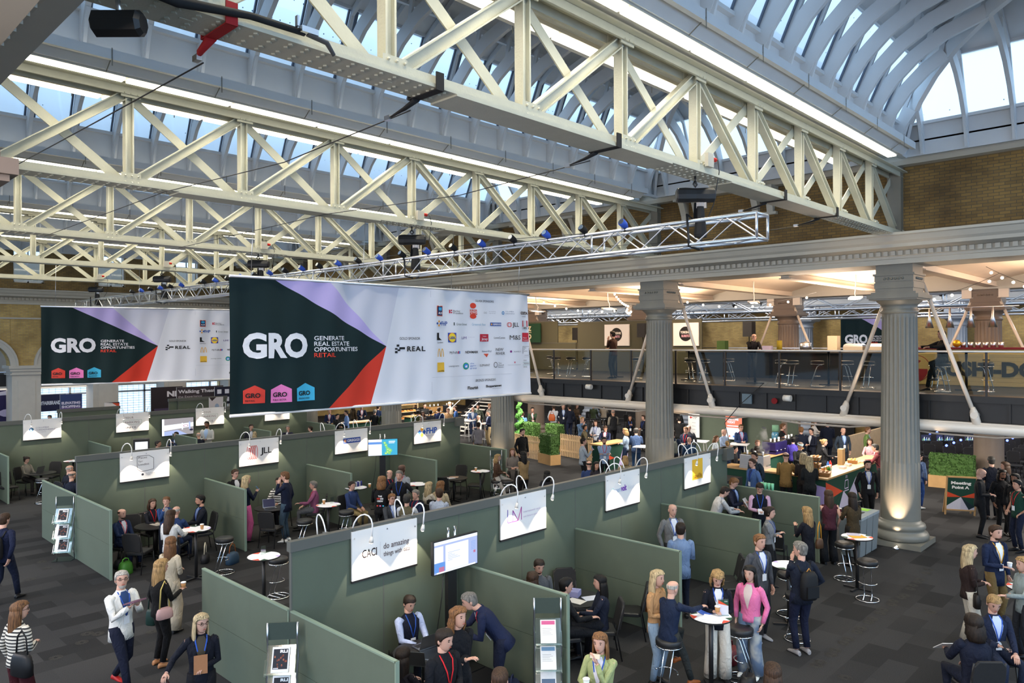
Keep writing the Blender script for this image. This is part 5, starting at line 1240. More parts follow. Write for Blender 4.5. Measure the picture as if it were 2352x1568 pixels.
# ---- left foreground aisle
pp('s1',45,1380,1.68,160,'8a8478','3a0f16','woman with long blonde hair in a black and cream striped sweater, bottom left corner','lbrown',L='long',fem=True,stripe=BRET,wide=1,hem=-.06,arms=('down','waist'),head=(-35,0),glass=1,shirt=None)
P['s1']['o'].children[0]
pp('s2',10,1178,1.78,172,'141c36','151c30','man in a navy suit walking away at the left edge with a black rucksack','brown',pose='walk',arms=('walk','back'))
pp('s3',280,1310,1.78,62,'dcdcd8','12182c','grey-haired man in a white jacket and red shoes holding a tablet','white',pose='walk',arms=('phone','phone'),lan='b',shirt='23406e',shoe='b01c1c',head=(-25,-8),beard=1,glass=1,hem=-.16)
pp('s4',370,1283,1.70,140,'0e0e10','0e0e10','woman with long blonde hair dressed in black with a pale pink shoulder bag','blond',L='long',fem=True,arms=('down','hold'),shoe='a8764e')
pp('s5',392,1232,1.70,165,'b8ad98','a89c88','woman with long fair hair in a beige blazer, behind the woman in black','lbrown',L='long',fem=True,arms=('waist','waist'),hem=-.28,wide=1,head=(20,0))
pp('s6',462,1408,1.68,22,'10131f','14141a','fair-haired woman in glasses and a navy cardigan holding a tan notebook','lblond',L='long',fem=True,arms=('waist','side'),lan='b',shirt='3a3326',glass=1,hem=-.3,head=(25,0))
pp('s7',392,1170,1.66,168,'c9cac8','161b2c','woman with long brown hair in a pale grey top leaning on a tall white table','brown',L='long',fem=True,arms=('waist','table'),head=(0,10))
# ---- first stand of the middle row
g='people seated at the first stand of the middle row'
pp('a1',280,1168,1.33,70,'1b2a4a','1a2540','bald bearded man in a navy suit seated at the left of the first middle stand','brown',L='fringe',pose='sit',arms=('lap','table'),lan='r',shirt='d0d4dc',beard=1)
pp('a2',350,1145,1.30,55,'141722','15151c','woman with a chestnut bob and red lanyard seated by the green wall','brown',L='bob',pose='sit',fem=True,arms=('table','table'),lan='r')
pp('a3',382,1140,1.56,12,'25406e','1c2233','man in a blue jacket holding his hand to his mouth among the seated group','lbrown',pose='stand',s=.88,arms=('waist','mouth'),shirt='8c9096')
pp('a4',405,1162,1.33,178,'22365e','1a2238','balding man in a blue jacket seated with his back turned behind the woman in grey','white',L='fringe',pose='sit',arms=('table','table'))
pp('a5',460,1136,1.40,-50,'121722','161a26','dark-haired bearded man with a blue lanyard seated at the tall white table','black',sk='b',pose='sit',arms=('table','lap'),lan='b',beard=1,shirt='6c7f9e')
# ---- second stand
pp('b1',540,1077,1.73,60,'15171b','16171a','man in glasses and a black coat behind the low divider below the ringed sign','brown',arms=('waist','waist'),glass=1,shirt='c9ccd2')
pp('b2',566,1091,1.72,130,'131a30','d8659a','blonde woman in a navy top and bright pink trousers looking at her phone','lblond',L='long',fem=True,arms=('down','phone'),wide=1,hem=-.03)
pp('b3',655,1082,1.82,-95,'121a30','3d5060','man in a navy jacket, blue jeans and white trainers with a hand to his face','lbrown',arms=('face','down'),shoe='d8d8d4',lan='b',hem=-.16,head=(0,12))
pp('b4',720,1104,1.33,-78,'8a4f6e','5a5c60','grey-haired man in a pink sweater seated on a black chair','grey',pose='sit',arms=('table','lap'),lan='r')
pp('b5',641,1096,1.42,-10,'8a8a8a','1c1c20','person in a checked shirt seated behind the man in navy at the round table','dbrown',pose='sit',stripe=CHECK,arms=('table','table'))
# ---- third stand
pp('c1',877,1093,1.78,172,'0c0d10','101114','ginger curly-haired person in a black sweatshirt printed with white and red words','ginger',L='curly',arms=('hold','waist'))
pp('c2',917,1080,1.80,-5,'16181d','191b20','grey-haired man in a black jacket and blue lanyard gesturing','grey',arms=('side','side'),lan='b',hem=-.14)
pp('c3',923,1066,1.84,-35,'8b9096','23262e','tall bald man with dark skin, glasses and a grey sweater','black',L='none',sk='d',arms=('waist','down'),lan='r',glass=1)
pp('c4',895,1086,1.52,45,'1a2236','1a2030','balding man in navy behind the man in the black jacket','grey',L='fringe',pose='stool',arms=('table','lap'),lan='r')
pp('c5',900,1133,1.37,40,'3a3d42','26292e','ginger man in glasses and a grey suit seated, lower left of the third stand','ginger',pose='sit',lan='b',shirt='bfcbe0',glass=1,arms=('table','table'))
pp('c6',935,1134,1.40,172,'5a5440','22242a','man in an olive quilted gilet and white sleeves seated with his back turned','gdark',pose='sit',sleeve='c9cdd3',arms=('table','table'))
pp('c7',955,1124,1.36,-38,'1b2744','1c2230','close-cropped grey man in a navy half-zip with a red lanyard','grey',pose='sit',lan='r',arms=('table','table'))
pp('c8',985,1106,1.35,135,'c8bfae','3a3630','woman with long fair hair in a cream top at the third stand','lblond',L='long',pose='sit',fem=True,arms=('table','table'))
pp('c9',1012,1104,1.38,150,'b9ab8c','3b3a38','ginger-haired person in a cream coat with a black trim','ginger',L='curly',pose='sit',arms=('table','lap'))
pp('c10',1009,1117,1.47,168,'a9b3c4','23262e','brown-haired man in a pale blue blazer seated nearest the front wall','brown',pose='sit',arms=('table','lap'),head=(25,0))
pp('c11',808,1105,1.34,60,'2a3c66','8b7a52','person in blue and khaki trousers half hidden by the low divider','dbrown',pose='sit',arms=('lap','lap'))
# ---- right end of the middle row
pp('d1',1143,1043,1.60,85,'4a3527','a9a39a','blonde woman in a brown jacket sitting on a bar stool','blond',L='bob',pose='stool',fem=True,arms=('lap','waist'))
pp('d2',1177,1029,1.66,5,'6f6862','2a2725','woman with long fair hair in a grey-brown coat facing the camera at a tall table','lbrown',L='long',fem=True,arms=('waist','waist'),hem=-.4)
pp('d3',1202,1036,1.68,-150,'8a7350','0f0f12','woman with long black hair in a tan blouse and black trousers','black',L='long',fem=True,arms=('cross','cross'))
pp('d4',1200,984,1.86,40,'0e0f11','101114','man in a black shirt standing by the picket fence','dbrown',beard=1,arms=('down','down'))
# ---- nearest stand
pp('e1',940,1366,1.35,42,'121728','161a26','young man in a dark gilet and pale blue shirt typing on a laptop','dbrown',pose='sit',sleeve='a9b8dc',lan='b',arms=('type','type'),head=(0,18))
pp('e2',1053,1393,1.80,42,'0e1118','11131a','curly ginger smiling man in a black jumper with crossed arms','ginger',L='curly',arms=('cross','thumb'),shirt=None,head=(5,-4))
pp('e3',1078,1358,1.60,-85,'1c2440','161c30','grey-haired man in a navy suit bending forward',hair='grey',lean=38,arms=('waist','table'),shirt='d6d9df',lan='r',hem=-.16)
pp('e4',1020,1443,1.78,45,'0f1219','14161c','dark-haired man in a black sweater with a red lanyard, bottom centre','dbrown',arms=('waist','waist'),lan='r',head=(15,6))
pp('e5',925,1487,1.30,150,'16131a','15151a','woman with long dark hair seated behind the laptops, seen from behind','dbrown',L='long',pose='sit',fem=True,arms=('table','table'))
pp('e6',1148,1535,1.70,170,'2b2a2e','1b1b20','brown-haired head cut by the bottom edge left of the brochure stand','brown',arms=('waist','waist'))
# ---- second stand of the near row
pp('f1',1238,1283,1.38,20,'55585c','23262c','bearded man in a grey cardigan stretching his arm over the table','dbrown',pose='sit',arms=('waist','reach'),beard=1,head=(0,15))
pp('f2',1223,1313,1.33,165,'3a3c40','24262c','curly brown head showing over the divider below the man in grey','brown',L='curly',pose='sit',arms=('table','table'))
pp('f3',1300,1326,1.38,100,'17181b','17181c','black-haired person in a black jacket at the divider end','black',pose='sit',arms=('table','table'))
pp('f4',1378,1320,1.33,-88,'1b2132','15181f','woman with long black hair in a navy jacket seated on a black chair','black',L='long',pose='sit',fem=True,arms=('table','lap'),hem=-.12)
pp('f5',1378,1452,1.66,-25,'96a070','2a2c30','woman with long auburn hair in a pale green jacket eating at the bottom edge','ginger',L='long',fem=True,arms=('mouth','hold'),lan='b',shirt='c8c8d4')
# ---- third and fourth stands
pp('g1',1545,1157,1.78,12,'6d6f70','2a2c30','bald man in a grey suit jacket behind the low divider','white',L='none',arms=('down','down'),lan='b',shirt='d9dce2',hem=-.16)
pp('g2',1563,1200,1.76,178,'6f86a8','141b2c','dark-haired man in a light blue blazer and navy jeans seen from behind','dbrown',arms=('waist','waist'),hem=-.18,head=(-15,0))
pp('g3',1510,1308,1.72,48,'a9825a','7e93a8','blonde woman in a tan hooded coat by the end of a divider','lblond',L='long',fem=True,arms=('waist','waist'),hem=-.12)
pp('g4',1545,1333,1.62,125,'16223a','2a2d2c','white-haired balding man in a navy blazer leaning on a tall table','white',L='fringe',pose='stool',arms=('down','reach'),shoe='8a4a1e',hem=-.2,lean=6)
pp('g5',1648,1308,1.68,-5,'11141e','cfc9bd','blonde woman in a black blazer and white trousers looking down with sunglasses on her head','blond',L='curly',fem=True,arms=('waist','hold'),lan='b',shirt='d4d4d8',wide=1,head=(0,25))
pp('g6',1722,1298,1.70,-40,'d8719f','8e9296','dark-haired woman in a pink jacket and wide washed jeans','black',L='long',fem=True,arms=('down','down'),wide=1,shoe='dcdad2',hem=-.05,shirt='c9b8b4',lan=None)
pp('g7',1745,1226,1.82,25,'45484e','23262c','fair-haired man in a dark grey suit and white shirt with a blue lanyard','ginger',arms=('down','down'),lan='b',shirt='d9dee8',shoe='8a8d94',hem=-.18)
pp('g8',1838,1243,1.84,-165,'141b2a','141a30','grey-haired man with a black backpack, dark jeans and grey trainers','grey',arms=('mouth','pocket'),shoe='8d8a8c',hem=-.12,head=(30,0))
pp('g9',1768,1163,1.70,60,'77797b','121316','woman with tied back hair and crossed arms in a grey sweater','dbrown',L='bun',fem=True,arms=('cross','cross'),lan='b',wide=1)
pp('g10',1853,1163,1.70,-150,'11131c','14151c','woman with very long wavy blonde hair in a black coat','blond',L='long',fem=True,arms=('phone','waist'),hem=-.35)
pp('g11',1903,1125,1.70,180,'46202a','101115','woman in a sleeveless burgundy top and wide black trousers seen from behind','brown',L='long',fem=True,arms=('cross','down'),wide=1,bare=1)
pp('g12',1957,1130,1.68,-165,'3d3220','1a1815','woman with long dark hair in a brown coat holding a cup','dbrown',L='long',fem=True,arms=('hold','waist'),hem=-.42)
pp('g13',1993,1057,1.80,-8,'14161b','101114','smiling dark-haired man in a black jacket walking beside the column','black',pose='walk',arms=('down','down'),lan='b',shirt='c9ccd2',beard=1,head=(0,-4))
pp('g14',1685,1096,1.78,55,'171c2e','171a26','tall man in a dark suit reading papers in the yellow square stand','ginger',arms=('waist','hold'),lan='b',shirt='a9bfe0',head=(0,28),hem=-.16)
pp('g15',1665,1130,1.55,95,'a3a6aa','23252b','man in a pale grey sweater bending his head beside the suited man','dbrown',lean=22,arms=('table','table'),lan='b',head=(0,20))
pp('g16',1745,1108,1.74,-12,'12151f','16181e','man in a dark gilet and pink shirt writing in the yellow square stand','dbrown',sleeve='c9a3bd',arms=('waist','waist'),lan='b',head=(0,28))
# ---- right foreground
pp('h1',2287,1205,1.85,15,'18233e','6b5836','broad man in a navy blazer and yellow lanyard holding a white cup','brown',arms=('down','waist'),lan='y',shirt='d9dbe0',hem=-.18,beard=1)
pp('h2',2228,1250,1.70,75,'2b1f1d','c2bcae','blonde woman in a dark brown blouse and cream trousers','lblond',L='long',fem=True,arms=('waist','waist'),wide=1,head=(0,0))
pp('h3',2283,1365,1.40,0,'1a2238','1a2236','fair-haired man in a navy suit seated looking at his phone','blond',pose='sit',arms=('lap','waist'),lan='b',shirt='b8c4e0',head=(-15,20))
pp('h4',2237,1405,1.45,178,'14192a','171c2c','curly dark-haired man in a navy sweater seated with his back to the camera','dbrown',L='curly',pose='sit',arms=('table','lap'))
pp('h5',2350,1278,1.68,-90,'7f8a8a','22252b','person in a pale grey jacket cut by the right edge','blond',L='bob',fem=True,arms=('table','waist'))
pp('h6',1775,1523,1.66,170,'241c1a','1a1a1e','long brown hair seen from behind at the bottom edge','brown',L='long',fem=True)
pp('k1',2253,1075,1.80,55,'14171c','111215','bald man in a black hoodie with his head bowed','brown',L='none',arms=('waist','waist'),head=(0,24),hem=-.14)
pp('k2',2277,1048,1.80,165,'151a28','14161c','grey-haired man in dark navy behind the bald man in the hoodie','gdark',arms=('waist','waist'))
pp('k3',2309,1060,1.70,-120,'17181d','14151a','woman with long brown hair at the back of the group by the easel board','brown',L='long',fem=True)
pp('k4',2302,1078,1.74,-5,'121316','111214','man in glasses with short curls in a black zipped top','black',L='curly',sk='c',arms=('phone','down'),glass=1,beard=1)
pp('k5',2331,1087,1.74,-60,'131417','121317','person with bushy dark curls in black, between the zipped top and the green polo','black',L='curly',sk='c')
pp('k6',2336,1101,1.75,-85,'16382e','151c30','man in a dark green polo shirt with a red lanyard at the right edge','black',arms=('pocket','pocket'),lan='r',bare=1,sk='b')
# ---- bar area on the right
pp('m1',1728,1053,1.80,-70,'46618f','23304c','man in glasses and a blue blazer behind the far low divider','brown',arms=('down','down'),glass=1,shirt='1b2c5a',hem=-.15,lan='b')
pp('m2',1733,1038,1.80,-60,'23303c','1b1e26','dark-haired man with a rucksack behind the man in the blue blazer','dbrown',sk='b',arms=('down','down'))
pp('m3',1738,1024,1.64,150,'c9c9ca','1d1d22','dark-haired woman in a white blouse at the coffee bar','dbrown',L='bob',fem=True,arms=('waist','table'))
pp('m4',1805,1038,1.80,150,'8a6c3e','1b1c20','balding man in a camel jacket at the bar','brown',L='fringe',arms=('waist','table'),hem=-.18,head=(35,0))
pp('m5',1859,1048,1.80,172,'1f2123','17181b','blonde woman in a charcoal jumper at the bar','lblond',L='long',fem=True,arms=('waist','waist'),hem=-.14)
pp('m6',1845,1040,1.80,165,'2a2524','1a1a1e','fair bobbed woman left of the blonde in charcoal','lblond',L='bob',fem=True,arms=('waist','waist'))
pp('m7',1838,1015,1.74,0,'16181a','16181a','barista in a grey cap leaning over the counter','brown',arms=('type','table'),beret='6f8084',head=(0,15))
pp('m8',1822,1002,1.68,150,'4a3f9c','1b1b22','woman in a purple top behind the coffee counter','black',L='bun',fem=True,arms=('waist','table'))
pp('m9',1893,1008,1.68,60,'1c1d20','1c1d20','barista with a messy blond bun in black','blond',L='bun',fem=True,arms=('waist','table'))
pp('m10',1937,982,1.80,0,'2c3744','22252c','bald man in a slate jacket with a rucksack facing the bar','white',L='none',arms=('down','down'),lan='b',shirt='a9c3e0')
pp('m11',1900,962,1.95,175,'131a2c','131a28','broad man in a navy suit seen from behind beyond the bar','dbrown',arms=('waist','waist'),hem=-.2)
pp('m12',1993,980,1.80,60,'6f8a4e','2a2c2c','bearded man in a green jacket by the column','ginger',arms=('waist','waist'),shirt='a9c0dd',beard=1)
pp('m13',1998,1007,1.62,-40,'b98a8e','3a2a2c','woman with curly auburn hair in a pink top by the bar end','brown',L='curly',fem=True,arms=('table','table'))
pp('m14',2010,1020,1.72,-120,'6e3438','1c1b20','person in a maroon jacket leaning on the bar beside the column','gdark',arms=('table','table'),lean=12)
pp('m15',2108,1035,1.76,120,'5a6f94','22407a','person in a light blue jacket half hidden by the right side of the near column','black',arms=('mouth','down'),shoe='d9d9d4')
pp('m16',1740,1010,1.70,-10,'22242a','1c1c22','young man with brown hair behind the coffee machine','lbrown',arms=('waist','waist'))
pp('m17',1798,972,1.84,75,'141518','15161a','man in a black shirt with a red lanyard by the steam','lbrown',beard=1,lan='r',arms=('down','down'))
pp('m18',1840,980,1.75,170,'161d30','161c2a','red-haired man in a dark suit at the back of the bar','ginger',arms=('waist','waist'))
pp('m19',1863,983,1.71,-60,'14192a','161a26','dark-haired man in a dark suit beside the red-haired man','dbrown',arms=('waist','waist'),shirt='c9cdd4')
pp('m20',1870,962,1.70,60,'cfc9c0','3a3633','long-haired woman in a white top near the far wall','lbrown',L='long',fem=True,arms=('table','waist'))
pp('m21',1702,974,1.82,5,'26375c','1b2338','man in glasses and a blue suit at a white table beneath the hanging screen','lbrown',arms=('waist','waist'),lan='r',shirt='9fb9e0',glass=1)
pp('m22',1663,985,1.74,40,'8fa2c0','2a3040','bald man in a pale blue shirt near the hanging screen','white',L='none',arms=('waist','table'))
pp('m23',1645,1000,1.60,60,'b9c4cc','2a3040','swept-back haired person in pale blue over the front wall','lbrown',L='bob',arms=('waist','waist'))
pp('m24',1671,1012,1.55,170,'23304a','22242c','fair head over the right end of the front row wall','blond',arms=('waist','waist'))
pp('m25',1688,1024,1.60,60,'1b1b20','1b1b20','dark-haired head behind the power box on the front row wall','black',arms=('waist','waist'))
pp('m26',1583,1003,1.66,178,'26405e','22242c','bald man in a blue shirt with a red lanyard seen from behind','white',L='none',arms=('waist','waist'),lan='r')
pp('m27',1575,980,1.76,-40,'182036','1b1f2a','man in a navy jumper with a red lanyard left of the direction board','lbrown',lan='r',arms=('waist','waist'))
pp('m28',1582,976,1.76,-20,'33363c','22242c','older grey-haired man just behind the navy jumper','white',L='fringe')
pp('m29',1546,988,1.76,172,'1d2a40','1b1c22','man with a grey rucksack right of the second column','dbrown',arms=('down','down'))
pp('m30',1560,955,1.86,178,'0f1012','0f1012','person all in black behind the man with the grey rucksack','black',arms=('waist','waist'))
# ---- counter group behind the near divider
pp('n1',1388,1003,1.78,0,'8ba3c4','121318','bearded man in a light blue shirt with crossed arms','black',sk='b',arms=('cross','cross'),lan='r',beard=1)
pp('n2',1340,1005,1.78,95,'98a3ae','111216','man in a pale grey shirt holding up a phone','dbrown',arms=('waist','phone'),lan='r')
pp('n3',1390,977,1.66,-25,'1a2440','1b1f2c','man in a navy jumper looking down at the counter','brown',lan='r',arms=('table','table'),head=(0,25),shirt='c9cfda')
pp('n4',1368,965,1.68,-20,'b5bccb','2a2c33','woman with long dark hair in a pale striped shirt behind the counter','brown',L='long',fem=True,arms=('waist','table'),lan='b')
pp('n5',1337,957,1.80,25,'56708f','2a3550','blond man in a blue blazer at the left of the counter','blond',arms=('waist','mouth'),shoe='b58a5a',hem=-.16)
pp('n6',1343,975,1.64,60,'4a4330','22211c','person with dark curls in an olive jacket at the counter','black',L='bun',sk='c',arms=('waist','table'),fem=True)
pp('n7',1436,983,1.68,-110,'a3b9d0','1d2c46','blonde woman in a pale blue sweater and navy trousers','blond',L='bob',fem=True,arms=('waist','waist'),wide=1)
pp('n8',1461,980,1.78,170,'3f5478','2d4a6e','man in a blue blazer and jeans leaning at a white table','gdark',arms=('waist','table'),hem=-.16,lean=10)
pp('n9',1447,953,1.70,0,'141519','17181c','woman with dark braids clasping her hands in black','dbrown',L='long',sk='b',fem=True,arms=('phone','phone'),lan='b')
pp('n10',1478,953,1.70,-60,'191b22','17181d','woman holding a leaflet beside the second column','brown',L='bun',fem=True,arms=('waist','waist'),lan='b')
pp('n11',1408,941,1.86,-160,'202226','111215','man in a black quilted gilet seen from behind','grey',L='fringe',sk='b',sleeve='8a8478',arms=('waist','hold'))
pp('n12',1223,935,1.78,8,'2f4230','1d2b4a','man in a green jacket with his hand to his mouth','black',sk='b',arms=('mouth','waist'),shirt='c4c8cf',lan='r',beard=1)
pp('n13',1272,929,1.80,160,'c3c9d2','4c4f4a','man in a white shirt with an orange leather bag on his back','brown',arms=('down','down'),head=(35,0))
pp('n14',1294,928,1.84,0,'161d2b','161b28','man in a dark suit and tie beyond the hedge','grey',L='fringe',arms=('down','down'),lan='b',shirt='b9c9de',hem=-.16)
pp('n15',1308,930,1.82,-150,'141a2b','182138','man in a navy jumper talking to the suited man','dbrown',arms=('waist','down'))
pp('n16',1363,932,1.50,165,'3c4733','23252a','man in an olive jumper seated far back','brown',pose='stool',arms=('table','table'))
pp('n17',1387,930,1.50,170,'a39887','3a3733','person in a beige jumper seated far back','lbrown',pose='stool',arms=('table','table'))
pp('n18',1325,927,1.70,40,'4b3b2b','23252a','long-haired woman beyond the man in the navy jumper','brown',L='long',fem=True,arms=('waist','waist'))
pp('n19',1200,945,1.66,170,'5f8ac4','2a3550','man in a light blue shirt behind the spiral topiary','brown',arms=('waist','waist'))
pp('o1',1353,1058,1.62,172,'25355c','1c2538','dark balding head and navy shoulders over the front wall','dbrown',L='fringe',arms=('waist','waist'))
pp('o2',1370,1072,1.45,20,'26232a','1b1b20','smiling woman with black hair over the front wall','black',L='long',sk='b',fem=True,pose='stool')
pp('o3',1436,1058,1.45,170,'8a7a5a','22242a','blonde head between the gooseneck lamps','blond',L='bob',fem=True,pose='stool')
pp('o4',1257,1095,1.42,175,'1b1b20','1b1b20','black-haired head over the front wall left of the lilac sign','black',L='bob',pose='stool',fem=True)
# ---- far left and centre back
bk=[('q1',757,938,1.76,5,'182244','191f30','man in a navy suit with a red lanyard right of the coffee sign','lbrown','r',0,'short'),
('q2',795,942,1.72,-70,'6f8ec4','1d2230','man in a light blue shirt holding a white phone','dbrown',None,0,'short'),
('q3',812,928,1.66,150,'4a3d2c','2a241d','woman with brown curls in an olive top at the counter end','brown',None,1,'curly'),
('q4',831,926,1.80,20,'16233c','15202e','man leaning over the counter in a navy suit with a red lanyard','dbrown','r',0,'short'),
('q5',861,940,1.72,165,'1b1d20','1b1d20','grey-haired person in a dark coat with a shoulder strap','grey',None,0,'short'),
('q6',869,930,1.70,150,'1d2c4c','1b2233','dark-haired man in blue behind the grey-haired one','dbrown',None,0,'short'),
('q7',882,941,1.72,160,'35402a','22241c','man in an olive top beside the grey column','black',None,0,'short'),
('q8',775,950,1.70,60,'16181b','15161a','person in black behind the light blue shirt','black',None,0,'short'),
('r1',958,923,1.72,150,'15171a','15171a','curly-haired barista in black at the pastry shelves','brown',None,0,'curly'),
('r2',976,926,1.72,30,'17191c','17191c','short-haired barista in black beside the coffee machines','dbrown',None,0,'short'),
('r3',960,941,1.72,170,'3f4426','23241c','man in an olive shirt queueing above the diamonds sign','dbrown',None,0,'short'),
('r4',971,944,1.66,10,'a08c80','2c2826','smiling woman in a pale top above the diamonds sign','brown',None,1,'bob'),
('r5',989,941,1.74,-150,'30343c','22252b','man in a charcoal jacket queueing','black',None,0,'short'),
('r6',1008,935,1.78,172,'1b2a52','1b2236','man in a navy suit over the diamonds sign','brown',None,0,'short'),
('r7',1029,937,1.70,-20,'9a7a58','2c2822','smiling man in a camel coat above the wall end','lbrown',None,0,'short'),
('r8',1046,932,1.72,-90,'33538a','22304c','man in a blue jacket above the power box','brown',None,0,'short'),
('r9',1033,922,1.84,-120,'cdbfa8','3a352e','bald man in a cream shirt beyond the camel coat','white',None,0,'none'),
('t1',1086,934,1.74,0,'4d658e','26304a','bald man in a blue blazer looking at his phone behind a white table','white',None,0,'fringe'),
('t3',1099,953,1.64,-80,'cfcac4','4a463f','balding man in a white shirt at the white tables','white',None,0,'fringe'),
('t4',1122,942,1.80,-60,'16203a','8a7a5c','man in a navy blazer and khaki trousers next to the third column','grey','b',0,'short'),
('t5',1099,969,1.74,178,'7d7a80','6e664f','man in a grey shirt seen from behind at the white tables','dbrown',None,0,'short'),
('t6',1125,926,1.74,60,'8a8078','2c2a28','fair head behind the third column','ginger',None,0,'short')]
for k,px,y,z,phi,tp,lg,lab,hr,ln,fm,LL in bk:
    pp(k,px,y,z,phi,tp,lg,lab,hr,L=LL,fem=bool(fm),lan=ln,arms=random.choice([('waist','waist'),('down','waist'),('waist','down')]) if k not in('q4','t1') else ('table','table'),shirt='c4cbd8' if 'suit' in lab or 'blazer' in lab else None,lean=16 if k=='q4' else 0,detail=0)
pp('t2',1098,928,1.78,10,'4a5248','2a2c2a','bearded man in a camouflage shirt behind the blue blazer','dbrown',stripe=CAMO,beard=1,detail=0)
# ---- rear booth row
pp('u1',61,1048,1.30,75,'7a7468','2a2826','woman in a beige sweater working on a laptop at the far left stand','dbrown',L='bun',pose='sit',fem=True,arms=('type','type'),head=(0,15))
pp('u2',160,1068,1.38,150,'1a1d28','1b1d26','bald man in a dark suit seated beyond the middle row wall','white',L='fringe',pose='sit',shirt='c9cdd4')
pp('u3',166,1078,1.46,165,'161c2c','1a1d26','grey-haired man in navy beside the bald man beyond the wall','grey',L='fringe',pose='sit')
pp('u4',405,993,1.58,-15,'33405c','22283a','bearded man in a slate suit seated below the car park screen','dbrown',pose='stool',arms=('phone','table'),shirt='c2d0e6',beard=1)
pp('u5',475,967,1.96,0,'b9bcba','5a74a0','tall man in a white suit holding his jacket in front of a parking sign','black',sk='c',arms=('waist','waist'),shirt='9fb9d9',beard=1,hem=-.16)
pp('u6',456,998,1.52,-150,'1f2535','1f2430','balding man with a raised hand below the man in the white suit','white',L='fringe',pose='stool',arms=('mouth','table'),shirt='c9cdd6')
pp('u7',469,998,1.40,-160,'1a2133','1b202d','black-haired man beside the man with the raised hand','black',pose='sit')
pp('u8',363,1011,1.40,100,'2a2f3c','20242e','grey-brown head above the middle wall left of the slate suit','gdark',pose='sit')
pp('u9',577,974,1.70,30,'2c2f38','22252d','dark-haired man in a grey suit at the rear stand','dbrown',pose='stool',shirt='c9cdd6')
pp('u10',587,986,1.50,170,'3a3630','22252d','blonde woman seen from behind next to the grey suit','lblond',L='long',pose='sit',fem=True)
pp('u11',661,977,1.62,10,'23263a','22252d','bearded man resting his head on his hand below the hanging banner','grey',pose='stool',arms=('face','table'),beard=1,shirt='c9cdd6')
pp('u12',713,980,1.58,-90,'c4c9d2','22252d','dark-haired man in a white shirt by the last rear divider','dbrown',pose='stool')
pp('u13',114,953,1.70,10,'22242a','22242a','dark-haired head beyond the rear wall near the pillar','black')
pp('u14',523,1013,1.45,170,'2c3f86','22252d','blue shoulders showing over the middle row wall left of the ringed sign','blond',L='short',pose='sit')
# ---- upper gallery
pp('w1',1407,757,5.55,-130,'3a241a','2c3236','man in a brown jacket on the upper deck rubbing his chin','dbrown',sk='b',arms=('mouth','waist'),base=3.74,xp=23.2)
pp('w2',1732,765,5.42,-5,'16151a','20232a','bald man in black leaning on the upper counter with his chin in his hand','white',L='none',lean=28,arms=('table','face'),base=3.74,xp=25.2,head=(0,-20),glass=1)
pp('w3',2163,758,5.42,-85,'101114','1d2428','man in a black hoodie sitting on a bar stool on the upper deck','black',sk='b',pose='stool' ,arms=('reach','reach'),base=3.74,xp=22.6)

# =============== chairs and stools under the seated ===============
for k,v in list(P.items()):
    o=v['o']; lab=' '.join(o['label'].split()[:11])
    b=v['root']; z=b.z
    hz = None
    ps=SEAT.get(o.name)
    if ps=='sit':
        c=place(chair0,uc,(b.x,b.y,z),v['yaw']+pi,'black banquet chair under the '+lab,'chair','black banquet chairs'); 
    elif ps=='stool': place(stool0,us,(b.x,b.y,z),v['yaw']+pi+.3,'bar stool under the '+lab,'stool','chrome bar stools')
G='black banquet chairs'; GS='chrome bar stools'; GT='tall round bar tables'; GR='low round black tables'
def ch(x,y,phi,lab): return place(chair0,uc,(x,y,0),vyaw(phi)+pi,lab,'chair',G)
def st(x,y,phi,lab,z=0): return place(stool0,us,(x,y,z),vyaw(phi),lab,'stool',GS)
def bt(x,y,lab,z=0,rz=0): return place(bt0,ub,(x,y,z),rz,lab,'table',GT)
def rt(x,y,lab,z=0): return place(rt0,ur,(x,y,z),0,lab,'table',GR)
# empty chairs
ch(6.55,19.25,20,'empty black chair by the green wall between the bald seated man and the chestnut bob'); ch(6.25,17.75,175,'empty black chair seen from behind left of the woman in the pale grey top')
ch(9.35,17.5,170,'empty black chair seen from behind beside the pink trousers'); ch(11.85,18.6,10,'empty black chair by the table with drink cans')
ch(15.45,17.9,175,'empty black chair seen from behind at the far right round table'); ch(16.9,18.85,-20,'empty black chair against the divider at the far right round table'); ch(16.75,17.85,-95,'empty black chair in profile right of the far right round table'); ch(15.1,18.7,60,'empty black chair tucked behind the low divider of the last middle stand')
ch(10.75,7.55,-100,'empty black chair behind the woman with long black hair'); ch(10.45,8.65,10,'empty black chair with a coat in the second near stand'); ch(5.85,8.75,100,'black chair just left of the typing young man')
ch(13.45,7.15,-95,'black chair in profile beyond the third divider'); ch(13.15,6.85,-80,'black chair with a bag, foot of the third stand'); ch(16.35,7.4,150,'black chair left of the very long blonde hair')
ch(6.1,28.9,60,'black chair behind the woman in the beige sweater'); ch(7.6,30.1,0,'black chair against the wall beyond the laptop table'); ch(8.4,30.0,0,'black chair at the far side of the white table, far left stand')
ch(6.35,8.7,0,'black chair tucked by the nearest stand wall') if 0 else None
# stools
st(7.51,16.21,-40,'empty chrome stool by the divider below the leather bag'); st(6.75,27.64,-60,'empty chrome stool at the far left stand'); st(7.55,13.88,-120,'chrome stool beside the empty white table behind the nearest wall')
st(9.63,16.4,-40,'chrome stool next to the man in blue jeans'); st(10.87,16.45,-30,'chrome stool below the low divider of the second stand'); st(15.5,5.15,150,'chrome stool left of the yellow topped table'); st(16.5,5.95,10,'chrome stool behind the yellow topped table')
st(12.62,5.35,-60,'chrome stool left of the man with the backpack'); st(13.65,5.95,60,'chrome stool hidden behind the man with the backpack'); st(10.55,5.35,60,'chrome stool below the pink jacket'); st(16.75,16.35,0,'black seated stool beneath the woman in the tan blouse'); st(10.2,4.55,0,'chrome stool cut by the bottom edge') if 0 else None
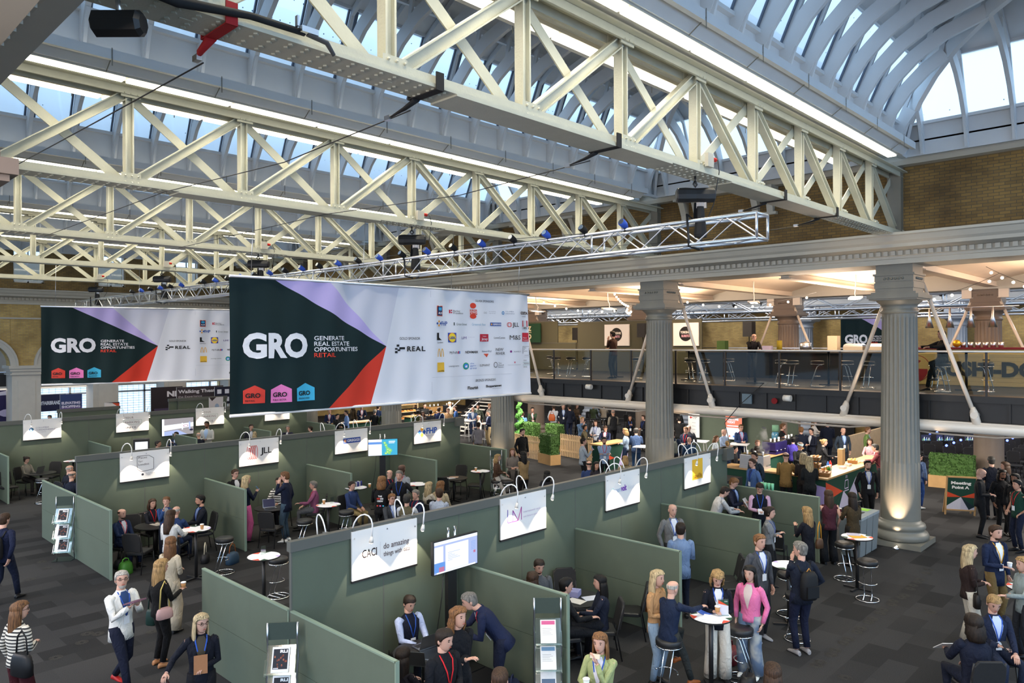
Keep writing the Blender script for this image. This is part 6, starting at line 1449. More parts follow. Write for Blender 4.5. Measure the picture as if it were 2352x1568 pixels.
# tables
bt(6.90,16.27,'tall white table with a paper cup beside the woman in pale grey',rz=.3); bt(6.91,13.25,'empty tall white table behind the left end of the nearest wall'); bt(10.21,16.25,'tall white table printed with red rings, second middle stand',rz=1); bt(11.95,17.6,'tall white table with drink cans'); bt(13.45,16.75,'tall white table behind the long fair hair, third middle stand',rz=2)
bt(16.15,16.95,'tall white table with cups between the women at the right end'); bt(9.93,5.50,'tall white table covered with leaflets by the white-haired man',rz=.8); bt(13.15,5.72,'tall table mostly hidden between the suited man and the backpack',rz=2.2); bt(16.02,5.52,'tall table with a yellow sheet near the column',rz=1.5); bt(14.62,2.35,'tall white table with a paper cup cut by the right edge'); bt(8.0,28.9,'tall white table with a card at the far left stand')
rt(6.95,18.75,'low round table in the middle of the seated group of the first middle stand'); rt(9.85,18.45,'low round table with a laptop in the second middle stand'); rt(16.05,18.1,'low round table with leaflets and four empty chairs'); rt(6.75,8.25,'low round table with two laptops in the nearest stand'); rt(9.95,8.05,'low round table piled with brochures in the second near stand'); rt(12.6,15.7,'low round table amid the third stand group'); rt(7.1,29.2,'low round table with a laptop at the far left stand'); rt(11.9,2.05,'low table in front of the seated man in the navy suit') if 0 else None
# laptops
def laptop(x,y,z,phi,lab,scr='scr_lilac'):
    r=empty('laptop',(x,y,z),vyaw(phi),lab,'laptop'); m=MB(); m.bb((-.16,-.11,0),(.16,.11,.014)); lb=m.build('base','steel',r)
    m=MB(); m.bb((-.13,-.02,.0145),(.13,.08,.016)); m.build('keyboard','black',lb)
    m=MB(); m.hexa([(-.16,-.11,.014),(.16,-.11,.014),(.16,-.104,.014),(-.16,-.104,.014),(-.16,-.18,.22),(.16,-.18,.22),(.16,-.174,.22),(-.16,-.174,.22)]); ld=m.build('lid','steel',r)
    m=MB(); m.quad((-.15,-.105,.022),(.15,-.105,.022),(.15,-.171,.212),(-.15,-.171,.212)); m.build('display',scr,ld)
laptop(6.85,8.38,.752,222,'open laptop in front of the typing young man','scr_dark'); laptop(6.42,8.02,.752,-10+180,'open laptop with a pale lit screen, bottom centre','scr_white'); laptop(9.75,18.35,.752,30,'open laptop on the round table by the pink trousers','scr_dark'); laptop(7.0,29.3,.752,-100,'laptop lighting the face of the woman in beige','scr_white')
# leaflets, brochures, cups and small things on the tables
def sheet(x,y,z,rz,c,lab,w=.21,h=.297,n=1): return slab('leaflet' if n==1 else 'brochure_pile',(x,y,z+.003*n),(w,h,.006*n),rz,c,lab,'leaflet' if n==1 else 'brochures')
sheet(9.98,8.2,.752,.4,'8f8fb8','tall pile of glossy brochures on the second near round table',n=16); sheet(10.1,7.85,.752,1.1,'c9ccd8','loose pale brochure beside the tall pile'); sheet(9.8,7.95,.752,.1,'d9d5cf','white papers in front of the black-haired person')
sheet(16.1,18.15,.752,.7,'c4a58f','orange and white leaflet on the far right round table'); sheet(15.9,18.1,.752,1.3,'d6d6dc','white leaflet on the far right round table'); sheet(9.95,18.65,.752,.5,'c9b69c','leaflets beside the laptop of the second middle stand'); sheet(7.0,18.75,.752,.2,'a09a94','magazines on the table of the first middle stand')
sheet(9.85,5.42,1.092,.3,'dfe2ea','white leaflets spread on the table by the white-haired man',n=2); sheet(10.05,5.62,1.092,1.2,'4a6fd0','blue leaflet on the table by the white-haired man'); sheet(16.0,5.5,1.092,.9,'e0a83a','yellow sheet on the table near the column'); sheet(16.1,5.62,1.098,.5,'b9b4c9','magazine lying over the yellow sheet',w=.2,h=.25); sheet(14.6,2.4,1.092,.9,'dcdfe6','white paper on the table at the right edge')
sheet(11.8,17.6,1.092,.4,'dadde4','white paper on the table with drink cans'); sheet(8.0,28.85,1.092,.2,'d8d8dc','white paper on the far left tall table')
for i in range(7):
    x=12.0+.07*(i%4); y=17.66+.07*(i//4)+.02*(i%4); r=empty('drink_can',(x,y,1.088),0,'blue and silver slim can in the cluster on the third stand table','can','slim cans on the third stand table'); m=MB(); m.lathe([(.024,0),(.027,.01),(.027,.12),(.02,.135),(0,.135)],n=10); m.build('can_body',C('3a3f8a' if i%2 else 'b4b8c4',.3,.6),r)
CUPS=[(6.98,16.15,1.09,'paper cup on the tall table beside the woman in pale grey'),(10.18,16.4,1.09,'paper cup on the red ringed table'),(11.78,17.75,1.09,'paper cup on the table with drink cans'),(16.05,17.05,1.09,'paper cup on the table between the women at the right end'),(14.5,2.5,1.09,'paper cup on the table at the right edge'),(12.2,17.3,1.09,'small paper cup near the black sweatshirt')]
for x,y,z,l in CUPS: cup((x,y,z),l)
def at_hand(k,i,dz=-.03): h=P[k]['h'][i]; return (h.x,h.y,h.z+dz)
cup(at_hand('s4',1,-.02),'paper cup held by the woman in black with the pink bag'); cup(at_hand('g5',1,-.02),'paper cup held by the woman in the black blazer'); cup(at_hand('h1',1,-.02),'white cup held by the man with the yellow lanyard','d9d9dc'); cup(at_hand('g12',0,-.02),'dark cup held by the woman in the brown coat','6a2a3a'); cup(at_hand('f5',1,-.02),'glass cup held by the woman in the pale green jacket','c9d2c9')
def held(k,i,nm,d,c,lab,cat,dz=0,tilt=.5): slab(nm,Vector(at_hand(k,i,dz)),d,P[k]['yaw'],c,lab,cat,tilt)
held('s3',1,'tablet',(.2,.26,.02),'6a4a5a','tablet held by the man in the white jacket','tablet',.02,.3); held('s6',0,'notebook',(.16,.03,.22),'9a6a48','tan notebook held by the woman in the navy cardigan','notebook',.06,.2); held('b2',1,'phone',(.07,.01,.14),'5a8ab4','phone held by the woman in pink trousers','phone',.03,.6)
held('n2',1,'phone',(.07,.012,.15),'9ab8e8','phone held up by the man in the pale grey shirt','phone',.06); held('g14',1,'papers',(.21,.01,.28),'d9d9de','white papers held by the tall man in the dark suit','papers',-.03,.6); held('g16',1,'notepad',(.12,.02,.16),'d4d4da','notepad of the man in the pink shirt','notepad',0,.9); held('h3',1,'phone',(.08,.012,.15),'15161a','phone held by the seated fair-haired man','phone',.02,.9)
held('h4',0,'papers',(.22,.01,.3),'d8d6d4','papers left of the curly dark-haired man','papers',.02,1.0); held('g6',0,'phone',(.07,.012,.14),'15161a','phone in the hand of the woman in pink','phone',-.02,.1); held('f5',0,'sandwich',(.12,.03,.05),'d9cfb8','wrapped snack in the hand of the woman in pale green','food',.02,.2); held('q2',1,'phone',(.07,.01,.14),'d9dce2','white phone of the man in the light blue shirt','phone',.03,.5)
# leaflet holder on the table
r=empty('leaflet_holder',(10.08,5.38,1.087),vyaw(0),'clear holder with a green and orange card on the leaflet table','leaflet holder'); m=MB(); m.bb((-.08,-.03,0),(.08,.03,.01)); m.bb((-.08,-.01,0),(.08,.0,.24)); m.build('stand','clear_plastic',r); a=Art(lambda u,v,d:(-.075+u*.15,.003+d,.01+v*.22)); a.rect(0,0,1,1,'d8d4e4',.001); a.poly([(0,.6),(1,1),(0,1)],'1f4a38',.002); a.poly([(0,.6),(1,1),(1,.75)],'d8502f',.002); a.text('GRO',.1,.86,.08,'e8e8ea',w=.3,d=.003); a.build('card',r)
for x,y,l in ((6.95,13.35,'clear card holder on the empty tall table'),(10.35,16.3,'clear card holder on the red ringed table')): m=MB(); m.bb((x-.05,y-.005,1.087),(x+.05,y+.005,1.25)); tag(m.build('card_holder','clear_plastic'),l,'card holder')
# bags
bag(P['s4']['T']@Vector((.20,-.02,-.10)),P['s4']['yaw']+1.57,.26,.12,.17,'c9a09c','pale pink shoulder bag of the woman in black','c9b46a',hs=.42)
bag(P['s4']['T']@Vector((-.36,.02,-.35)),P['s4']['yaw']+.5,.18,.10,.26,'16302a','small dark green bag hanging left of the woman in black',hs=.2)
bag(P['s1']['T']@Vector((.20,-.10,-.14)),P['s1']['yaw'],.36,.14,.30,'131315','large black leather tote on the striped sweater',hs=.30)
bag(at_hand('s6',1,-.40),P['s6']['yaw'],.22,.1,.16,'9a6a2c','tan and dark bag at the arm of the woman in the navy cardigan','3a1c1c',hs=.25)
bag(at_hand('g13',1,-.32),0,.22,.12,.18,'14141a','small black case carried by the smiling man in the black jacket',hs=.1)
bag((7.95,16.75,0),.4,.36,.2,.26,'2a4258','blue and tan leather bag on the floor by the divider','8a4a20',hs=.22); bag((7.55,17.3,0),.9,.3,.18,.22,'1b1b1e','dark bag with cream handles under the tall table','c9c2ac')
bag((5.95,17.75,0),.3,.3,.24,.28,'3f7a2c','bright green bag on the floor behind the low divider','5fae3a',hs=.08); bag((6.05,18.3,0),.3,.34,.2,.22,'26282c','grey bag on the floor under the bald seated man') ; bag((11.0,5.75,0),.2,.40,.26,.24,'5a1620','dark red leather bag on the floor behind the washed jeans',hs=.1)
bag((9.98,4.95,0),.2,.34,.24,.38,'0e0e10','black rucksack on the floor below the tall leaflet table',hs=.08,name='rucksack'); bag((7.45,7.2,0),.6,.36,.26,.42,'141c36','navy rucksack against the second divider',hs=.08,name='rucksack'); bag((7.2,6.55,0),.4,.5,.25,.5,'121214','large black zipped bag on the floor by the brochure stand',hs=.12,name='travel_bag')
bag((10.95,7.25,.46),.2,.2,.14,.22,'8a4f22','tan handbag on the chair behind the long black hair',hs=.12); bag((11.35,16.75,0),.3,.3,.2,.34,'15171a','black rucksack below the red ringed table',hs=.08,name='rucksack')
bag(P['g10']['T']@Vector((.16,-.16,-.05)),P['g10']['yaw'],.20,.1,.2,'4a3320','patterned brown handbag behind the woman with very long hair','c98a2a',hs=.35); bag(P['n13']['T']@Vector((-.05,-.18,.0)),P['n13']['yaw'],.36,.12,.36,'b0582c','orange leather bag on the man in the white shirt',hs=.12); bag(P['d1']['T']@Vector((-.16,-.12,-.05)),P['d1']['yaw'],.18,.08,.16,'3a2416','small brown shoulder bag on the brown jacket','a8763e',hs=.4)
bag(P['h2']['T']@Vector((.2,.05,-.2)),P['h2']['yaw'],.2,.1,.24,'1a1512','small black bag at the waist of the woman in cream trousers',hs=.2)
backpack(P['g8'],'101114','black backpack with a tan handle on the grey-haired man',strap='b8823e'); backpack(P['s2'],'121215','black leather rucksack on the man walking away'); backpack(P['m29'],'6a6f66','grey rucksack right of the second column'); backpack(P['m2'],'26282a','dark rucksack beside the far low divider'); backpack(P['m14'],'17171a','black rucksack on the maroon jacket')
# printed words on the black sweatshirt
v=P['c1']; T=v['T']; r=v['o']; Ri=Matrix.Rotation(-v['yaw'],4,'Z')@Matrix.Translation(-v['root'])
a=Art(lambda u,v_,d:Ri@(T@Vector((u,-.130-d+.9*u*u,v_)))); 
for t,y,c in (('THE',.335,'e8e8ea'),('CREW',.215,'e8e8ea')): a.text(t,-.0,y,.038,c,al='c',bold=.04)
a.text('GRO',-.085,.275,.038,'d8402f',bold=.04,w=.085); a.text('UND',.005,.275,.038,'e8e8ea',bold=.04,w=.08)
for q,c in ((-.09,'d8402f'),(-.015,'e279b8'),(.06,'3fb0d8')): a.rect(q,.10,q+.04,.13,c)
a.build('back_print',r)
# thin round star-shaped discs on the carpet, slightly paler than it
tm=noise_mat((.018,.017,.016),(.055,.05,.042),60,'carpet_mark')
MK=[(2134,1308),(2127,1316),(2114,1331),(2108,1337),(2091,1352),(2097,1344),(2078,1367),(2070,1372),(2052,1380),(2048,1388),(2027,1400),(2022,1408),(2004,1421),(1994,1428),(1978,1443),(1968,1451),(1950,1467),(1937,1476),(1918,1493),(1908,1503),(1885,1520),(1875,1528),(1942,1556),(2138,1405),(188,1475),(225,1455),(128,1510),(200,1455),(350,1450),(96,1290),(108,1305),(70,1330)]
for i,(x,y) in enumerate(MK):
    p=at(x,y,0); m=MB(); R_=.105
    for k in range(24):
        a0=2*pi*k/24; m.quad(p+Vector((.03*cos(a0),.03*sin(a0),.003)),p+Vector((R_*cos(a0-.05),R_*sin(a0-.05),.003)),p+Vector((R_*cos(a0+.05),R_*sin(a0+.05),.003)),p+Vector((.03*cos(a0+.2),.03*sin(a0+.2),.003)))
    tag(m.build('carpet_mark',tm),'faint round star-shaped mark on the dark carpet','floor mark','round marks on the carpet')
# recycling bins
r=empty('recycling_bins',(19.05,6.45,0),0,'row of grey recycling bins with coloured openings left of the near column','recycling bins')
for i,c in enumerate(('2f5a44','20242c','9ad83a')):
    x=-.62+i*.42; m=MB(); R=[]
    for z,k in ((.02,.84),(.9,1)): R.append([(x+.20*k*a_,.26*k*b_,z) for a_,b_ in ((-1,-1),(1,-1),(1,1),(-1,1))])
    m.rings(R,sm=False); m.build('bin',C('6f777a'),r); m=MB(); m.bb((x-.205,-.27,.9),(x+.205,.27,.96)); m.build('lid',C('8f989c'),r); m=MB(); m.bb((x-.13,-.1,.958),(x+.13,.12,.966)); m.build('opening',C(c),r)
# easel board
p_=at(2205,1183,0); r=empty('easel_board',(p_.x,p_.y,0),vyaw(-18)+pi,'wooden framed board reading Meeting Point A on the floor','sign board')
Tl=Matrix.Rotation(radians(12),4,'X')
m=MB(); 
for a_,b_ in (((-.40,0,0),(-.36,.04,1.2)),((.36,0,0),(.40,.04,1.2)),((-.40,0,1.16),(.40,.04,1.2)),((-.40,0,.14),(.40,.04,.18))): m.bb(a_,b_)
m.xf(Tl); m.build('frame','wood',r); m=MB(); m.bb((-.37,.01,.16),(.37,.03,1.18)); m.xf(Tl); m.build('panel',C('1b4436'),r)
m=MB(); m.bar((-.36,.35,0),(-.36,-.2,1.15),.04,.03); m.bar((.36,.35,0),(.36,-.2,1.15),.04,.03); m.build('back_legs','wood',r)
a=Art(lambda u,v,d:Tl@Vector((-.36+u*.72,.008-d,.18+v*.98))); a.poly([(0,.55),(.5,.40),(0,.38)],'d8502f',.001); a.poly([(1,.55),(.5,.40),(1,.38)],'d8502f',.001); a.poly([(.5,.40),(0,.1),(0,0),(.5,0)],'d9d6e0',.001); a.poly([(.5,.40),(1,.1),(1,0),(.5,0)],'c9c6d4',.001); a.poly([(.5,.40),(.8,.0),(1,.1)],'1b2f36',.002)
a.text('Meeting',.12,.80,.085,'ecebe6',w=.72,bold=.05,d=.004); a.text('Point A',.16,.66,.085,'ecebe6',w=.62,bold=.05,d=.004); a.build('print',r)
# hedges, fences, topiary
random.seed(11)
def hedge(x,y,rz,w,d,z0,z1,label,box=True,name='hedge_planter'):
    r=empty(name,(x,y,0),rz,label,'planter','artificial hedges')
    if box: m=MB(); m.bb((-w/2-.03,-d/2-.03,0),(w/2+.03,d/2+.03,z0)); m.build('planter_box','wood',r)
    m=MB(); m.bb((-w/2+.03,-d/2+.03,z0-.02),(w/2-.03,d/2-.03,z1-.03)); 
    n=int(900*(w*(z1-z0)+w*d+d*(z1-z0)))
    for i in range(n):
        f=random.random()*(2*w*(z1-z0)+2*d*(z1-z0)+w*d); a_,b_=2*w*(z1-z0),2*d*(z1-z0)
        if f<a_: q=Vector((random.uniform(-w/2,w/2),random.choice((-1,1))*d/2,random.uniform(z0,z1)))
        elif f<a_+b_: q=Vector((random.choice((-1,1))*w/2,random.uniform(-d/2,d/2),random.uniform(z0,z1)))
        else: q=Vector((random.uniform(-w/2,w/2),random.uniform(-d/2,d/2),z1))
        s=.02+.02*random.random(); u=Vector((random.uniform(-1,1),random.uniform(-1,1),random.uniform(-1,1))).normalized()*s; v=u.cross(Vector((random.uniform(-1,1),random.uniform(-1,1),random.uniform(-1,1)))).normalized()*s*.7
        m.quad(q-u,q+v,q+u,q-v)
    m.build('foliage','leaf',r)
hedge(23.7,20.65,1.27,.95,.45,.42,1.25,'square hedge in a wooden box in front of the picket fence'); hedge(26.7,22.9,1.3,1.0,.45,.3,1.25,'long clipped hedge behind the picket fence, right half'); hedge(26.4,24.2,1.3,1.2,.45,.3,1.25,'long clipped hedge behind the picket fence, left half')
hedge(29.3,6.9,-1.45,1.35,.5,.42,1.15,'green hedge in a wooden box right of the near column'); hedge(29.3,8.55,-1.45,1.1,.5,.42,1.15,'green hedge half hidden behind the near column')
def fence(p0,p1,label):
    p0=Vector(p0); p1=Vector(p1); r=empty('picket_fence',(p0+p1)/2,0,label,'fence','picket fences'); d=p1-p0; n=int(d.length/.11); og=r.location; ang=atan2(d.y,d.x)
    for z in (.28,.78): m=MB(); m.bar(p0+Z0*z,p1+Z0*z,.03,.07); m.build('rail','wood_pale',r,og)
    for i in range(n+1): q=p0+d*(i/n); m=MB(); m.box(q+Z0*.5,(.065,.025,.96),rz=ang); m.tube([q+Z0*.96,q+Z0*1.03],[.033,.012],6); m.build('picket','wood_pale',r,og)
fence((24.3,23.4,0),(23.95,21.25,0),'pale picket fence left of the square hedge'); fence((25.6,21.6,0),(25.3,19.6,0),'pale picket fence right of the square hedge')
r=empty('spiral_topiary',(26.2,24.75,0),0,'bright green spiral topiary beyond the hedge','topiary'); m=MB()
for k in range(150):
    t=k/150; a_=t*8*pi; rr=.26*(1-t*.75); c=Vector((26.2+rr*cos(a_)*.6,24.75+rr*sin(a_)*.6,.5+1.75*t)); m.sphere(c,(.16*(1-t*.5),.16*(1-t*.5),.09),7,5)

for k in range(1500):
    t=random.random(); a_=t*8*pi; rr=.26*(1-t*.75); c=Vector((26.2+rr*cos(a_)*.6,24.75+rr*sin(a_)*.6,.5+1.75*t))+Vector((random.gauss(0,1),random.gauss(0,1),random.gauss(0,.6))).normalized()*.16*(1-t*.5); u=Vector((random.uniform(-1,1),random.uniform(-1,1),random.uniform(-1,1))).normalized()*.035; v=u.cross(Vector((random.uniform(-1,1),random.uniform(-1,1),random.uniform(-1,1)))).normalized()*.025; m.quad(c-u,c+v,c+u,c-v)
m.build('foliage',mat('leaf_bright',(.09,.27,.05),.7,noise=.5,nscale=40),r,r.location); m=MB(); m.lathe([(.18,0),(.22,.4)],(26.2,24.75,0),12); m.build('pot','black',r,r.location)
m=MB(); m.sphere((25.35,24.9,1.05),.2,12,8); m.tube([(25.35,24.9,0),(25.35,24.9,.9)],.05,6); tag(m.build('ball_topiary','leaf'),'small round topiary ball left of the spiral one','topiary','artificial hedges')
# counters
def counter(x0,y0,x1,y1,h,label,ztop='wood',front='1b4436'):
    r=empty('bar_counter',((x0+x1)/2,(y0+y1)/2,0),0,label,'counter'); og=r.location
    m=MB(); m.bb((x0+.05,y0+.05,0),(x1-.05,y1-.05,h-.05)); m.build('body',C(front),r,og); m=MB(); m.bb((x0-.03,y0-.03,h-.05),(x1+.03,y1+.03,h)); m.build('worktop',ztop,r,og); return r,og
r,og=counter(22.2,8.5,27.7,9.2,1.08,'long wooden topped coffee bar with dark green printed front')
m=MB(); m.bb((22.2,9.28,1.03),(22.9,11.9,1.08)); m.build('side_worktop','wood',r,og); m=MB(); m.bb((22.25,9.28,0),(22.85,11.85,1.03)); m.build('side_body',C('1b4436'),r,og)
a=Art(lambda u,v,d:(22.25+u,8.55-d,v)); a.poly([(0,.95),(0,.38),(1.35,.5)],'d8502f',.003); a.poly([(0,0),(1.2,.42),(.8,0)],'1b4436',.003); a.poly([(1.0,0),(1.4,.5),(2.2,0)],'c9c4dc',.003); a.poly([(1.6,.2),(2.5,.8),(2.6,0)],'c9c4dc',.004); 
for q in ((1.5,.55,1.8,.55),(1.5,.55,1.54,.8),(1.8,.55,1.78,.8),(1.54,.8,1.78,.8),(1.45,.48,1.85,.48),(1.6,.86,1.62,.95),(1.7,.86,1.69,.95)): a.line(*q,.03,'d9c8e8',.006)
a.build('front_print',r,og)
a=Art(lambda u,v,d:(22.25-d,11.85-u,v)); a.poly([(2.6,.9),(3.3,.8),(3.3,.1),(2.2,0)],'b5a3dc',.003); 
for k in range(3):
    for i in range(6): t=i/6; a.line(1.15+k*.10+.03*sin(t*6),.62+.3*t,1.15+k*.10+.03*sin((t+.17)*6),.62+.3*(t+.17),.025,'d9d9e4',.006)
for q in ((1.0,.5,1.6,.5),(1.0,.5,1.05,.15),(1.6,.5,1.5,.15)): a.line(*q,.03,'c9b8e8',.006)
a.build('side_print',r,og)
counter(24.0,11.7,28.2,12.2,1.05,'back counter of the coffee bar with machines')
r,og=counter(23.5,17.75,25.3,18.3,1.08,'green counter with orange and lilac triangles behind the bearded man'); a=Art(lambda u,v,d:(23.55+u,17.8-d,v)); a.poly([(0,.8),(0,.35),(.9,.45)],'d8502f',.003); a.poly([(1.1,0),(1.5,.85),(1.8,.85),(1.8,0)],'c3b3e2',.003); a.text('Co',.35,.62,.14,'e8e8ea',bold=.04,d=.006); a.build('front_print',r,og)
def coffee_machine(x,y,z,rz,w,c,label):
    r=empty('coffee_machine',(x,y,z),rz,label,'coffee machine'); m=MB(); m.bb((-w/2,-.25,.12),(w/2,.25,.42)); m.bb((-w/2,-.28,0),(w/2,.28,.08)); m.bb((-w/2,.05,.08),(w/2,.25,.12)); m.build('body',C(c,.35,.5),r)
    m=MB(); m.bb((-w/2+.02,-.22,.42),(w/2-.02,.22,.45)); m.build('cup_rail','chrome',r)
    for i in range(3): q=-w/2+w*(i+.5)/3; m=MB(); m.tube([(q,-.2,.14),(q,-.26,.10)],.04,8); m.build('group_head','chrome',r); m=MB(); m.lathe([(.03,.45),(.04,.54)],(q,0,0),8); m.build('stacked_cup','white',r)
coffee_machine(22.55,10.9,1.08,1.57,.8,'b9b9bb','white and chrome coffee machine at the left of the bar'); coffee_machine(26.3,11.95,1.05,0,1.0,'3a3270','purple coffee machine on the back counter'); coffee_machine(27.5,11.95,1.05,0,.8,'2a2a2e','black coffee machine right of the purple one')
def basket(x,y,z,label,fill):
    r=empty('pastry_basket',(x,y,z),radians(15),label,'basket','wicker baskets on the bar'); m=MB(); R=[]
    for zz,k in ((0,.85),(.1,1),(.115,1.03)): R.append([(.22*k*a_,.15*k*b_,zz) for a_,b_ in ((-1,-1),(1,-1),(1,1),(-1,1))])
    m.rings(R,sm=False); m.build('wicker','wicker',r)
    for i in range(9): m=MB(); m.sphere((-.14+.07*(i%5),-.06+.1*(i//5),.12),(.04,.035,.03),7,5); m.build('fruit',C(fill[i%len(fill)]),r)
for z,l,f in ((1.50,'top wicker basket of the stack on the bar',['c98a4a']),(1.28,'middle wicker basket with red and yellow fruit',['c9a23a','a83a2a']),(1.085,'lower wicker basket with yellow fruit',['d9b53a'])): basket(22.75,9.05,z,l,f)
m=MB(); 
for dx,dy in ((-.24,-.17),(.24,-.17),(-.24,.17),(.24,.17)): m.tube([(22.75+dx,9.05+dy,1.08),(22.75+dx,9.05+dy,1.62)],.01,5)
tag(m.build('basket_rack','black'),'thin black rack holding the wicker baskets','rack'); basket(22.65,8.72,1.082,'small wicker basket at the bar corner',['8a5a2a']); basket(25.6,8.95,1.082,'basket of croissants far along the bar',['c98a3a'])
r=empty('potted_grass',(22.95,8.72,1.082),0,'small pot of bright green grass at the bar corner','plant'); m=MB(); m.lathe([(.05,0),(.065,.11)],n=12); m.build('pot',C('8a7a66'),r); m=MB()
for i in range(60): a_=random.random()*6.28; q=.05*random.random(); m.tube([(q*cos(a_),q*sin(a_),.1),(2*q*cos(a_),2*q*sin(a_),.2+.04*random.random())],[.006,.001],4)
m.build('grass',C('3f9a2c'),r)
for i,(x,y,c,l) in enumerate(((23.25,8.8,'d8d8dc','white bottle near the potted grass'),(24.3,8.8,'c9c9cc','box of sachets in the middle of the bar'),(24.9,8.85,'b9b0a6','second box of sachets along the bar'),(24.2,9.15,'c8302a','red sauce bottle on the bar'),(24.0,9.15,'3f6fb8','blue bottle on the bar'),(25.0,9.1,'8f7650','tall brown wooden box on the bar'))):
    m=MB(); 
    if 'box' in l: m.bb((x-.12,y-.08,1.082),(x+.12,y+.08,1.15 if 'sach' in l else 1.6))
    else: m.lathe([(.04,0),(.045,.14),(.02,.19),(.015,.22)],(x,y,1.082),10)
    tag(m.build('bottle' if 'bottle' in l else 'condiment_box',C(c)),l,'bottle' if 'bottle' in l else 'box')
for i in range(5): cup((23.4+i*.16,9.1,1.082),'paper cup in the row waiting on the bar')
for o in [o for o in COL.objects if o.get('label')=='paper cup in the row waiting on the bar']: o['group']='paper cups waiting on the bar'
for i in range(6): m=MB(); x=17.75+.09*(i%3); y=9.15+.0*(i//3)
for i in range(4):
    p_=at(1822+(i%2)*12+(i//2)*6,1128,1.53); m=MB(); m.lathe([(.03,0),(.04,.16)],(17.32,8.2-.09*i,HL),10); tag(m.build('plastic_cup',mat('green_cup',(.2,.6,.35),.4) if 'green_cup' not in M else 'green_cup'),'green tinted plastic cup standing on the far low divider','cup','plastic cups on the divider')
# steam over the bar
vm=bpy.data.materials.new('steam'); vm.use_nodes=True; n=vm.node_tree; n.nodes.clear(); oo=n.nodes.new('ShaderNodeOutputMaterial'); pv=n.nodes.new('ShaderNodeVolumePrincipled'); tcx=n.nodes.new('ShaderNodeTexCoord'); nz2=n.nodes.new('ShaderNodeTexNoise'); nz2.inputs['Scale'].default_value=3; rr=n.nodes.new('ShaderNodeMapRange'); rr.inputs['From Min'].default_value=.45; rr.inputs['From Max'].default_value=.75; rr.inputs['To Max'].default_value=5
n.links.new(tcx.outputs['Object'],nz2.inputs['Vector']); n.links.new(nz2.outputs['Fac'],rr.inputs['Value']); n.links.new(rr.outputs[0],pv.inputs['Density']); n.links.new(pv.outputs[0],oo.inputs['Volume'])
m=MB(); m.tube([(23.9,11.3,1.3),(24.0,11.35,1.6),(24.1,11.4,1.95),(24.05,11.3,2.2)],[.22,.28,.2,.08],10); o=m.build('steam',vm); tag(o,'wisp of steam rising behind the coffee machine','steam',kind='stuff')
# white cafe tables
def cafe(x,y,label,h=1.08,c='white'):
    r=empty('cafe_table',(x,y,0),.3,label,'table','white high cafe tables'); m=MB(); m.bb((-.35,-.35,h-.03),(.35,.35,h)); m.build('tabletop','white',r)
    for s in (-1,1):
        for t in (-1,1): m=MB(); m.tube([(s*.22,t*.22,h-.03),(s*.30,t*.30,0)],.018,6); m.build('leg','white',r)
    m=MB(); m.tube([(-.28,-.28,.3),(.28,-.28,.3),(.28,.28,.3),(-.28,.28,.3),(-.28,-.28,.3)],.014,6); m.build('foot_rail','white',r)
for (x,y),l in zip(((28.4,30.5),(26.2,28.5),(25.9,26.7),(27.1,15.5),(27.4,13.9),(24.3,16.3)),('white high table far behind the power box','white high table below the bald man with the phone','white high table beside the third column','white high table left of the direction board','white high table of the man in the blue suit','white high table beside the blue blazer and jeans')): cafe(x,y,l)
# wall with screens behind the bar
wall_x(29.0,29.0+.01,14,'x') if 0 else None
r=empty('partition_wall',(29.9,14.0,0),0,'dark green partition behind the coffee bar','partition'); m=MB(); m.bb((29.86,12.6,0),(29.94,17.6,1.9)); m.build('panel','booth_green',r,r.location); m=MB(); m.bb((29.84,12.6,1.88),(29.96,17.6,1.94)); m.build('cap_rail','booth_trim',r,r.location)
r=empty('digital_poster',(29.6,15.25,0),0,'tall lit screen with orange and white panels on the green partition','screen'); m=MB(); m.bb((29.56,14.85,.9),(29.64,15.65,2.05)); m.build('case','black',r,r.location); a=Art(lambda u,v,d:(29.555-d,15.63-u*.76,.92+v*1.11)); a.rect(0,0,1,1,'scr_white',.001); a.rect(0,.45,1,.9,'scr_orange' if E('scr_orange',(.9,.22,.12),.9) else 0,.002); a.text('GRO',.1,.91,.06,'scr_blue',w=.4,bold=.04,d=.004); a.text('WELCOME',.1,.74,.09,'scr_white',w=.7,bold=.04,d=.004); a.text('TODAY',.1,.62,.09,'scr_white',w=.5,bold=.04,d=.004); a.rect(.1,.50,.85,.54,'scr_white',.004)
for u,c in ((.2,'scr_orange'),(.45,'scr_blue'),(.7,'scr_cyan')): a.rect(u,.08,u+.1,.15,c,.004)
a.build('screen',r,r.location)
m=MB(); m.bb((29.55,16.9,.85),(29.6,17.45,1.9)); r=m.build('direction_board','white'); tag(r,'white direction board with a red arrow','sign'); a=Art(lambda u,v,d:(29.548-d,17.43-u*.51,.87+v*1.0)); a.poly([(.1,.86),(.25,.93),(.25,.79)],'c8281e'); a.rect(.25,.84,.38,.88,'c8281e'); a.text('STANDS',.45,.87,.04,'3a3a3e',w=.4,bold=.02); a.text('F1-F4',.45,.80,.04,'3a3a3e',w=.3)
for k,t in enumerate(('Workshop','Theatre','Cafe Bar','Cloakroom')): a.text(t,.35,.62-.15*k,.035,'6a6a70',w=.35)
a.build('lettering',r,r.location)
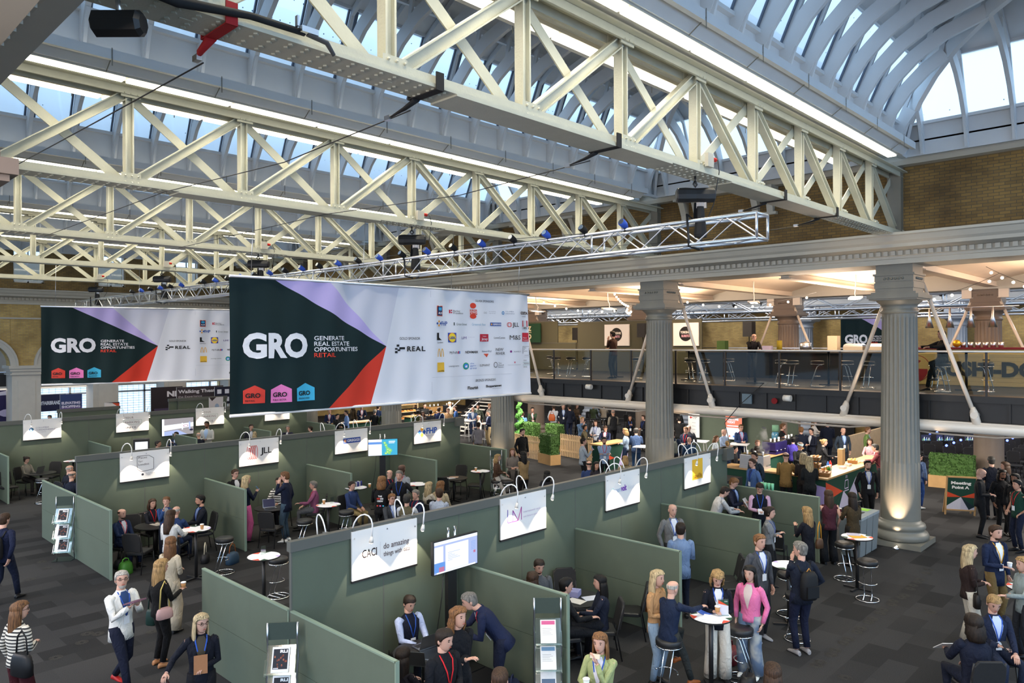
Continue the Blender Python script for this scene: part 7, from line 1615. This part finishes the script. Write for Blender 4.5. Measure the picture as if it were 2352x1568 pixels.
p_=atX=(28.9,12.9); r=empty('water_cooler',(28.9,13.1,0),0,'white water cooler with a blue bottle','water cooler'); m=MB(); m.bb((-.17,-.17,0),(.17,.17,1.0)); m.build('body','white',r); m=MB(); m.lathe([(.10,1.0),(.15,1.06),(.15,1.2),(.145,1.22),(.15,1.26),(.15,1.42),(.1,1.48),(0,1.5)],n=14); m.build('water_bottle',mat('bottle_blue',(.10,.28,.42),.1),r); m=MB(); m.bb((-.16,-.16,1.52),(.16,.16,1.78)) if 0 else m.lathe([(.13,1.5),(.13,1.75)],n=12); m.build('cup_sleeve',C('7fae8f'),r)
# theatre seats and screens on the far right
for i in range(5):
    for j in range(7):
        x=33.2+i*1.1; y=5.0+j*.72
        o=place(chair0,uc,(x,y,0),-1.2,'black theatre chair in the dark seating area at the right','chair','theatre chairs at the far right')
E('seat_glow',(.05,.08,.9),11)
for i in range(5):
    for j in range(0,7,2):
        x=33.05+i*1.1; y=5.1+j*.72; m=MB(); m.sphere((x,y,.98),.05,6,4); tag(m.build('headphone_light','seat_glow'),'small glowing blue headphone light on the dark theatre seats','light','blue headphone lights')
p_=depthpt(2168,33.5); tv(p_.x,p_.y,1.35,1.05,.6,lambda a:(a.rect(0,0,1,1,'scr_blue',.001),a.poly([(.6,1),(1,1),(1,.3)],'scr_pink',.003),a.text('GRO',.08,.45,.2,'scr_white',w=.32,bold=.04,d=.006),a.text('RETAIL',.45,.55,.07,'scr_white',w=.25,d=.006)),'blue lit screen facing the dark theatre seats',yaw=vyaw(0)+pi)
for i,px in enumerate((2125,2160,2178,2225)):
    p_=depthpt(px,31.5); r=empty('monitor',(p_.x,p_.y,0),vyaw(10)+pi,'small lit control monitor, %s from the left behind the hedge'%(['first','second','third','fourth'][i]),'monitor','control desk monitors'); m=MB(); m.bb((-.25,-.02,.85),(.25,.02,1.15)); m.bb((-.03,0,.0),(.03,.04,.9)); m.build('case','black',r); a=Art(lambda u,v,d:(-.23+u*.46,-.021-d,.87+v*.26)); a.rect(0,0,1,1,'scr_dark',.001)
    for q in range(8): a.rect(.05+q*.12,.1,.12+q*.12,.2+.08*((q*3)%7),['scr_lilac','scr_green','scr_white','scr_cyan'][q%4],.002)
    a.build('screen',r)
m=MB(); m.bb((32.0,11.5,0),(38,11.6,1.1)); tag(m.build('slatted_wall','wood_pale'),'pale slatted wooden wall beside the theatre seats','wall panel')
m=MB(); m.bb((39,2,0),(39.2,13,3.0)); tag(m.build('curtain','black_matt'),'black curtain behind the theatre seats','curtain')
m=MB(); m.bb((40.3,14,0),(40.45,44,3.3)); tag(m.build('curtain','black_matt'),'long black sheet added to darken the foot of the far hall','curtain')  # added black sheet, stands in for the shade low in the far hall
for i in range(18): o=place(chair0,uc,(34.5+(i%3)*1.3,20.5+(i//3)*1.5,0),random.random()*6,'black chair standing in the far dark hall','chair','black chairs in the far hall')
# staircase beyond the third column
r=empty('staircase',(30.2,31.5,0),0,'dark staircase with pale steps beyond the wall end','staircase'); 
for k in range(14): m=MB(); m.bb((28.0+k*.28,30.6,.18*k+.14),(28.3+k*.28,32.2,.18*k+.18)); m.build('tread','offwhite',r,r.location)
for y in (30.6,32.2): m=MB(); m.bar((28.0,y,.1),(32.0,y,2.7),.05,.25); m.build('stringer','black',r,r.location); m=MB(); m.tube([(28.0,y,1.1),(32.0,y,3.65)],.025,6); m.build('handrail','steel',r,r.location)
# pastry shelves and coffee counters seen over the middle row
counter(20.9,32.3,23.3,32.9,1.05,'wooden counter with orange and green front below the nearer banner'); r,og=counter(25.6,32.5,29.4,33.1,1.05,'pastry counter beyond the middle booth row')
r=empty('pastry_shelves',(26.2,33.6,0),0,'lit shelves of pastries between the far columns','shelves')
for z in (.4,.8,1.2,1.6,1.95): m=MB(); m.bb((-.7,-.2,z),(.7,.2,z+.03)); m.build('shelf','wood_pale',r)
for s in (-.7,.7): m=MB(); m.bb((s-.03,-.2,0),(s+.03,.2,2.1)); m.build('side_panel','wood_pale',r)
for i in range(24): m=MB(); m.sphere((-.55+.22*(i%6),-.05,[.85,1.25,1.65,2.0][i//6]+.02),(.09,.12,.05),7,5); m.build('bread',C(['c98a3f','b5702c','d9a45a'][i%3]),r)
coffee_machine(27.6,32.8,1.05,0,.9,'b08a5a','brass coffee machine on the pastry counter'); coffee_machine(28.8,32.8,1.05,0,.7,'2a2a2e','dark coffee machine on the pastry counter')
# =============== street side displays at the far left ===============
def panel(x,y,z0,z1,w,art,label,yaw=0,c='white'):
    r=empty('poster_panel',(x,y,0),yaw,label,'poster'); m=MB(); m.bb((-w/2,0,z0),(w/2,.04,z1)); m.bb((-w/2,-.1,0),(-w/2+.05,.14,z0+.02)); m.bb((w/2-.05,-.1,0),(w/2,.14,z0+.02)); m.build('panel',C(c) if c not in M else c,r); a=Art(lambda u,v,d:(-w/2+u*w,-.002-d,z0+v*(z1-z0))); art(a); a.build('print',r)
def A1(a): a.rect(0,0,1,1,'241f4e'); a.poly([(.3,.8),(.9,1),(1.0,.86)],'c9c9dc',.006); a.text('me',.25,.25,.28,'b9b3d4',w=.7,bold=.05,d=.01)
p_=depthpt(10,37); panel(p_.x-1.0,p_.y-1,1.2,2.95,3.2,A1,'dark purple panel with large pale letters at the left edge')
def A2(a): a.rect(0,0,1,1,'5a4486'); a.rect(0,.5,1,1,'30406e',.005); [a.text(t,.06,.62-.14*k,.09,'cfcbe4',w=.85,bold=.05,d=.01) for k,t in enumerate(('ELEVATING','SHOPPING','EXPERIENCE','TO NEW','HEIGHTS'))]
p_=depthpt(163,36); panel(p_.x,p_.y,1.45,2.72,.95,A2,'purple banner with capital lettering beside the street windows')
def A3(a): a.rect(0,0,1,1,'c0233a'); a.text('Aviva Investors',.25,.45,.2,'6a1020',w=.6,bold=.04,d=.01)
p_=depthpt(196,34); panel(p_.x,p_.y,1.5,2.16,1.3,A3,'wide red panel below the street windows')
def A4(a): a.rect(0,0,1,1,'23294e'); a.text('MAYFAIRBRANDS',.1,.4,.2,'d9e4ff',w=.8,bold=.05,d=.01)
p_=depthpt(112,37.5); panel(p_.x,p_.y,1.75,2.6,1.5,A4,'dark blue sign with a glowing word beside the left pier')
def A5(a): a.rect(0,0,1,1,'3a3238'); a.rect(0,0,1,.55,'6a5e68',.005); a.circ(.45,.35,.12,'c9a88a',.008,ry=.3); a.rect(.35,0,.62,.3,'d4cfc9',.009); a.text('Walking Theatre',.03,.85,.08,'d8d4dc',w=.9,bold=.03,d=.01); a.text('the Experience',.03,.74,.05,'b9b4bc',w=.5,d=.01)
p_=depthpt(460,38); panel(p_.x,p_.y,.9,2.95,2.4,A5,'large brown photographic poster titled for a walking theatre')
def A6(a): a.rect(0,0,1,1,'1a1c34'); [a.rect(.15+.45*i,.15+.45*j,.4+.45*i,.4+.45*j,'d9dcec',.006) for i in (0,1) for j in (0,1)]
p_=depthpt(512,38.5); panel(p_.x,p_.y,2.0,2.9,.9,A6,'dark blue panel with pale squares right of the brown poster')
def A7(a): a.rect(0,0,1,1,'2a2228'); a.text('NE',.5,.75,.13,'d8d4dc',w=.4,bold=.05,d=.01); a.rect(.1,.1,.8,.45,'4a3f5a',.006)
p_=depthpt(383,38.5); panel(p_.x,p_.y,.9,2.9,1.6,A7,'dark poster between two stone piers')
def A8(a): a.rect(0,0,1,1,'dcd6d4'); a.poly([(0,1),(1,.9),(1,1)],'2a2226',.006); a.poly([(.5,.95),(1,.9),(1,.6)],'d8502f',.006); a.text('City of',.1,.5,.08,'c8342e',w=.5,bold=.03,d=.01); a.text('Sunderland',.1,.36,.08,'c8342e',w=.8,bold=.03,d=.01); a.rect(.45,.1,.6,.2,'8a3038',.006)
p_=depthpt(257,33.6); panel(p_.x,p_.y,1.85,2.5,.62,A8,'white and orange poster on the small rear booth'); 
def A9(a): a.rect(0,0,1,1,'c9c6cc'); a.poly([(0,1),(.5,1),(.2,.8)],'2a2226',.006); a.circ(.55,.5,.15,'8fa6c4',.006); a.rect(.4,.1,.7,.18,'c8342e',.006)
p_=depthpt(496,36.5); panel(p_.x,p_.y,1.6,2.5,.7,A9,'white poster with a blue emblem on the booth beyond the right parking sign')
wall_x(9.2,11.6,35.3,'small green rear booth behind the first parking sign',h=2.4); wall_x(14.6,17.0,36.4,'dark green booth behind the second parking sign',h=2.5)
# =============== upper deck ===============
DZ=3.74
r=empty('glass_balustrade',(21.35,15,DZ),0,'long glass balustrade with a steel handrail on the upper deck','balustrade'); og=r.location
m=MB(); m.tube([(21.25,-6,4.86),(21.25,40,4.86)],.024,8); m.build('handrail','offwhite',r,og)
for k in range(26): y=-4.5+k*1.75; m=MB(); m.bb((21.22,y-.025,DZ-.6),(21.27,y+.025,4.84)); m.build('post','black',r,og)
for k in range(26): y=-4.5+k*1.75; m=MB(); m.bb((21.24,y+.06,DZ+.05),(21.252,y+1.69,4.80)); m.build('glass_panel','rail_glass',r,og)
# big white tube, tie rods with knuckles
r=empty('tubular_beam',(21.0,15,2.97),0,'thick white tubular beam along the front of the upper deck','beam'); m=MB(); m.tube([(21.0,-10,2.97),(21.0,41,2.97)],.125,16); m.build('tube','pipe_white',r,r.location)
m=MB(); m.bb((20.97,-10,3.09),(21.1,41,3.12)); m.build('light_ledge','pipe_white',r,r.location)
ROD=0
for yc in (6,13.15,20.25,27.35):
    for s in (-1,1):
        ROD+=1; y1=yc+s*1.55; y0=yc+s*.25
        lab='white slanting tie rod %s the %s column of the right row'%('right of' if s<0 else 'left of',{6:'near',13.15:'second',20.25:'third',27.35:'fourth'}[yc])
        r=empty('tie_rod',(21.1,y1,2.97),0,lab,'tie rod','white tie rods holding the upper deck'); og=r.location
        m=MB(); m.tube([(21.1,y0,7.0),(21.02,y1-s*.04,3.4)],.05,10); m.build('rod','pipe_white',r,og)
        m=MB(); m.tube([(21.02,y1-s*.05,3.5),(21.02,y1-s*.03,3.38),(21.02,y1,3.25),(21.02,y1+s*.06,3.02)],[.05,.09,.10,.10],10); m.tube([(20.9,y1-s*.0,3.3),(21.14,y1,3.3)],.085,10); m.build('knuckle','pipe_white',r,og)
        m=MB(); m.tube([(20.98,y0-.01,7.0),(21.22,y0,7.0)],.07,8); m.bb((21.0,y0-.16,7.0),(21.2,y0+.16,7.06)); m.build('bracket','pipe_white',r,og)
    for s in (-1,1):
        y1=yc+s*1.55; r=empty('tie_rod',(29.9,y1,3.7),0,'far white tie rod %s the %s brown column'%('right of' if s<0 else 'left of',{6:'near',13.15:'second',20.25:'third',27.35:'fourth'}[yc]),'tie rod','white tie rods holding the upper deck'); m=MB(); m.tube([(29.9,yc+s*.35,6.7),(29.9,y1,3.7)],.05,8); m.build('rod','pipe_white',r,r.location); m=MB(); m.bb((29.8,yc+s*.55-.15,6.6),(30.0,yc+s*.55+.15,6.9)); m.build('bracket','pipe_white',r,r.location)
# diagonal underside struts
for k in range(10):
    y=-4+k*3.55; m=MB(); m.tube([(21.0,y,2.9),(21.6,y+1.0,2.72),(21.6,y+2.4,2.72),(21.0,y+3.4,2.9)],.03,6); tag(m.build('truss_strut','pipe_white'),'thin white tubular strut slung under the tubular beam','strut','struts under the tubular beam')
# stools, tables on deck
DS=[(23.3,19.9),(23.4,19.2),(23.5,18.45),(23.6,16.1),(22.97,13.48),(22.79,12.83),(24.07,12.58),(23.43,10.41),(22.74,9.75),(22.81,9.0),(23.34,8.32),(23.0,7.6),(23.4,5.9),(23.34,4.68),(23.85,3.6),(24.5,14.4),(24.7,21.4),(23.9,6.9)]
ORD=['first','second','third','fourth','fifth','sixth','seventh','eighth','ninth','tenth','eleventh','twelfth','thirteenth','fourteenth','fifteenth','sixteenth','seventeenth','eighteenth']
srt=sorted(range(len(DS)),key=lambda i:-(DS[i][1]/DS[i][0]))
for n_,i in enumerate(srt): x,y=DS[i]; place(stool0,us,(x,y,DZ),random.choice((.3,1.6,2.4,4.2)),'chrome stool on the upper deck behind the glass, %s from the left'%ORD[n_],'stool','chrome stools on the upper deck')
for n_,(x,y) in enumerate(((23.9,17.3),(23.6,13.9),(23.2,11.2),(23.7,9.0),(22.7,6.3),(23.6,5.2))):
    o=place(bt0,ub,(x,y,DZ),.4,'tall round table on the upper deck behind the glass, %s from the left'%ORD[n_],'table','tables on the upper deck')
# upper booths
def wall_yy(x,y0,y1,z0,z1,label,c='deck_green'):
    r=empty('partition_wall',(x,(y0+y1)/2,z0),0,label,'partition'); m=MB(); m.bb((x-.03,y0,z0),(x+.03,y1,z1)); m.build('panel',c,r,r.location); m=MB(); m.bb((x-.04,y0-.01,z1-.03),(x+.04,y1+.01,z1)); m.build('cap_rail','booth_trim',r,r.location); return r
mat('deck_green',(.075,.075,.045),.7)
wall_yy(28.6,16.2,23.0,DZ,6.12,'tall olive partition wall on the upper deck with round badge signs'); wall_yy(28.7,23.2,27.5,DZ,5.1,'lower olive partition on the upper deck beside the nearer banner'); wall_yy(28.72,24.4,27.6,5.1,6.2,'dark green panel with cream letters on the upper deck')
def upsign(y1,y0,z0,z1,fn,label,c='white'):
    r=empty('sign_board',(28.5,(y0+y1)/2,z0),0,label,'sign'); m=MB(); m.bb((28.48,y0,z0),(28.55,y1,z1)); m.build('board',C(c) if c not in M else c,r,r.location); a=Art(lambda u,v,d:(28.478-d,y1-u,z0+v)); fn(a,y1-y0,z1-z0); a.build('artwork',r,r.location)
def f1(a,w,h):
    a.circ(w*.5,h*.52,.32,'15161a'); a.text('YORKSHIRE',w*.5-.26,h*.54,.10,'e0dcd8',w=.52,bold=.04,d=.01); a.text('BURRITO',w*.5-.20,h*.38,.10,'d7a3b4',w=.40,bold=.04,d=.01)
upsign(21.3,19.9,4.95,5.95,f1,'white sign with a black round badge behind the man in the brown jacket'); upsign(17.55,16.3,4.95,5.95,f1,'white sign with a black round badge right of the second column')
def f2(a,w,h): a.text('OZ',w*.3,h*.62,.22,'d8cfae',w=.45,bold=.06,d=.01); a.text('Turners',w*.3,h*.50,.08,'d8cfae',w=.45,bold=.02,d=.01); a.text('NO',w*.3,h*.2,.22,'d8cfae',w=.45,bold=.06,d=.01)
upsign(26.9,25.4,5.12,6.1,f2,'dark green sign with cream letters just right of the nearer banner','16402c')
def speaker(x,y,label,zt=5.9):
    r=empty('loudspeaker',(x,y,DZ),0,label,'speaker','loudspeakers on stands'); og=r.location; m=MB(); m.bb((x-.18,y-.2,zt-.62),(x+.18,y+.2,zt)); m.build('cabinet','black',r,og); m=MB(); m.tube([(x,y,DZ),(x,y,zt-.6)],.02,6); m.build('pole','black',r,og)
    for a_ in (0,2.1,4.2): m=MB(); m.tube([(x,y,DZ+.5),(x+.4*cos(a_),y+.4*sin(a_),DZ+.02)],.014,5); m.build('leg','black',r,og)
speaker(27.85,18.7,'black loudspeaker on a stand left of the second column',5.95); speaker(29.2,14.35,'black loudspeaker on a stand left of the man leaning on the counter',5.95); speaker(29.3,23.6,'small black loudspeaker beyond the olive partitions',5.85)
# food counters on the deck
r,og=counter(27.0,8.3,27.7,12.4,1.0,'dark food counter on the upper deck with pans and warmers','black_matt','141416'); r.location.z+=DZ
a=Art(lambda u,v,d:(27.04-d,13.6-u,DZ+v-DZ)); 
r2,og2=counter(27.0,12.45,27.7,16.0,1.0,'black counter printed with white letters on the upper deck','black_matt','141416'); r2.location.z+=DZ; a=Art(lambda u,v,d:(27.04-d,15.9-u,v)); a.text('Plates',1.0,.72,.16,'d8d8d4',w=.85,bold=.05,d=.01); a.build('lettering',r2,og2)
def chafing(x,y,z,label):
    r=empty('food_warmer',(x,y,z),0,label,'food warmer','food warmers on the upper deck'); m=MB(); m.bb((-.22,-.33,0),(.22,.33,.2)); m.build('box',C('a39a8a'),r); m=MB(); R=[]
    for zz,k in ((.2,1),(.26,.93),(.30,.7)): R.append([(.22*k*a_,.33*k*b_,zz) for a_,b_ in ((-1,-1),(1,-1),(1,1),(-1,1))])
    m.rings(R,sm=False); m.build('lid','steel',r)
for y,l in ((9.45,'steel topped food warmer left of the far banner'),(8.65,'steel topped food warmer below the far banner')): chafing(27.3,y,DZ+1.0,l)
r=empty('soup_kettle',(27.3,11.2,DZ+1.0),0,'large steel soup kettle on the dark food counter','pot'); m=MB(); m.lathe([(.2,0),(.21,.3),(.18,.33),(.02,.38),(0,.42)],n=18); m.build('pot','steel',r)
r=empty('paper_bags',(27.35,10.2,DZ+1.0),0,'upright cream paper bag holder on the food counter','box'); m=MB(); m.bb((-.15,-.17,0),(.15,.17,.58)); m.build('box',C('c9b699'),r)
m=MB(); m.bb((27.2,14.4,DZ+1),(27.5,14.75,DZ+1.42)); tag(m.build('green_crate',C('3f5a2a')),'green box on the counter left of the leaning man','box'); m=MB(); m.lathe([(.10,0),(.10,.42)],(27.3,12.2,DZ+1.0),12); tag(m.build('yellow_tin',C('8a7a1c')),'tall yellow tin on the counter right of the leaning man','tin')
m=MB(); m.bb((27.2,12.5,DZ+1),(27.4,12.85,DZ+1.22)); tag(m.build('card_sign',C('b9aec9')),'small lilac card on the counter','sign')
# sushi counter
r=empty('food_stall_counter',(26.4,5.5,DZ),0,'cream boarded food stall counter with black lettering and a red top','counter'); og=r.location
m=MB()
for k in range(9): m.bb((26.0,2.4,DZ+.02+k*.125),(26.06,7.85,DZ+.02+k*.125+.12))
m.bb((26.06,2.4,DZ),(26.7,7.85,DZ+1.12)); m.build('front_boards',C('b8a268'),r,og); m=MB(); m.bb((25.95,2.35,DZ+1.12),(26.75,7.9,DZ+1.18)); m.build('worktop',C('6a1a24'),r,og)
a=Art(lambda u,v,d:(25.995-d,7.75-u,DZ+v)); a.circ(.62,.52,.42,'8a2028',.003,28); a.circ(.62,.52,.40,'b8a268',.005,28); a.circ(.62,.45,.34,'8a2028',.007,24); a.poly([(.25,.5),(.5,.75),(.62,.6),(.8,.78),(1.0,.5)],'b8a268',.009); a.circ(.45,.82,.08,'8a2028',.010); a.text('SUSHI-DON',1.2,.33,.40,'15140f',w=3.1,bold=.05,d=.012); a.rect(2.45,.79,2.65,.82,'15140f'); a.build('lettering',r,og)
r=empty('heat_lamps',(27.4,6.0,DZ),0,'row of cone shaped heat lamps over the stall','heat lamp'); m=MB(); m.tube([(27.4,4.6,6.2),(27.4,8.2,6.2)],.02,6); m.build('rail','steel',r,r.location)
for k in range(5): m=MB(); m.lathe([(.13,5.55),(.04,5.9),(.03,6.2)],(27.4,5.3+k*.6,0),12); m.build('shade','steel',r,r.location)
for i in range(6): m=MB(); m.lathe([(.07,0),(.08,.16)],(26.4,4.9+i*.2,DZ+1.18),10); tag(m.build('steel_pot','steel'),'steel container in the row on the stall counter','pot','steel containers on the stall counter')
m=MB(); m.bb((26.3,3.35,DZ+1.18),(26.34,4.0,DZ+1.55)); tag(m.build('menu_card','offwhite'),'white menu card standing on the stall counter','sign'); m=MB(); m.sphere((26.3,6.05,DZ+1.3),.12,10,6); tag(m.build('gold_ornament',C('c9a22c',.3,.7)),'shiny gold ornament on the stall counter','ornament')
# wall fixtures on the deck front
for i,(px,py,c) in enumerate(((1355,888,'offwhite'),(1810,914,'offwhite'))):
    d=ray_dir=_f+_r*((px-1176)/FPX)-_u*((py-784)/FPX); t=21.05/d.x; q=d*t+Vector((0,0,CZ)); m=MB(); m.tube([(20.98,q.y+.1,q.z),(20.98,q.y-.12,q.z)],.09,12); tag(m.build('projector_lamp',c),['cream cylindrical speaker on the deck front left of the second column','cream cylindrical speaker on the deck front by the red bell'][i],'speaker')
m=MB(); m.tube([(21.12,9.58,3.38),(21.06,9.58,3.38)],.09,12); tag(m.build('alarm_bell',C('7a1218')),'dark red alarm bell on the deck front','bell'); m=MB(); m.bb((21.08,10.3,3.25),(21.14,10.6,3.55)); tag(m.build('junction_box',C('6a7a84')),'grey junction box on the black deck front','box')
# string lights
def string(pts,label,n=10,sag=.25):
    p0,p1=Vector(pts[0]),Vector(pts[1]); r=empty('string_lights',(p0+p1)/2,0,label,'string lights','bulb strings over the upper deck'); og=r.location; L=[]
    for i in range(n*2+1): t=i/(n*2); q=p0.lerp(p1,t)-Z0*sag*4*t*(1-t); L.append(q)
    m=MB(); m.tube(L,.006,4); m.build('wire','black',r,og)
    for q in L[1::2]: m=MB(); m.sphere(q-Z0*.09,.038,8,6); m.build('bulb','bulb_emit',r,og)
string(((23,20.6,6.95),(23.5,15.6,6.6)),'string of warm bulbs from the nearer banner to the second column',9,.35); string(((23.2,16.9,7.1),(22.2,15.5,6.5)),'steep string of bulbs left of the second column',8,.1); string(((23.0,16.2,6.4),(22.5,15.6,6.35)),'short bunch of bulbs beside the second column capital',5,.1); string(((23.5,14.2,6.7),(24,9.5,6.7)),'string of bulbs between the second and near columns',8,.3); string(((23.5,7.5,6.35),(23.0,4.3,6.9)),'string of bulbs between the rods right of the near column',7,.25); string(((23.0,4.6,7.1),(22.5,2.8,6.3)),'string of bulbs falling at the right edge',7,.1)
# suspended ceiling heaters / lights
for i,(x,y) in enumerate(((25.2,18.6),(25.0,12.1),(24.9,8.6),(24.5,22))):
    r=empty('pendant_light',(x,y,6.5),.4,'flat white suspended panel light with a curly cable, %s along the gallery'%(['second','third','fourth','first'][i]),'pendant light','panel lights under the gallery ceiling'); m=MB(); m.bb((-.6,-.18,0),(.6,.18,.05)); m.build('panel','offwhite',r); m=MB(); m.bb((-.5,-.12,-.01),(.5,.12,0)); m.build('tube','lamp_emit' if 0 else 'strip_emit',r); m=MB(); m.tube([(0,0,.05),(.1,0,.2),(-.2,0,.35),(-.25,0,.6),(-.2,0,.75)],.018,6); m.build('cable','offwhite',r)
# far hall box trusses
for i,(x,z) in enumerate(((33.0,6.75),(35.5,6.55),(38.0,6.5))):
    box_truss('lighting_truss',(x,-4,z),(x,40,z),.5,.5,1.0,.045,'silver box truss crossing the far hall, %s from the gallery'%(['first','second','third'][i]),'box trusses in the far hall')
for i in range(9):
    x=33.0+(i%3)*2.5; y=6+i*2.7; r=empty('stage_light',(x,y,6.9),0,None,'stage light'); m=MB(); m.tube([(x,y,7.05),(x-.15,y,7.35)],[.12,.16],8); m.build('lamp_body','black',r,r.location); m=MB(); m.tube([(x,y,6.9),(x,y,7.9)],.03,5); m.build('clamp','black',r,r.location); tag(r,'black stage light on the far hall trusses, %s from the right'%ORD[i],'stage light','stage lights in the far hall')
m=MB(); m.bb((40.6,5,3.6),(40.99,33,3.7)); tag(m.build('trim_40','stone'),kind='structure'); m=MB(); m.bb((29.75,-6,4.83),(29.8,40,4.87)); tag(m.build('far_handrail','steel'),'steel handrail along the far side of the upper deck','handrail')
# uplights at the columns
for (cx,cy,lab) in ((20.5,6,'near'),(20.5,13.15,'second'),(20.5,20.25,'third')):
    dx,dy=-.78,-.12
    if lab=='second': dx,dy=-.3,-.75
    if lab=='third': dx,dy=-.75,-.2
    r=empty('floor_uplight',(cx+dx,cy+dy,0),0,'small glowing floor uplight at the foot of the %s column'%lab,'uplight','column uplights'); m=MB(); m.lathe([(.07,0),(.08,.03),(.06,.05)],n=12); m.build('housing','steel',r)
    for e in (-.06,.06): m=MB(); m.sphere((e,0,.055),.02,6,4); m.build('bulb','lamp_emit',r)
    spot('uplight',(cx+dx*1.02,cy+dy,.09),(cx+dx*.42,cy+dy*.4,2.2),520 if lab=='near' else 220,(1,.74,.50),44,.6,.03)
# black media cabinet beyond the wall end
m=MB(); m.bb((18.0,9.5,0),(18.9,10.3,1.45)); tag(m.build('media_cabinet','black'),'black cabinet beyond the right end of the front row wall','cabinet')
# gallery pipe cable
m=MB(); m.tube([(21.1,9.9,3.9),(20.9,10.6,3.2),(20.0,10.6,2.75),(18.2,9.5,2.4),(17.4,9.2,2.3)],.012,6); tag(m.build('hanging_cable','black'),'long black cable sagging from the upper deck to the wall end','cable')
